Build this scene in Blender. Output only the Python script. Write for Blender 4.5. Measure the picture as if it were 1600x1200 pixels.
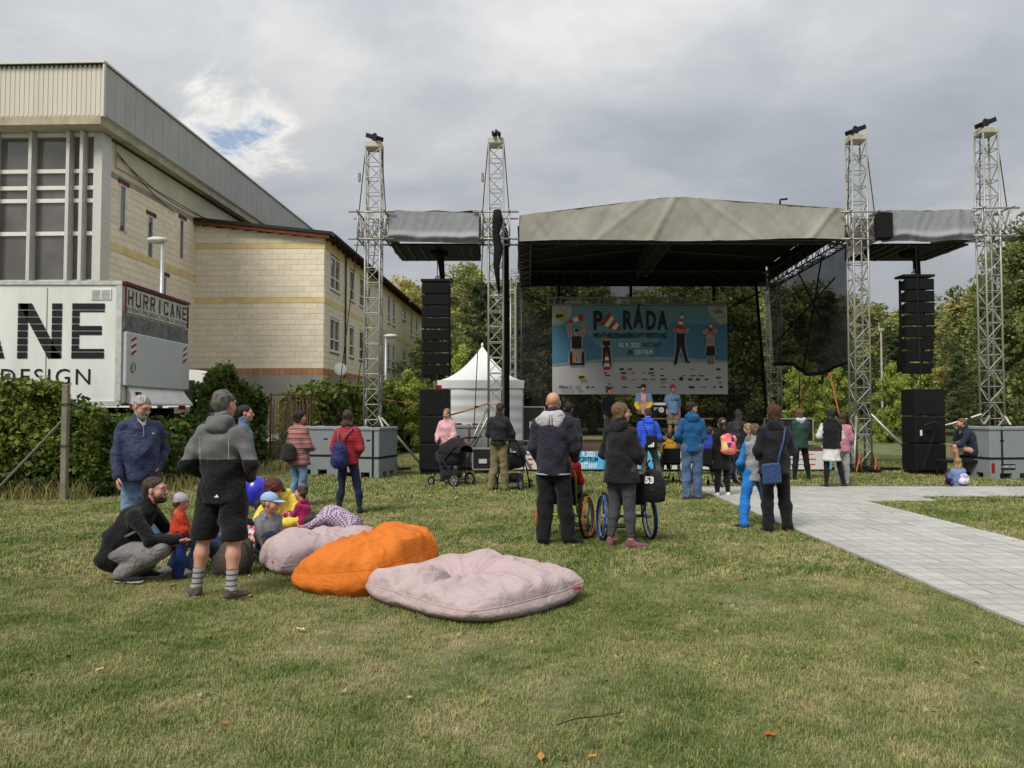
import bpy, math, random
import numpy as np
from mathutils import Vector, Matrix, Euler
random.seed(7); np.random.seed(7)
for o in list(bpy.data.objects): bpy.data.objects.remove(o)
S = bpy.context.scene
COL = S.collection
R = math.radians
PI = math.pi
# ------------------------------------------------------------------ camera
FPX, HORIZON, EYE = 1202.0, 644.0, 1.6
PITCH = math.atan((HORIZON - 600) / FPX)
cam = bpy.data.cameras.new('camera'); camo = bpy.data.objects.new('camera', cam); COL.objects.link(camo)
cam.sensor_fit = 'HORIZONTAL'; cam.sensor_width = 36.0; cam.lens = 36.0 * FPX / 1600.0
cam.clip_start = 0.05; cam.clip_end = 3000
camo.location = (0, 0, EYE); camo.rotation_euler = (PI/2 + PITCH, 0, 0)
S.camera = camo
# ------------------------------------------------------------------ world: broken overcast
SUN_EL, SUN_AZ = R(48), R(215)      # azimuth measured clockwise from +Y (behind the viewer, to the left)
W = bpy.data.worlds.new('World'); S.world = W; W.use_nodes = True
nt = W.node_tree; nt.nodes.clear()
def wn(t, **k):
    n = nt.nodes.new(t)
    for a, b in k.items(): setattr(n, a, b)
    return n
def wl(a, b): nt.links.new(a, b)
def wmath(op, a, b=None, c=None, clamp=False):
    n = wn('ShaderNodeMath', operation=op); n.use_clamp = clamp
    for i, v in enumerate((a, b, c)):
        if v is None: continue
        if isinstance(v, (int, float)): n.inputs[i].default_value = v
        else: wl(v, n.inputs[i])
    return n.outputs[0]
out = wn('ShaderNodeOutputWorld')
sky = wn('ShaderNodeTexSky', sky_type='NISHITA'); sky.sun_disc = False
sky.sun_elevation = SUN_EL; sky.sun_rotation = SUN_AZ; sky.air_density = 1.0; sky.dust_density = 1.5
bg1 = wn('ShaderNodeBackground'); bg1.inputs[1].default_value = 0.09; wl(sky.outputs[0], bg1.inputs[0])
tc = wn('ShaderNodeTexCoord')
sep = wn('ShaderNodeSeparateXYZ'); wl(tc.outputs['Generated'], sep.inputs[0])
zc = wmath('ADD', wmath('MAXIMUM', sep.outputs[2], 0.0), 0.22)
cx = wmath('DIVIDE', sep.outputs[0], zc); cy = wmath('DIVIDE', sep.outputs[1], zc)
cmb = wn('ShaderNodeCombineXYZ'); wl(cx, cmb.inputs[0]); wl(cy, cmb.inputs[1]); cmb.inputs[2].default_value = 3.7
def wnoise(scale, detail, rough, dist=0.0, off=(0,0,0)):
    m = wn('ShaderNodeMapping'); m.inputs[1].default_value = off; wl(cmb.outputs[0], m.inputs[0])
    n = wn('ShaderNodeTexNoise'); n.inputs['Scale'].default_value = scale; n.inputs['Detail'].default_value = detail
    n.inputs['Roughness'].default_value = rough; n.inputs['Distortion'].default_value = dist
    wl(m.outputs[0], n.inputs['Vector']); return n.outputs[0]
n1 = wnoise(1.15, 7, 0.55, 0.35, (1.3, 0.4, 0)); n2 = wnoise(0.45, 3, 0.5, 0.2, (4.1, 2.2, 0)); n3 = wnoise(3.4, 6, 0.6, 0.4)
dens = wmath('ADD', wmath('ADD', wmath('MULTIPLY', n1, 0.56), wmath('MULTIPLY', n2, 0.36)), wmath('MULTIPLY', n3, 0.16))
ramp = wn('ShaderNodeValToRGB'); wl(dens, ramp.inputs[0])
cr = ramp.color_ramp; cr.elements[0].position = 0.40; cr.elements[0].color = (0.36, 0.36, 0.355, 1)
cr.elements[1].position = 0.66; cr.elements[1].color = (0.150, 0.163, 0.182, 1)
e = cr.elements.new(0.475); e.color = (0.275, 0.283, 0.295, 1)
e = cr.elements.new(0.555); e.color = (0.205, 0.222, 0.245, 1)
# the one opening in the cloud deck, up and to the left
gap_dir = Vector(((352-800)/FPX, 1.0, (644-195)/FPX)).normalized()
dp = wn('ShaderNodeVectorMath', operation='DOT_PRODUCT'); nrm = wn('ShaderNodeVectorMath', operation='NORMALIZE')
wl(tc.outputs['Generated'], nrm.inputs[0]); wl(nrm.outputs[0], dp.inputs[0]); dp.inputs[1].default_value = gap_dir
gd = wmath('MULTIPLY', wmath('SUBTRACT', 1.0, dp.outputs['Value']), 330.0)
g = wmath('SUBTRACT', wmath('ADD', 1.0, wmath('MULTIPLY', wmath('SUBTRACT', 0.5, n3), 5.0)), wmath('ADD', gd, wmath('MULTIPLY', n1, 0.5)), clamp=True)
gs = wmath('MULTIPLY', wmath('POWER', g, 1.5), 0.95, clamp=True)
mixg = wn('ShaderNodeMixRGB'); wl(gs, mixg.inputs[0]); wl(ramp.outputs[0], mixg.inputs[1]); mixg.inputs[2].default_value = (0.60, 0.57, 0.51, 1)
# an overcast sky is brighter overhead than at the horizon, and hazy white low down
hz = wmath('POWER', wmath('SUBTRACT', 1.0, wmath('MAXIMUM', sep.outputs[2], 0.0), clamp=True), 6.0)
mixh = wn('ShaderNodeMixRGB'); wl(wmath('MULTIPLY', hz, 0.55), mixh.inputs[0]); wl(mixg.outputs[0], mixh.inputs[1]); mixh.inputs[2].default_value = (0.42, 0.43, 0.43, 1)
zen = wmath('ADD', 0.78, wmath('MULTIPLY', wmath('MAXIMUM', sep.outputs[2], 0.0), 1.45))
bg2 = wn('ShaderNodeBackground'); wl(mixh.outputs[0], bg2.inputs[0]); wl(zen, bg2.inputs[1])
cover = wmath('SUBTRACT', 0.97, wmath('MULTIPLY', wmath('SUBTRACT', wmath('MULTIPLY', g, 1.0), 0.62, clamp=True), 2.2), clamp=True)
mx = wn('ShaderNodeMixShader'); wl(cover, mx.inputs[0]); wl(bg1.outputs[0], mx.inputs[1]); wl(bg2.outputs[0], mx.inputs[2])
wl(mx.outputs[0], out.inputs[0])
# ------------------------------------------------------------------ sun (veiled by cloud)
sl = bpy.data.lights.new('sun', 'SUN'); so = bpy.data.objects.new('sun', sl); COL.objects.link(so)
sl.energy = 2.0; sl.angle = R(24); sl.color = (1.0, 0.95, 0.87)
sdir = Vector((math.sin(SUN_AZ)*math.cos(SUN_EL), math.cos(SUN_AZ)*math.cos(SUN_EL), math.sin(SUN_EL)))
so.rotation_euler = sdir.to_track_quat('Z', 'Y').to_euler(); so.location = sdir * 60
# ------------------------------------------------------------------ exposure
S.view_settings.view_transform = 'Standard'; S.view_settings.look = 'None'
S.view_settings.exposure = 0.70; S.view_settings.gamma = 1.0; S.view_settings.use_curve_mapping = False
S.render.engine = 'CYCLES'
S.cycles.max_bounces = 6; S.cycles.transparent_max_bounces = 10; S.cycles.diffuse_bounces = 3; S.cycles.glossy_bounces = 3
S.render.resolution_x = 1024; S.render.resolution_y = 768

# ================================================================== helpers
def at(px, py, d):
    """world point seen at photo pixel (px, py) standing at distance d along the view axis"""
    u, v = (px-800)/FPX, (py-600)/FPX
    c, s = math.cos(PITCH), math.sin(PITCH)
    y, z = c + v*s, s - v*c
    return Vector((u/y*d, d, EYE + z/y*d))
def lin(c):
    def f(x):
        x /= 255.0
        return x/12.92 if x <= 0.04045 else ((x+0.055)/1.055)**2.4
    return (f(c[0]), f(c[1]), f(c[2]), 1.0)
MATS = {}
def mat(name, c, rough=0.8, metal=0.0, var=0.18, vscale=6.0, bump=0.0, bscale=40.0, spec=0.3, rnd=0.0, c2=None, stretch=None, coords='Object', sheen=0.0):
    """procedural Principled material; c is an sRGB 0-255 colour, blotched towards c2 (or a darker self) by noise"""
    if name in MATS: return MATS[name]
    m = bpy.data.materials.new(name); m.use_nodes = True; t = m.node_tree; N = t.nodes; b = N['Principled BSDF']
    b.inputs['Roughness'].default_value = rough; b.inputs['Metallic'].default_value = metal
    b.inputs['Specular IOR Level'].default_value = spec
    if sheen: b.inputs['Sheen Weight'].default_value = sheen
    col = lin(c); dark = lin(c2) if c2 else tuple(x*(1-2*var) for x in col[:3]) + (1,)
    co = N.new('ShaderNodeTexCoord'); vec = co.outputs[coords]
    if stretch:
        mp = N.new('ShaderNodeMapping'); mp.inputs['Scale'].default_value = stretch; t.links.new(vec, mp.inputs[0]); vec = mp.outputs[0]
    nz = N.new('ShaderNodeTexNoise'); nz.inputs['Scale'].default_value = vscale; nz.inputs['Detail'].default_value = 5; nz.inputs['Roughness'].default_value = 0.6
    t.links.new(vec, nz.inputs['Vector'])
    rp = N.new('ShaderNodeValToRGB'); rp.color_ramp.elements[0].position = 0.3; rp.color_ramp.elements[1].position = 0.68
    rp.color_ramp.elements[0].color = dark; rp.color_ramp.elements[1].color = col
    t.links.new(nz.outputs[0], rp.inputs[0]); last = rp.outputs[0]
    if rnd:
        oi = N.new('ShaderNodeObjectInfo'); hs = N.new('ShaderNodeHueSaturation')
        ma = N.new('ShaderNodeMath'); ma.operation = 'MULTIPLY_ADD'; ma.inputs[1].default_value = 2*rnd; ma.inputs[2].default_value = 1-rnd
        t.links.new(oi.outputs['Random'], ma.inputs[0]); t.links.new(ma.outputs[0], hs.inputs['Value']); t.links.new(last, hs.inputs['Color']); last = hs.outputs[0]
    t.links.new(last, b.inputs['Base Color'])
    if bump:
        n2 = N.new('ShaderNodeTexNoise'); n2.inputs['Scale'].default_value = bscale; n2.inputs['Detail'].default_value = 4
        t.links.new(vec, n2.inputs['Vector']); bp = N.new('ShaderNodeBump'); bp.inputs['Strength'].default_value = bump; bp.inputs['Distance'].default_value = 0.02
        t.links.new(n2.outputs[0], bp.inputs['Height']); t.links.new(bp.outputs[0], b.inputs['Normal'])
    MATS[name] = m
    return m
def cloth(name, c, c2=None, rough=0.85, bump=0.8, bscale=11, var=0.10, sheen=0.1):
    if name in MATS: return MATS[name]
    m = mat(name, c, rough, 0, var, 9.0, bump, bscale, 0.2, 0, c2, None, 'Object', sheen)
    n = [x for x in m.node_tree.nodes if x.type == 'TEX_NOISE'][-1]; n.inputs['Distortion'].default_value = 1.6; n.inputs['Detail'].default_value = 5
    [x for x in m.node_tree.nodes if x.type == 'BUMP'][-1].inputs['Distance'].default_value = 0.032; return m
def stripes(name, cols, period, axis=2, rough=0.85, coords='Object', wobble=0.0):
    """bands of several colours along one object axis"""
    if name in MATS: return MATS[name]
    m = bpy.data.materials.new(name); m.use_nodes = True; t = m.node_tree; N = t.nodes; b = N['Principled BSDF']; b.inputs['Roughness'].default_value = rough
    co = N.new('ShaderNodeTexCoord'); sp = N.new('ShaderNodeSeparateXYZ'); t.links.new(co.outputs[coords], sp.inputs[0])
    src = sp.outputs[axis]
    if wobble:
        nz = N.new('ShaderNodeTexNoise'); nz.inputs['Scale'].default_value = 9; t.links.new(co.outputs[coords], nz.inputs['Vector'])
        ad = N.new('ShaderNodeMath'); ad.operation = 'MULTIPLY_ADD'; ad.inputs[1].default_value = wobble; t.links.new(nz.outputs[0], ad.inputs[0]); t.links.new(src, ad.inputs[2]); src = ad.outputs[0]
    d = N.new('ShaderNodeMath'); d.operation = 'DIVIDE'; d.inputs[1].default_value = period; t.links.new(src, d.inputs[0])
    fr = N.new('ShaderNodeMath'); fr.operation = 'FRACT'; t.links.new(d.outputs[0], fr.inputs[0])
    rp = N.new('ShaderNodeValToRGB'); rp.color_ramp.interpolation = 'CONSTANT'; es = rp.color_ramp.elements
    n = len(cols); es[0].position = 0; es[0].color = lin(cols[0]); es[1].position = 1.0/n; es[1].color = lin(cols[1])
    for i in range(2, n): e = es.new(i/n); e.color = lin(cols[i])
    t.links.new(fr.outputs[0], rp.inputs[0]); t.links.new(rp.outputs[0], b.inputs['Base Color'])
    MATS[name] = m; return m
def blotch(name, cols, scale=8.0, rough=0.85, sharp=True):
    """patches of several colours (printed cloth)"""
    if name in MATS: return MATS[name]
    m = bpy.data.materials.new(name); m.use_nodes = True; t = m.node_tree; N = t.nodes; b = N['Principled BSDF']; b.inputs['Roughness'].default_value = rough
    co = N.new('ShaderNodeTexCoord'); v = N.new('ShaderNodeTexVoronoi'); v.inputs['Scale'].default_value = scale; t.links.new(co.outputs['Object'], v.inputs['Vector'])
    sp = N.new('ShaderNodeSeparateColor'); t.links.new(v.outputs['Color'], sp.inputs[0])
    rp = N.new('ShaderNodeValToRGB'); rp.color_ramp.interpolation = 'CONSTANT' if sharp else 'LINEAR'; es = rp.color_ramp.elements; n = len(cols)
    es[0].position = 0; es[0].color = lin(cols[0]); es[1].position = 1.0/n; es[1].color = lin(cols[1])
    for i in range(2, n): e = es.new(i/n); e.color = lin(cols[i])
    t.links.new(sp.outputs[0], rp.inputs[0]); t.links.new(rp.outputs[0], b.inputs['Base Color'])
    MATS[name] = m; return m
def glass(name, c=(40,44,46), rough=0.04, metal=0.0):
    m = mat(name, c, rough, metal, 0.2, 0.8, 0.02, 1.5, 0.9); return m
def netting(name, c=(12,12,12), see=0.4):
    if name in MATS: return MATS[name]
    m = bpy.data.materials.new(name); m.use_nodes = True; t = m.node_tree; N = t.nodes; b = N['Principled BSDF']
    b.inputs['Base Color'].default_value = lin(c); b.inputs['Roughness'].default_value = 0.9
    tr = N.new('ShaderNodeBsdfTransparent'); mx = N.new('ShaderNodeMixShader')
    co = N.new('ShaderNodeTexCoord'); nz = N.new('ShaderNodeTexNoise'); nz.inputs['Scale'].default_value = 1.3; nz.inputs['Detail'].default_value = 3
    t.links.new(co.outputs['Object'], nz.inputs['Vector']); mr = N.new('ShaderNodeMapRange'); mr.inputs[3].default_value = 1-see-0.07; mr.inputs[4].default_value = 1-see+0.07
    t.links.new(nz.outputs[0], mr.inputs[0]); t.links.new(mr.outputs[0], mx.inputs[0]); t.links.new(tr.outputs[0], mx.inputs[1]); t.links.new(b.outputs[0], mx.inputs[2])
    t.links.new(mx.outputs[0], N['Material Output'].inputs[0]); MATS[name] = m; return m

# ---- object bookkeeping
def tag(o, label=None, cat=None, group=None, kind=None):
    if label: o['label'] = label
    if cat: o['category'] = cat
    if group: o['group'] = group
    if kind: o['kind'] = kind
    return o
def thing(name, label, cat, loc=(0,0,0), rotz=0.0, group=None):
    o = bpy.data.objects.new(name, None); COL.objects.link(o); o.empty_display_size = 0.2
    o.location = loc; o.rotation_euler = (0, 0, rotz); return tag(o, label, cat, group)
def link(name, me, parent=None, loc=None, rot=None):
    o = bpy.data.objects.new(name, me); COL.objects.link(o)
    if parent is not None: o.parent = parent
    if loc is not None: o.location = loc
    if rot is not None: o.rotation_euler = rot
    return o
def copy_tree(o, parent=None):
    c = o.copy(); COL.objects.link(c); c.parent = parent
    for ch in list(o.children): copy_tree(ch, c)
    return c
def np_mesh(name, V, Q, mats, smooth=True, midx=None):
    """mesh from numpy arrays: V (n,3), Q (m,3) or (m,4)"""
    me = bpy.data.meshes.new(name); V = np.ascontiguousarray(V, dtype=np.float32); Q = np.ascontiguousarray(Q, dtype=np.int32)
    k = Q.shape[1]
    me.vertices.add(len(V)); me.vertices.foreach_set('co', V.ravel())
    me.loops.add(Q.size); me.loops.foreach_set('vertex_index', Q.ravel())
    me.polygons.add(len(Q)); me.polygons.foreach_set('loop_start', np.arange(0, Q.size, k, dtype=np.int32))
    try: me.polygons.foreach_set('loop_total', np.full(len(Q), k, dtype=np.int32))
    except Exception: pass
    me.polygons.foreach_set('use_smooth', np.full(len(Q), smooth, dtype=bool))
    for m in (mats if isinstance(mats, (list, tuple)) else [mats]): me.materials.append(m)
    if midx is not None: me.polygons.foreach_set('material_index', np.asarray(midx, dtype=np.int32))
    me.update(calc_edges=True); return me
def frame_of(d):
    d = Vector(d).normalized(); a = Vector((0,0,1)) if abs(d.z) < 0.9 else Vector((1,0,0))
    s = d.cross(a).normalized(); return d, s, s.cross(d).normalized()
class MB:
    """collects shapes into one mesh"""
    def __init__(s): s.v = []; s.f = []; s.mi = []; s.cur = 0
    def add(s, vs, fs):
        n = len(s.v); s.v += [tuple(v) for v in vs]; s.f += [tuple(i+n for i in f) for f in fs]; s.mi += [s.cur]*len(fs); return s
    def box(s, c, size, rot=None, taper=1.0):
        x, y, z = size[0]/2, size[1]/2, size[2]/2
        P = [Vector((sx*x*(taper if sz > 0 else 1), sy*y*(taper if sz > 0 else 1), sz*z)) for sz in (-1,1) for sx, sy in ((-1,-1),(1,-1),(1,1),(-1,1))]
        if rot is not None:
            M = rot if isinstance(rot, Matrix) else Euler(rot).to_matrix()
            P = [M @ p for p in P]
        c = Vector(c); P = [p+c for p in P]
        return s.add(P, [(3,2,1,0),(4,5,6,7),(0,1,5,4),(1,2,6,5),(2,3,7,6),(3,0,4,7)])
    def box2(s, a, b): return s.box([(a[i]+b[i])/2 for i in range(3)], [abs(b[i]-a[i]) for i in range(3)])
    def bevbox(s, c, size, bv=0.02, rot=None):
        """box with chamfered edges: three crossed slabs hulled by rings"""
        x, y, z = [q/2 for q in size]; b = min(bv, x*.9, y*.9, z*.9)
        rings = []
        for zz, ins in ((-z, b), (-z+b, 0), (z-b, 0), (z, b)):
            xx, yy = x-ins, y-ins; c2 = b*0.8
            rings.append([(-xx+c2,-yy,zz),(xx-c2,-yy,zz),(xx,-yy+c2,zz),(xx,yy-c2,zz),(xx-c2,yy,zz),(-xx+c2,yy,zz),(-xx,yy-c2,zz),(-xx,-yy+c2,zz)])
        P = [Vector(p) for r in rings for p in r]
        if rot is not None:
            M = rot if isinstance(rot, Matrix) else Euler(rot).to_matrix(); P = [M @ p for p in P]
        c = Vector(c); P = [p+c for p in P]; F = [tuple(range(7,-1,-1)), tuple(range(24,32))]
        for k in range(3):
            for i in range(8): j = (i+1) % 8; F.append((k*8+i, k*8+j, k*8+8+j, k*8+8+i))
        return s.add(P, F)
    def tube(s, pts, r, n=6, caps=True):
        pts = [Vector(p) for p in pts]; m = len(pts)
        rs = r if isinstance(r, (list, tuple)) else [r]*m
        P = []; ps = None
        for i, p in enumerate(pts):
            d = (pts[min(i+1, m-1)] - pts[max(i-1, 0)])
            if d.length < 1e-9: d = Vector((0,0,1))
            d, sd, up = frame_of(d)
            if ps is not None:
                sd2 = (ps - d*ps.dot(d))
                if sd2.length > 1e-5: sd = sd2.normalized(); up = sd.cross(d).normalized()
            ps = sd
            for k in range(n):
                a = 2*PI*k/n; P.append(p + (sd*math.cos(a) + up*math.sin(a))*rs[i])
        F = []
        for i in range(m-1):
            for k in range(n): j = (k+1) % n; F.append((i*n+k, i*n+j, (i+1)*n+j, (i+1)*n+k))
        if caps: F.append(tuple(range(n-1,-1,-1))); F.append(tuple(range((m-1)*n, m*n)))
        return s.add(P, F)
    def torus(s, c, axis, RR, r, n=24, m=8, a0=0.0, a1=2*PI):
        d, sd, up = frame_of(axis); c = Vector(c); full = abs(a1-a0-2*PI) < 1e-6
        cnt = n if full else n+1
        P = []
        for i in range(cnt):
            a = a0 + (a1-a0)*i/n; rad = sd*math.cos(a) + up*math.sin(a)
            for k in range(m): b = 2*PI*k/m; P.append(c + rad*(RR + r*math.cos(b)) + d*(r*math.sin(b)))
        F = []
        for i in range(n):
            i2 = (i+1) % cnt
            for k in range(m): j = (k+1) % m; F.append((i*m+k, i*m+j, i2*m+j, i2*m+k))
        return s.add(P, F)
    def cyl(s, c, axis, r, h, n=16):
        d = Vector(axis).normalized(); c = Vector(c); return s.tube([c-d*h/2, c+d*h/2], r, n)
    def ell(s, c, rad, n=14, m=9, rot=None):
        P = []; c = Vector(c); M = rot if isinstance(rot, Matrix) else (Euler(rot).to_matrix() if rot is not None else None)
        for i in range(m+1):
            th = PI*i/m
            for k in range(n):
                a = 2*PI*k/n; p = Vector((rad[0]*math.sin(th)*math.cos(a), rad[1]*math.sin(th)*math.sin(a), rad[2]*math.cos(th)))
                P.append(c + (M @ p if M else p))
        F = []
        for i in range(m):
            for k in range(n): j = (k+1) % n; F.append((i*n+k, (i+1)*n+k, (i+1)*n+j, i*n+j))
        return s.add(P, F)
    def prism(s, poly, o, u, v, depth):
        """polygon (list of 2-D points) in plane o + a*u + b*v, extruded by depth along u x v"""
        o, u, v = Vector(o), Vector(u), Vector(v); n = u.cross(v).normalized()*depth
        A = [o + u*a + v*b for a, b in poly]; k = len(A)
        F = [tuple(range(k-1,-1,-1)), tuple(range(k, 2*k))] + [(i, (i+1)%k, k+(i+1)%k, k+i) for i in range(k)]
        return s.add(A + [a+n for a in A], F)
    def quad(s, a, b, c, d): return s.add([a,b,c,d], [(0,1,2,3)])
    def grid(s, fn, nu, nv):
        P = [fn(i/nu, j/nv) for j in range(nv+1) for i in range(nu+1)]
        F = [(j*(nu+1)+i, j*(nu+1)+i+1, (j+1)*(nu+1)+i+1, (j+1)*(nu+1)+i) for j in range(nv) for i in range(nu)]
        return s.add(P, F)
    def mesh(s, name, mats, smooth=False):
        me = bpy.data.meshes.new(name); me.from_pydata(s.v, [], s.f)
        for m in (mats if isinstance(mats, (list, tuple)) else [mats]): me.materials.append(m)
        if any(s.mi): me.polygons.foreach_set('material_index', s.mi)
        if smooth: me.polygons.foreach_set('use_smooth', [True]*len(s.f))
        me.update(); return me
    def build(s, name, mats, parent=None, smooth=False, world=False, loc=None):
        if world and parent is not None:
            p = parent
            while p.type != 'EMPTY': p = p.parent
            L = p.location; s.v = [(v[0]-L.x, v[1]-L.y, v[2]-L.z) for v in s.v]
        return link(name, s.mesh(name, mats, smooth), parent, loc)
def text_mesh(name, body, size, m, parent, loc, rot, sx=1.0, align='CENTER', bold=0.0, spacing=1.0):
    c = bpy.data.curves.new(name, 'FONT'); c.body = body; c.size = size; c.align_x = align; c.align_y = 'CENTER'; c.offset = bold; c.space_character = spacing
    c.resolution_u = 3
    o = bpy.data.objects.new(name, c); COL.objects.link(o)
    dg = bpy.context.evaluated_depsgraph_get(); me = bpy.data.meshes.new_from_object(o.evaluated_get(dg))
    bpy.data.objects.remove(o); bpy.data.curves.remove(c)
    me.name = name; me.materials.clear(); me.materials.append(m)
    r = link(name, me, parent, loc, rot); r.scale = (sx, 1, 1); return r
def rope(a, b, sag=0.0, n=8):
    a, b = Vector(a), Vector(b); return [a.lerp(b, i/n) - Vector((0,0,sag*4*(i/n)*(1-i/n))) for i in range(n+1)]
# ================================================================== GROUND
def grass_color(t):
    """patchy lawn colour from world position, shared by the soil sheet and the blades"""
    N = t.nodes; L = t.links
    geo = N.new('ShaderNodeNewGeometry')
    def noise(sc, det, off):
        mp = N.new('ShaderNodeMapping'); mp.inputs[1].default_value = off; mp.inputs['Scale'].default_value = (1, 1, 0); L.new(geo.outputs['Position'], mp.inputs[0])
        n = N.new('ShaderNodeTexNoise'); n.inputs['Scale'].default_value = sc; n.inputs['Detail'].default_value = det; n.inputs['Roughness'].default_value = 0.62
        L.new(mp.outputs[0], n.inputs['Vector']); return n.outputs[0]
    a, b, c = noise(0.42, 5, (3, 8, 0)), noise(1.7, 5, (0, 0, 0)), noise(14, 3, (5, 1, 0))
    m1 = N.new('ShaderNodeMath'); m1.operation = 'MULTIPLY_ADD'; m1.inputs[1].default_value = 0.62; L.new(b, m1.inputs[0])
    m0 = N.new('ShaderNodeMath'); m0.operation = 'MULTIPLY'; m0.inputs[1].default_value = 0.5; L.new(a, m0.inputs[0]); L.new(m0.outputs[0], m1.inputs[2])
    m2 = N.new('ShaderNodeMath'); m2.operation = 'MULTIPLY_ADD'; m2.inputs[1].default_value = 0.3; L.new(c, m2.inputs[0]); L.new(m1.outputs[0], m2.inputs[2])
    rp = N.new('ShaderNodeValToRGB'); L.new(m2.outputs[0], rp.inputs[0]); es = rp.color_ramp.elements
    es[0].position = 0.52; es[0].color = GRASS[0]; es[1].position = 0.87; es[1].color = GRASS[3]
    e = es.new(0.63); e.color = GRASS[1]; e = es.new(0.745); e.color = GRASS[2]
    return rp.outputs[0]
GRASS = [lin((82,104,46)), lin((106,121,62)), lin((138,141,88)), lin((172,160,118))]
gm = bpy.data.materials.new('lawn_soil'); gm.use_nodes = True
_b = gm.node_tree.nodes['Principled BSDF']; _b.inputs['Roughness'].default_value = 0.95; _b.inputs['Specular IOR Level'].default_value = 0.1
_c = grass_color(gm.node_tree); _h = gm.node_tree.nodes.new('ShaderNodeHueSaturation'); _h.inputs['Value'].default_value = 0.72; _h.inputs['Saturation'].default_value = 0.85
gm.node_tree.links.new(_c, _h.inputs['Color']); gm.node_tree.links.new(_h.outputs[0], _b.inputs['Base Color'])
_n = gm.node_tree.nodes.new('ShaderNodeTexNoise'); _n.inputs['Scale'].default_value = 45; _n.inputs['Detail'].default_value = 5
_g = gm.node_tree.nodes.new('ShaderNodeNewGeometry'); gm.node_tree.links.new(_g.outputs['Position'], _n.inputs['Vector'])
_bp = gm.node_tree.nodes.new('ShaderNodeBump'); _bp.inputs['Strength'].default_value = 0.9; _bp.inputs['Distance'].default_value = 0.05
gm.node_tree.links.new(_n.outputs[0], _bp.inputs['Height']); gm.node_tree.links.new(_bp.outputs[0], _b.inputs['Normal'])
m = MB(); m.quad((-900,-300,0),(900,-300,0),(900,1500,0),(-900,1500,0))
tag(m.build('ground', gm), kind='structure')

PATH = [(3.8, 4.2, 6.25, 14.5), (3.8, 14.5, 18.0, 16.3), (6.25, 13.75, 7.55, 14.5)]   # x0, y0, x1, y1 of the tiled walkway
def on_path(x, y, pad=0.0):
    r = np.zeros(np.shape(x), bool)
    for a, b, c, d in PATH: r |= (x > a-pad) & (x < c+pad) & (y > b-pad) & (y < d+pad)
    return r
bm_ = bpy.data.materials.new('grass_blade'); bm_.use_nodes = True; t = bm_.node_tree
_b = t.nodes['Principled BSDF']; _b.inputs['Roughness'].default_value = 0.75; _b.inputs['Specular IOR Level'].default_value = 0.15
_c = grass_color(t); _h = t.nodes.new('ShaderNodeHueSaturation'); _o = t.nodes.new('ShaderNodeObjectInfo')
_m = t.nodes.new('ShaderNodeMapRange'); _m.inputs[3].default_value = 0.72; _m.inputs[4].default_value = 1.32
t.links.new(_o.outputs['Random'], _m.inputs[0]); t.links.new(_m.outputs[0], _h.inputs['Value']); t.links.new(_c, _h.inputs['Color'])
_mx = t.nodes.new('ShaderNodeMixRGB'); _mx.inputs[2].default_value = lin((172,156,112)); _gt = t.nodes.new('ShaderNodeMath'); _gt.operation = 'GREATER_THAN'; _gt.inputs[1].default_value = 0.86
_fr = t.nodes.new('ShaderNodeMath'); _fr.operation = 'FRACT'; _ml = t.nodes.new('ShaderNodeMath'); _ml.operation = 'MULTIPLY'; _ml.inputs[1].default_value = 37.0; t.links.new(_o.outputs['Random'], _ml.inputs[0]); t.links.new(_ml.outputs[0], _fr.inputs[0])
t.links.new(_fr.outputs[0], _gt.inputs[0]); _sc = t.nodes.new('ShaderNodeMath'); _sc.operation = 'MULTIPLY'; _sc.inputs[1].default_value = 0.6; t.links.new(_gt.outputs[0], _sc.inputs[0]); t.links.new(_sc.outputs[0], _mx.inputs[0]); t.links.new(_h.outputs[0], _mx.inputs[1])
t.links.new(_mx.outputs[0], _b.inputs['Base Color'])
def clump(name, nb, rad, h0, h1, w, seed):
    rg = np.random.RandomState(seed); V = []; F = []
    for i in range(nb):
        a, r = rg.rand()*6.283, rad*math.sqrt(rg.rand()); x, y = r*math.cos(a), r*math.sin(a)
        h = h0 + (h1-h0)*rg.rand(); b = rg.rand()*6.283; lean = h*(0.25+0.9*rg.rand()); c = b + 1.57
        wx, wy = w*math.cos(c)/2, w*math.sin(c)/2; lx, ly = lean*math.cos(b), lean*math.sin(b); n = len(V)
        V += [(x-wx,y-wy,-.004),(x+wx,y+wy,-.004),(x+wx*.8+lx*.35,y+wy*.8+ly*.35,h*.6),(x-wx*.8+lx*.35,y-wy*.8+ly*.35,h*.6),(x+lx,y+ly,h*(.85+.15*rg.rand()))]
        F += [(n,n+1,n+2,n+3),(n+3,n+2,n+4)]
    me = bpy.data.meshes.new(name); me.from_pydata(V, [], F); me.materials.append(bm_); return me
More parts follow.
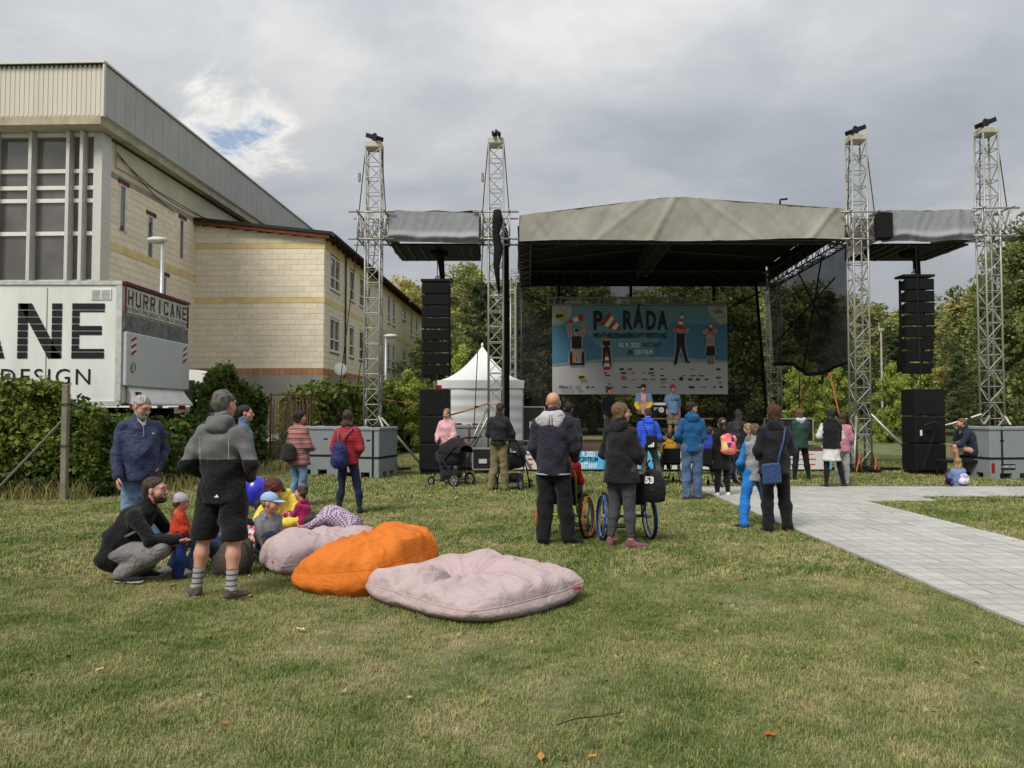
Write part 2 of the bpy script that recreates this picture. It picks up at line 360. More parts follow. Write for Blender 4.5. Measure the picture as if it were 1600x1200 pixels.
def lawn(name, label, pts, clumps, seed, smin, smax):
    ng = bpy.data.node_groups.new(name, 'GeometryNodeTree')
    ng.interface.new_socket('Geometry', in_out='INPUT', socket_type='NodeSocketGeometry'); ng.interface.new_socket('Geometry', in_out='OUTPUT', socket_type='NodeSocketGeometry')
    N, L = ng.nodes, ng.links; gi = N.new('NodeGroupInput'); go = N.new('NodeGroupOutput'); inst = N.new('GeometryNodeInstanceOnPoints')
    g2i = N.new('GeometryNodeGeometryToInstance')
    for me in clumps:
        oi = N.new('GeometryNodeObjectInfo'); oi.inputs['Object'].default_value = bpy.data.objects.new(me.name, me); oi.inputs['As Instance'].default_value = True
        L.new(oi.outputs['Geometry'], g2i.inputs[0])
    L.new(gi.outputs[0], inst.inputs['Points']); L.new(g2i.outputs[0], inst.inputs['Instance'])
    inst.inputs['Pick Instance'].default_value = True
    ri = N.new('FunctionNodeRandomValue'); ri.data_type = 'INT'; ri.inputs[4].default_value = 0; ri.inputs[5].default_value = len(clumps)-1; ri.inputs['Seed'].default_value = seed
    L.new(ri.outputs[2], inst.inputs['Instance Index'])
    rr = N.new('FunctionNodeRandomValue'); rr.data_type = 'FLOAT_VECTOR'; rr.inputs[0].default_value = (-.1,-.1,0); rr.inputs[1].default_value = (.1,.1,6.283); rr.inputs['Seed'].default_value = seed+1
    L.new(rr.outputs[0], inst.inputs['Rotation'])
    rs = N.new('FunctionNodeRandomValue'); rs.data_type = 'FLOAT'; rs.inputs[2].default_value = smin; rs.inputs[3].default_value = smax; rs.inputs['Seed'].default_value = seed+2
    L.new(rs.outputs[1], inst.inputs['Scale']); L.new(inst.outputs[0], go.inputs[0])
    me = bpy.data.meshes.new(name); P = np.zeros((len(pts), 3), np.float32); P[:, :2] = pts; me.vertices.add(len(P)); me.vertices.foreach_set('co', P.ravel())
    o = link(name, me); o.modifiers.new('blades', 'NODES').node_group = ng
    return tag(o, label, 'grass', kind='stuff')
def scatter(y0, y1, dens, seed):
    rg = np.random.RandomState(seed); w = 0.72*y1 + 2.4; n = int(dens*(y1-y0)*2*w)
    x = (rg.rand(n)*2-1)*w; y = y0 + rg.rand(n)*(y1-y0)
    k = (np.abs(x) < 0.72*y+2.2) & ~on_path(x, y, -0.015) & ~((x < -7.6) & (y > 14.4))
    th = np.sin(x*1.9+1.3*np.sin(y*1.1)) + np.sin(y*2.3+x*0.7) + 0.8*np.sin(x*5.1-y*3.7)      # thin spots
    k &= rg.rand(n) < np.clip(0.85 - 0.22*(th < -0.9) - 0.25*(th < -1.6), 0, 1)
    return np.stack([x[k], y[k]], 1)
lawn('short_grass', 'short mown grass close to the viewer in front of the bean bags', scatter(2.2, 7.5, 900, 1), [clump('blade_clump', 24, .05, .008, .032, .0028, s) for s in (1,2,3)], 5, .7, 1.3)
lawn('mid_grass', 'short patchy grass around the standing people and bean bags', scatter(7.5, 14.0, 420, 2), [clump('blade_clump', 15, .06, .012, .040, .006, s) for s in (4,5)], 9, .7, 1.35)
lawn('far_grass', 'mown grass in front of the stage and ballast boxes', scatter(14.0, 26.0, 120, 3), [clump('blade_clump', 14, .10, .018, .05, .013, s) for s in (6,7)], 13, .7, 1.4)

# ---- walkway of interlocking grey tiles
tile_m = mat('path_tile', (182,181,174), 0.65, 0, 0.12, 2.2, 0.2, 60, 0.3, 0.10)
base_m = mat('path_bed', (52,54,50), 0.9)
m = MB()
for a, b, c, d in PATH: m.box2((a+.01, b+.01, 0.002), (c-.01, d-.01, 0.014))
path = tag(m.build('path', base_m), kind='structure')
TX, TY = 0.35, 0.35
def tile_mesh():
    m = MB(); m.box((0,0,0.018), (TX-.004, TY-.004, .016))
    for i in (-1, 1):
        for j in (-1, 1): m.box((i*TX/4, j*TY/4, .0305), (TX/2-.010, TY/2-.012, .011))       # four pads with drain grooves between
    return m.mesh('tile', tile_m)
tme = tile_mesh(); tiles = []
for a, b, c, d in PATH:
    nx, ny = max(1, round((c-a)/TX)), max(1, round((d-b)/TY))
    for j in range(ny):
        for i in range(nx):
            x, y = a+(i+.5)*(c-a)/nx, b+(j+.5)*(d-b)/ny
            if abs(y-7.37) < .10 and x > 3.8: y += .03 if y > 7.37 else -.03
            tiles.append((x, y, (c-a)/nx/TX, (d-b)/ny/TY))
vis = [q for q in tiles if abs(q[0]) < 0.67*q[1]+0.4]; vis.sort(key=lambda q: q[1]); rg = random.Random(3)
for k, (x, y, sx, sy) in enumerate(vis[:300]):
    o = link('tile', tme, path, (x, y, rg.uniform(-.003, .004)), (rg.uniform(-.012,.012), rg.uniform(-.008,.008), 0)); o.scale = (sx, sy, 1)
m = MB()
for (x, y, sx, sy) in vis[300:] + [q for q in tiles if q not in vis]:
    m.bevbox((x, y, 0.022 + rg.uniform(-.003,.004)), ((TX-.008)*sx, (TY-.008)*sy, .024), .005)
tag(m.build('far_tiles', tile_m, path), kind='stuff')

# ================================================================== BUILDINGS
wall_m = mat('aerated_block', (232,220,196), 0.9, 0, 0.05, 2.5, 0.2, 30, 0.15, 0.06)
core_m = mat('block_joint', (216,202,176), 0.95, 0, 0.08, 3)
conc_m = mat('raw_concrete', (150,147,138), 0.9, 0, 0.15, 1.2, 0.3, 12)
yel_m = mat('insulation_board', (224,202,146), 0.9, 0, 0.12, 2.0)
plas_m = mat('old_plaster', (196,188,166), 0.9, 0, 0.1, 0.9, 0.15, 10)
clad_m = mat('ribbed_cladding', (204,199,185), 0.6, 0.1, 0.06, 0.6, stretch=(3,3,.15))
clad2_m = mat('trim_metal', (200,198,190), 0.5, 0.2, 0.05)
slab_m = mat('slab_edge', (186,176,152), 0.9, 0, 0.2, 1.5)
win_m = glass('window_glass', (126,122,116), .04, .42); frame_m = mat('window_frame', (222,220,214), 0.5, 0, 0.04); dark_m = mat('dark_roofing', (44,42,42), 0.7)
wood_m = mat('brown_timber', (112,62,34), 0.8, 0, 0.2, 4); brick_m = mat('orange_brick', (178,130,98), 0.9, 0, 0.15, 5, rnd=0.12)
UNIT = MB().box((0,0,0), (1,1,1)).mesh('block', wall_m)
UNITB = MB().box((0,0,0), (1,1,1)).mesh('brick', brick_m)
def blocks(parent, plane, length, z0, z1, top=None, holes=(), bl=0.6, bh=0.25, cap=300, name='block', unit=UNIT, m_=wall_m, seed=0, phase=0.0):
    """courses of blocks on a wall; plane 'x' runs along local +x at y=0 facing -y (x from -length to 0), 'y' along local +y at x=0 facing +x"""
    rg = random.Random(seed); rects = []; nrow = int(round((z1-z0)/bh))
    for r in range(nrow):
        za, zb = z0+r*bh, z0+(r+1)*bh; s = phase - (bl/2 if r % 2 else 0) - rg.choice((0, 0, .12))
        while s < length:
            a, b = max(s, 0), min(s+bl, length); s += bl
            if b-a < .06: continue
            zt = min(zb, top((a+b)/2)) if top else zb
            if zt - za < .05: continue
            segs = [(a, b)]
            for h0, h1, g0, g1 in holes:
                if zt > g0+.02 and za < g1-.02:
                    ns = []
                    for p, q in segs:
                        if q <= h0 or p >= h1: ns.append((p, q))
                        else:
                            if h0-p > .05: ns.append((p, h0))
                            if q-h1 > .05: ns.append((h1, q))
                    segs = ns
            rects += [(p, q, za, zt) for p, q in segs]
    if plane == 'y': rects.sort(key=lambda q: q[0])
    extra = MB(); gp = .0045
    for i, (p, q, za, zb) in enumerate(rects):
        out = rg.uniform(-.004, .008); c = (p+q)/2; L = q-p-2*gp; H = zb-za-2*gp
        if L <= 0 or H <= 0: continue
        if plane == 'x': loc, sc = (-length+c, .05-out, (za+zb)/2), (L, .14, H)
        else: loc, sc = (-.05+out, c, (za+zb)/2), (.14, L, H)
        if i < cap: o = link(name, unit, parent, loc); o.scale = sc
        else: extra.box(loc, sc)
    if extra.v: tag(extra.build(name + '_courses', m_, parent), kind='stuff')
def window(parent, y0, y1, z0, z1, split=0.34, cols=1, plane='y'):
    """white frame with two panes over two small ones, set in a side wall (x = 0 plane)"""
    def B(mb, a0, a1, b0, b1, d0, d1):
        mb.box2((d0, a0, b0), (d1, a1, b1)) if plane == 'y' else mb.box2((a0, -d1, b0), (a1, -d0, b1))
    f = MB(); w = .07
    for a, b in ((y0, y0+w), (y1-w, y1)): B(f, a, b, z0, z1, -.09, .035)
    zs = z0+(z1-z0)*split
    for a, b in ((z0, z0+w), (z1-w, z1), (zs-w/2, zs+w/2)): B(f, y0+w, y1-w, a, b, -.09, .033)
    xs = [y0+w + (y1-y0-2*w)*i/cols for i in range(cols+1)]
    for q in xs[1:-1]:
        B(f, q-w/2, q+w/2, z0+w, zs-w/2, -.085, .03); B(f, q-w/2, q+w/2, zs+w/2, z1-w, -.085, .03)
    fo = f.build('window', frame_m, parent)
    for i in range(cols):
        a, b = xs[i]+(w/2 if i else 0), xs[i+1]-(w/2 if i < cols-1 else 0)
        for za, zb in ((z0+w, zs-w/2), (zs+w/2, z1-w)):
            p = MB(); B(p, a, b, za, zb, -.06, -.035); p.build('pane', win_m, fo)
    p = MB(); B(p, y0-.06, y1+.06, z0-.06, z0-.003, -.05, .10); p.build('sill', frame_m, fo)
BROT = -math.atan(0.037)
# ---- sports hall
hall = thing('sports_hall', 'large beige hall with ribbed metal roof band and glazed front, behind the truck', 'building', (-14.88, 27.5, 0), BROT)
m = MB(); m.box2((-22, .62, 0), (-.03, 30, 11.73)); m.build('wall', core_m, hall)
slits = [(1.25, 1.75, 8.5, 10.25), (3.35, 3.85, 7.8, 9.6), (6.1, 6.55, 8.4, 10.15), (4.6, 5.05, 5.6, 7.35)]
m = MB(); m.box2((-.02, .62, 10.3), (.035, 30, 10.52)); m.build('ring_beam', conc_m, hall)
m = MB(); m.box2((-.02, 1.0, 10.78), (.03, 30, 11.73)); m.build('plaster_band', plas_m, hall)
m = MB(); m.box2((-.02, .5, 7.6), (.04, 30, 7.9)); m.build('insulation_strip', yel_m, hall)
blocks(hall, 'y', 9.0, 7.9, 10.3, holes=slits, seed=1, cap=170)
blocks(hall, 'y', 9.0, 3.1, 7.6, holes=slits, seed=2, cap=130)
for y0, y1, z0, z1 in slits:
    f = MB(); f.box2((-.06, y0, z0), (.03, y0+.07, z1)); f.box2((-.06, y1-.07, z0), (.03, y1, z1)); f.box2((-.06, y0+.07, z1-.06), (.03, y1-.07, z1)); fo = f.build('slit_window', frame_m, hall)
    f = MB(); f.box2((-.02, y0+.07, z0), (-.012, y1-.07, z1-.06)); f.build('pane', win_m, fo)
    f = MB(); f.box2((-.02, y0-.12, z1+.003), (.06, y1+.15, z1+.16)); f.build('lintel', wood_m, fo)
m = MB(); m.box2((-.25, 0, 0), (.06, .6, 11.72)); m.build('corner_column', clad2_m, hall)
# glazed front: fins, transoms, panes
fins = [-.57-.09, -1.07-.09, -2.55, -3.9, -5.2, -6.5]
for x in fins:
    m = MB(); m.box2((x+.02, -.22, 0), (x+.14, .3, 11.72)); m.build('mullion_fin', clad2_m, hall)
edges = [-.25] + fins
trs = [11.66, 10.33, 9.72, 9.25, 8.05, 6.3, 4.6]
for i in range(len(fins)):
    xa, xb = fins[i]+.165, (edges[i] if i else -.255)
    for k, z in enumerate(trs):
        m = MB(); m.box2((xa, .02, z-.07), (xb-.005, .24, z+.07)); m.build('transom', frame_m, hall)
        zb = trs[k+1] if k+1 < len(trs) else 3.0
        m = MB(); m.box2((xa, .11, zb+.07), (xb-.005, .13, z-.07)); m.build('pane', win_m, hall)
m = MB(); m.box2((-22, .45, 0), (-.26, .6, 11.7)); m.build('inner_lining', mat('dim_interior', (84,80,72), .9), hall)
# roof: slab edge, soffit and ribbed cladding band
m = MB(); m.box2((-22, -.75, 11.75), (.42, 30, 12.03)); m.build('roof_slab', slab_m, hall)
m = MB(); m.box2((-22, -.70, 12.033), (.46, 30, 13.8)); m.build('roof_core', clad_m, hall)
m = MB(); n = 130
for i in range(n):
    x = -22 + (i+.5)*22.4/n; m.box((x, -.690, 12.98), (22.4/n*.6, .05, 1.80))
m.build('front_cladding', clad_m, hall)
m = MB(); n = 44
for i in range(n):
    y = -.72 + (i+.5)*30.6/n; m.box((.50, y, 12.98), (.05, 30.6/n*.975, 1.80))
m.build('side_cladding', mat('side_cladding', (176,175,171), 0.6, 0.1, 0.08, 0.8, rnd=.03), hall)  # darker than the front band: this side's weaker light is put into the colour
m = MB(); m.box2((-22, -.86, 13.9), (.58, 30, 13.98)); m.box2((.5, -.82, 12.0), (.56, -.70, 13.9)); m.build('roof_flashing', clad2_m, hall)
m = MB(); m.box2((-22,-.80,13.885),(.56,30,13.897)); m.build('flashing_seam', dark_m, hall)
for (a, b, s) in (((.10,.9,11.2),(.10,9.5,10.9),.45), ((.10,.9,11.3),(.10,5.5,10.2),.15)):
    m = MB(); m.tube(rope(a, b, s), .018, 5); m.build('cable', dark_m, hall)
m = MB(); m.tube([(.05,.6,11.68),(.05,29,11.68)], .035, 5); m.build('conduit', dark_m, hall)
# ---- two-storey wing
wing = thing('wing_building', 'unplastered two-storey wing of pale blocks with yellow insulation strips', 'building', (-8.6, 35.0, 0), BROT)
m = MB(); m.box2((-6.2, .06, 0), (-.06, 29, 9.55)); m.build('wall', core_m, wing)
m = MB(); m.box2((-6.2, -.02, 0), (.02, 29.1, 3.3)); m.build('plinth', conc_m, wing)
topf = lambda s: 10.22 - 0.66*s/6.0
blocks(wing, 'x', 6.0, 3.6, 6.6, seed=3, cap=130); blocks(wing, 'x', 6.0, 6.85, 9.1, seed=4, cap=100); blocks(wing, 'x', 6.0, 9.37, 10.3, top=topf, bh=.24, seed=5, cap=50)
wins = [(.95,2.7), (4.6,5.65), (6.8,8.0), (14.5,15.45), (16.2,17.1), (23.2,24.2), (25.7,26.7)]
WL = [(6.98+.45, 8.98), (4.5, 6.05)]
holes = [(a, b, z0, z1) for a, b in wins for z0, z1 in WL] + [(20,21.3,8.3,9.0), (20,21.3,5.3,6.0)]
blocks(wing, 'y', 29.0, 3.6, 6.6, holes=holes, seed=6, cap=10); blocks(wing, 'y', 29.0, 6.85, 9.1, holes=holes, seed=7, cap=10)
for z0, z1 in ((6.6, 6.84), (9.1, 9.36)):
    m = MB(); m.box2((-6.1, -.035, z0), (.035, 29, z1)); m.build('insulation_strip', yel_m, wing)
m = MB(); m.box2((-.03, .0, 9.36), (.03, 29, 9.6)); m.build('eave_board', yel_m, wing)
for (a, b) in wins:
    for z0, z1 in WL: window(wing, a, b, z0, z1, .36, 2 if b-a > 1.5 else 1)
for z0, z1 in ((8.3,9.0), (5.3,6.0)): window(wing, 20, 21.3, z0, z1, .5, 1)
blocks(wing, 'x', 6.0, 3.3, 3.6, bl=.25, bh=.3, name='brick', unit=UNITB, m_=brick_m, seed=8, cap=30)
blocks(wing, 'y', 29.0, 3.3, 3.6, bl=.25, bh=.3, name='brick', unit=UNITB, m_=brick_m, seed=9, cap=40)
m = MB()   # mono-pitch roof sheet
m.add([(-6.3,-.35,10.42),(.45,-.35,9.66),(.45,29.3,9.66),(-6.3,29.3,10.42),(-6.3,-.35,10.56),(.45,-.35,9.80),(.45,29.3,9.80),(-6.3,29.3,10.56)], [(3,2,1,0),(4,5,6,7),(0,1,5,4),(1,2,6,5),(2,3,7,6),(3,0,4,7)])
ro = m.build('roof', dark_m, wing)
m = MB(); m.add([(-6.25,-.30,10.24),(.30,-.30,9.50),(.30,-.20,9.50),(-6.25,-.20,10.24),(-6.25,-.30,10.41),(.30,-.30,9.67),(.30,-.20,9.67),(-6.25,-.20,10.41)], [(3,2,1,0),(4,5,6,7),(0,1,5,4),(1,2,6,5),(2,3,7,6),(3,0,4,7)]); m.build('verge_board', wood_m, ro)
m = MB(); m.tube([(.52,-.35,9.64),(.52,29.3,9.62)], .09, 8); m.build('gutter', dark_m, ro)
m = MB()
for i in range(30): m.box((.2, .2+i*.98, 9.56), (.5, .08, .14))
m.build('rafter_ends', wood_m, ro)
m = MB(); m.tube([(.09,3.6,0),(.09,3.6,9.55)], .045, 6); m.build('downpipe', mat('dark_pipe', (70,66,62), .5), wing)
m = MB(); dsh = Matrix.Rotation(R(70), 3, 'X') @ Matrix.Rotation(R(15), 3, 'Y'); m.ell((.55,.9,3.6), (.34,.34,.05), 14, 6, Euler((R(75),0,R(35)))); m.tube([(.1,1.0,3.5),(.5,.92,3.55)], .02, 5); m.build('satellite_dish', clad2_m, wing, True)
# ---- raised concrete yard behind the hedge
m = MB(); m.box2((-40, 15.6, -.05), (-7.95, 34, .65)); tag(m.build('yard', conc_m), kind='structure')
# ---- street lamps
def lamp(label, x, y, h, arm, yaw):
    t = thing('street_lamp', label, 'street lamp', (x, y, 0), yaw, 'street lamps by the buildings'); gal = mat('galvanised', (168,172,172), .45, .5, .08)
    m = MB(); m.tube([(0,0,0),(0,0,h*.5),(0,0,h)], [.08,.07,.05], 8); m.build('pole', gal, t, True)
    m = MB(); m.tube([(0,0,h),(-arm*.5,0,h+.05),(-arm,0,h+.06)], .03, 6); m.build('arm', gal, t, True)
    m = MB(); m.ell((-arm-.10,0,h+.06), (.29,.14,.085), 14, 8); hd = m.build('lamp_head', mat('lamp_shell', (206,208,206), .5), t, True)
    m = MB(); m.ell((-arm-.12,0,h+.02), (.22,.10,.085), 12, 6); m.build('diffuser', mat('lamp_glass', (180,180,170), .2), hd, True)
p = at(254, 378, 21); lamp('tall street lamp standing behind the white truck', p.x, 21, p.z, .05, 0)
p = at(603, 527, 33); lamp('small street lamp in front of the wing, behind the left tower', p.x, 33, p.z, .1, PI)
# ================================================================== VEGETATION
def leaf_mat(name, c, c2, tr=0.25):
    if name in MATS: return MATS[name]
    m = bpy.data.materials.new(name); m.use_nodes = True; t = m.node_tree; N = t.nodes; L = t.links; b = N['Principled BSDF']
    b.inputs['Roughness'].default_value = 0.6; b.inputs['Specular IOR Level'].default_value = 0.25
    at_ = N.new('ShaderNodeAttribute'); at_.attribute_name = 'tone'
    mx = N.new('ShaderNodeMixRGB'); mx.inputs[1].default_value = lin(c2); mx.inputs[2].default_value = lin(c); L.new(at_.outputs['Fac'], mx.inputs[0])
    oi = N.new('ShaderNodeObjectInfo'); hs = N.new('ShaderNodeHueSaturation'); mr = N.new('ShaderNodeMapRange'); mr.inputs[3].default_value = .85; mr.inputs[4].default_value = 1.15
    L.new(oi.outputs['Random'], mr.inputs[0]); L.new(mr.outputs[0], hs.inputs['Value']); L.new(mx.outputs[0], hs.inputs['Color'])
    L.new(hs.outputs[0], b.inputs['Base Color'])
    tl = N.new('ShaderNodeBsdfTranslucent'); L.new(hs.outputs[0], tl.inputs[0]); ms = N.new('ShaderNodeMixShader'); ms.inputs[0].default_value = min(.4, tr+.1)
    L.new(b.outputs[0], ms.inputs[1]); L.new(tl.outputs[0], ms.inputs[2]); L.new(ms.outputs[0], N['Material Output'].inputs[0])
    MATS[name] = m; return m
def leaves_mesh(name, C, size, m, rg, up=0.35, aspect=0.55, tone=None):
    """one pointed leaf (a folded rhombus) at every point of C"""
    n = len(C); d = rg.normal(size=(n, 3)); d /= np.linalg.norm(d, axis=1)[:, None] + 1e-9
    nr = rg.normal(size=(n, 3)); nr[:, 2] += up*3; s = np.cross(d, nr); s /= np.linalg.norm(s, axis=1)[:, None] + 1e-9
    k = np.cross(s, d); L = size*(0.45+1.0*rg.rand(n))[:, None]
    V = np.empty((n, 4, 3), np.float32)
    V[:, 0] = C - d*L*.5; V[:, 1] = C + s*L*aspect*.5 + k*L*.10; V[:, 2] = C + d*L*.5; V[:, 3] = C - s*L*aspect*.5 + k*L*.10
    Q = np.arange(n*4).reshape(n, 4); Q = np.concatenate([Q[:, [0,1,2]], Q[:, [0,2,3]]])
    me = np_mesh(name, V.reshape(-1, 3), Q, m, smooth=False)
    tn = rg.rand(n) if tone is None else np.clip(tone + rg.normal(size=n)*.18, 0, 1)
    a = me.attributes.new('tone', 'FLOAT', 'POINT'); a.data.foreach_set('value', np.repeat(tn, 4).astype(np.float32))
    return me
bark_m = mat('bark', (74,64,52), .95, 0, .25, 8, .5, 20); birch_m = mat('birch_bark', (196,192,182), .9, 0, .3, 7, .3, 15, stretch=(1,1,3))
def tree_template(kind, seed):
    """returns (trunk mesh, crown mesh) for a tree 10 m tall"""
    rg = np.random.RandomState(seed); tb = MB(); H = 10.0; cl = []; ctone = []
    if kind == 'pine':
        tb.tube([(0,0,0),(.05,0,5),(0,.05,9.6)], [.17,.11,.02], 8)
        for i in range(46):
            z = 1.2 + 8.6*(i/45)**.9; r = (2.35*(1-z/10.2)**.75+.12)*(0.75+.5*rg.rand()); a = i*2.4+rg.rand()
            tip = np.array((r*math.cos(a), r*math.sin(a), z+.12*r)); tb.tube([(0,0,z-.1),tuple(tip)], [.035,.01], 4, False)
            for q in np.linspace(.3, 1, 5): cl.append((tip*q+np.array((0,0,z*(1-q))), .38*(1.1-.4*q), 46)); ctone.append(.35+.4*rg.rand())
        sz, asp = .26, .22; bm = bark_m; lm = leaf_mat('pine_needles', (106,118,76), (56,70,46), .1)
    else:
        lean = rg.normal(size=2)*.25
        if kind == 'birch': nb, R0, zlo, n1, cr = 30, 2.1, 2.2, 62, .62
        elif kind == 'broad': nb, R0, zlo, n1, cr = 40, 3.3, 1.8, 78, .85
        elif kind == 'poplar': nb, R0, zlo, n1, cr = 34, 1.9, 1.6, 70, .62
        else: nb, R0, zlo, n1, cr = 26, 3.6, .3, 80, .9         # shrub
        top = np.array((lean[0], lean[1], 9.2))
        tb.tube([(0,0,0),(lean[0]*.3,lean[1]*.2,3),(lean[0]*.7,lean[1]*.6,6),tuple(top)], [.24,.18,.10,.02], 8)
        for i in range(nb):
            f = (i+.5)/nb; z = zlo + (9.7-zlo)*f; prof = math.sin(PI*min(1, (.18+.82*f)**.85))**.6 if kind != 'poplar' else math.sin(PI*(.12+.86*f))**.5
            a = i*2.39996+rg.rand()*.8; r = R0*prof*(.55+.6*rg.rand()); st = np.array((lean[0]*z/10, lean[1]*z/10, max(.3, z-1.1-.4*r)))
            tip = np.array((r*math.cos(a)+lean[0]*z/10, r*math.sin(a)+lean[1]*z/10, z)); mid = (st+tip)/2 + np.array((0,0,-.15))
            tb.tube([tuple(st), tuple(mid), tuple(tip)], [.07*(1.2-f),.045*(1.2-f),.012], 5, False)
            for q in (.5, .8, 1.0):
                for _ in range(2):
                    c = st + (tip-st)*q + rg.normal(size=3)*cr*.42; cl.append((c, cr*(.55+.5*rg.rand()), int(n1*(.5+.7*rg.rand())))); ctone.append(.15+.75*rg.rand())
        sz = {'birch': .21, 'broad': .25, 'poplar': .2, 'shrub': .34}[kind]; asp = .62
        bm = birch_m if kind == 'birch' else bark_m
        lm = {'birch': leaf_mat('birch_leaf', (190,192,120), (118,128,74)), 'broad': leaf_mat('broad_leaf', (156,164,98), (82,96,58)),
              'poplar': leaf_mat('poplar_leaf', (202,190,116), (132,130,76)), 'shrub': leaf_mat('shrub_leaf', (170,182,88), (100,118,52))}[kind]
    P = []; T = []
    for (c, r, n), tn in zip(cl, ctone):
        p = rg.normal(size=(n, 3)); p /= np.linalg.norm(p, axis=1)[:, None]; p *= (r*rg.rand(n)**.45)[:, None]; p[:, 2] *= .7
        P.append(c+p); T.append(np.full(n, tn))
    return tb.mesh('trunk', bm, True), leaves_mesh('crown', np.concatenate(P), sz, lm, rg, aspect=asp, tone=np.concatenate(T))
TT = {k: [tree_template(k, s+11*i) for i in range(2)] for s, k in enumerate(('birch', 'broad', 'poplar', 'pine', 'shrub'))}
NAMES = dict(birch='birch_tree', broad='broadleaf_tree', poplar='poplar_tree', pine='pine_tree', shrub='leafy_shrub')
_rg = random.Random(5)
def tree(kind, px, py, d, label, wide=1.0, group=None):
    p = at(px, py, d); h = p.z; t = thing(NAMES[kind], label, 'shrub' if kind == 'shrub' else 'tree', (p.x, d, 0), _rg.uniform(0, 6.28), group)
    a, b = TT[kind][_rg.randrange(2)]; s = h/10.0; sc = (s*wide, s*wide, s)
    for n, me in (('trunk', a), ('crown', b)): o = link(n, me, t); o.scale = sc
    return t
# each: kind, photo column, photo row of the top, distance, label, width
FOREST = [
 ('poplar', 622, 428, 74, 'olive tree rising over the far end of the wing roof', 1.2),
 ('poplar', 655, 436, 78, 'tree between the wing roof and the left hanging loudspeakers', 1.3),
 ('birch', 716, 408, 56, 'tall loose birch just right of the left hanging loudspeakers', 1.15),
 ('birch', 742, 420, 62, 'birch close to the inner left tower, behind the tent', 1.1),
 ('pine', 752, 440, 50, 'dark pine behind the peak of the white tent', 1.25),
 ('broad', 690, 500, 47, 'dark tree behind the left hanging loudspeakers', 1.1),
 ('shrub', 722, 545, 38, 'yellow-green bush left of the white tent', 0.8),
 ('shrub', 640, 582, 31, 'autumn bush behind the left ballast boxes and tower', 0.9),
 ('broad', 826, 436, 52, 'dark tree behind the left edge of the stage netting', 1.2),
 ('broad', 880, 425, 60, 'tree behind the backdrop, above the banner left corner', 1.1),
 ('birch', 925, 430, 55, 'loose tree with sky gaps behind the banner title', 1.3),
 ('birch', 1000, 440, 52, 'birch with sky glinting through, behind the banner centre', 1.3),
 ('broad', 1065, 428, 58, 'tree behind the backdrop, above the banner right half', 1.1),
 ('broad', 1125, 432, 50, 'broad tree behind the backdrop beside the banner right edge', 1.1),
 ('broad', 1175, 420, 56, 'dark tree at the right edge of the stage netting', 1.1),
 ('broad', 1245, 445, 54, 'dark tree seen through the gathered side netting', 1.1),
 ('pine', 1292, 455, 48, 'dark pine seen through the gathered side netting', 1.2),
 ('broad', 1318, 460, 62, 'tree directly behind the inner right tower', 1.1),
 ('birch', 1372, 472, 60, 'grey-green willow right of the inner right tower', 1.5),
 ('birch', 1412, 480, 66, 'grey-green willow left of the right hanging loudspeakers', 1.4),
 ('pine', 1398, 520, 52, 'dark conifer low between tower and right hanging loudspeakers', 1.3),
 ('broad', 1452, 470, 58, 'dark tree directly behind the right hanging loudspeakers', 1.1),
 ('poplar', 1508, 448, 52, 'ochre-tinted poplar right of the right hanging loudspeakers', 1.5),
 ('poplar', 1532, 452, 58, 'ochre-tinted poplar just left of the outer right tower', 1.4),
 ('broad', 1545, 500, 50, 'dark tree behind the outer right tower', 1.2),
 ('broad', 1602, 350, 42, 'tall dark tree cut by the right edge of the picture', .85),
 ('broad', 1585, 440, 46, 'dark tree at the right edge behind the grey box', 1.0),
 ('pine', 1497, 550, 40, 'young pine on the lawn right of the right hanging loudspeakers', 1.1),
 ('shrub', 1255, 560, 42, 'light green sapling below the gathered side netting', .75),
 ('shrub', 1306, 575, 45, 'light green bush left of the inner right tower', .8),
 ('shrub', 1392, 572, 40, 'light green young birch right of the inner right tower', .7),
 ('shrub', 1440, 570, 44, 'light green bush below the right hanging loudspeakers', .8),
 ('shrub', 1535, 590, 46, 'dull green bush behind the seated man', .9),
]
for k, px, py, d, lb, w in FOREST: tree(k, px, py, d, lb, w, 'trees around the field')
rr = random.Random(9)
# the far wood that closes the field reads as one mass
P = []; rg = np.random.RandomState(4)
for i in range(260):
    x = -45 + 130*rr.random(); y = 78 + 14*rr.random(); h = 5 + 7.5*rr.random()
    if x < -20 and y < 84: continue
    for j in range(7):
        c = np.array((x+rr.gauss(0,1.3), y+rr.gauss(0,1.3), h*(.05+.95*rr.random()))); n = 26
        p = rg.normal(size=(n,3)); p *= np.array((1.1,1.1,.8)); P.append(c+p)
C = np.concatenate(P); C = C[C[:, 2] > .1]
tag(link('distant_wood', leaves_mesh('distant_wood', C, .75, leaf_mat('wood_leaf', (136,146,96), (78,92,58)), rg, aspect=.7)), 'dense dark green wood closing the far side of the field', 'wood', kind='stuff')

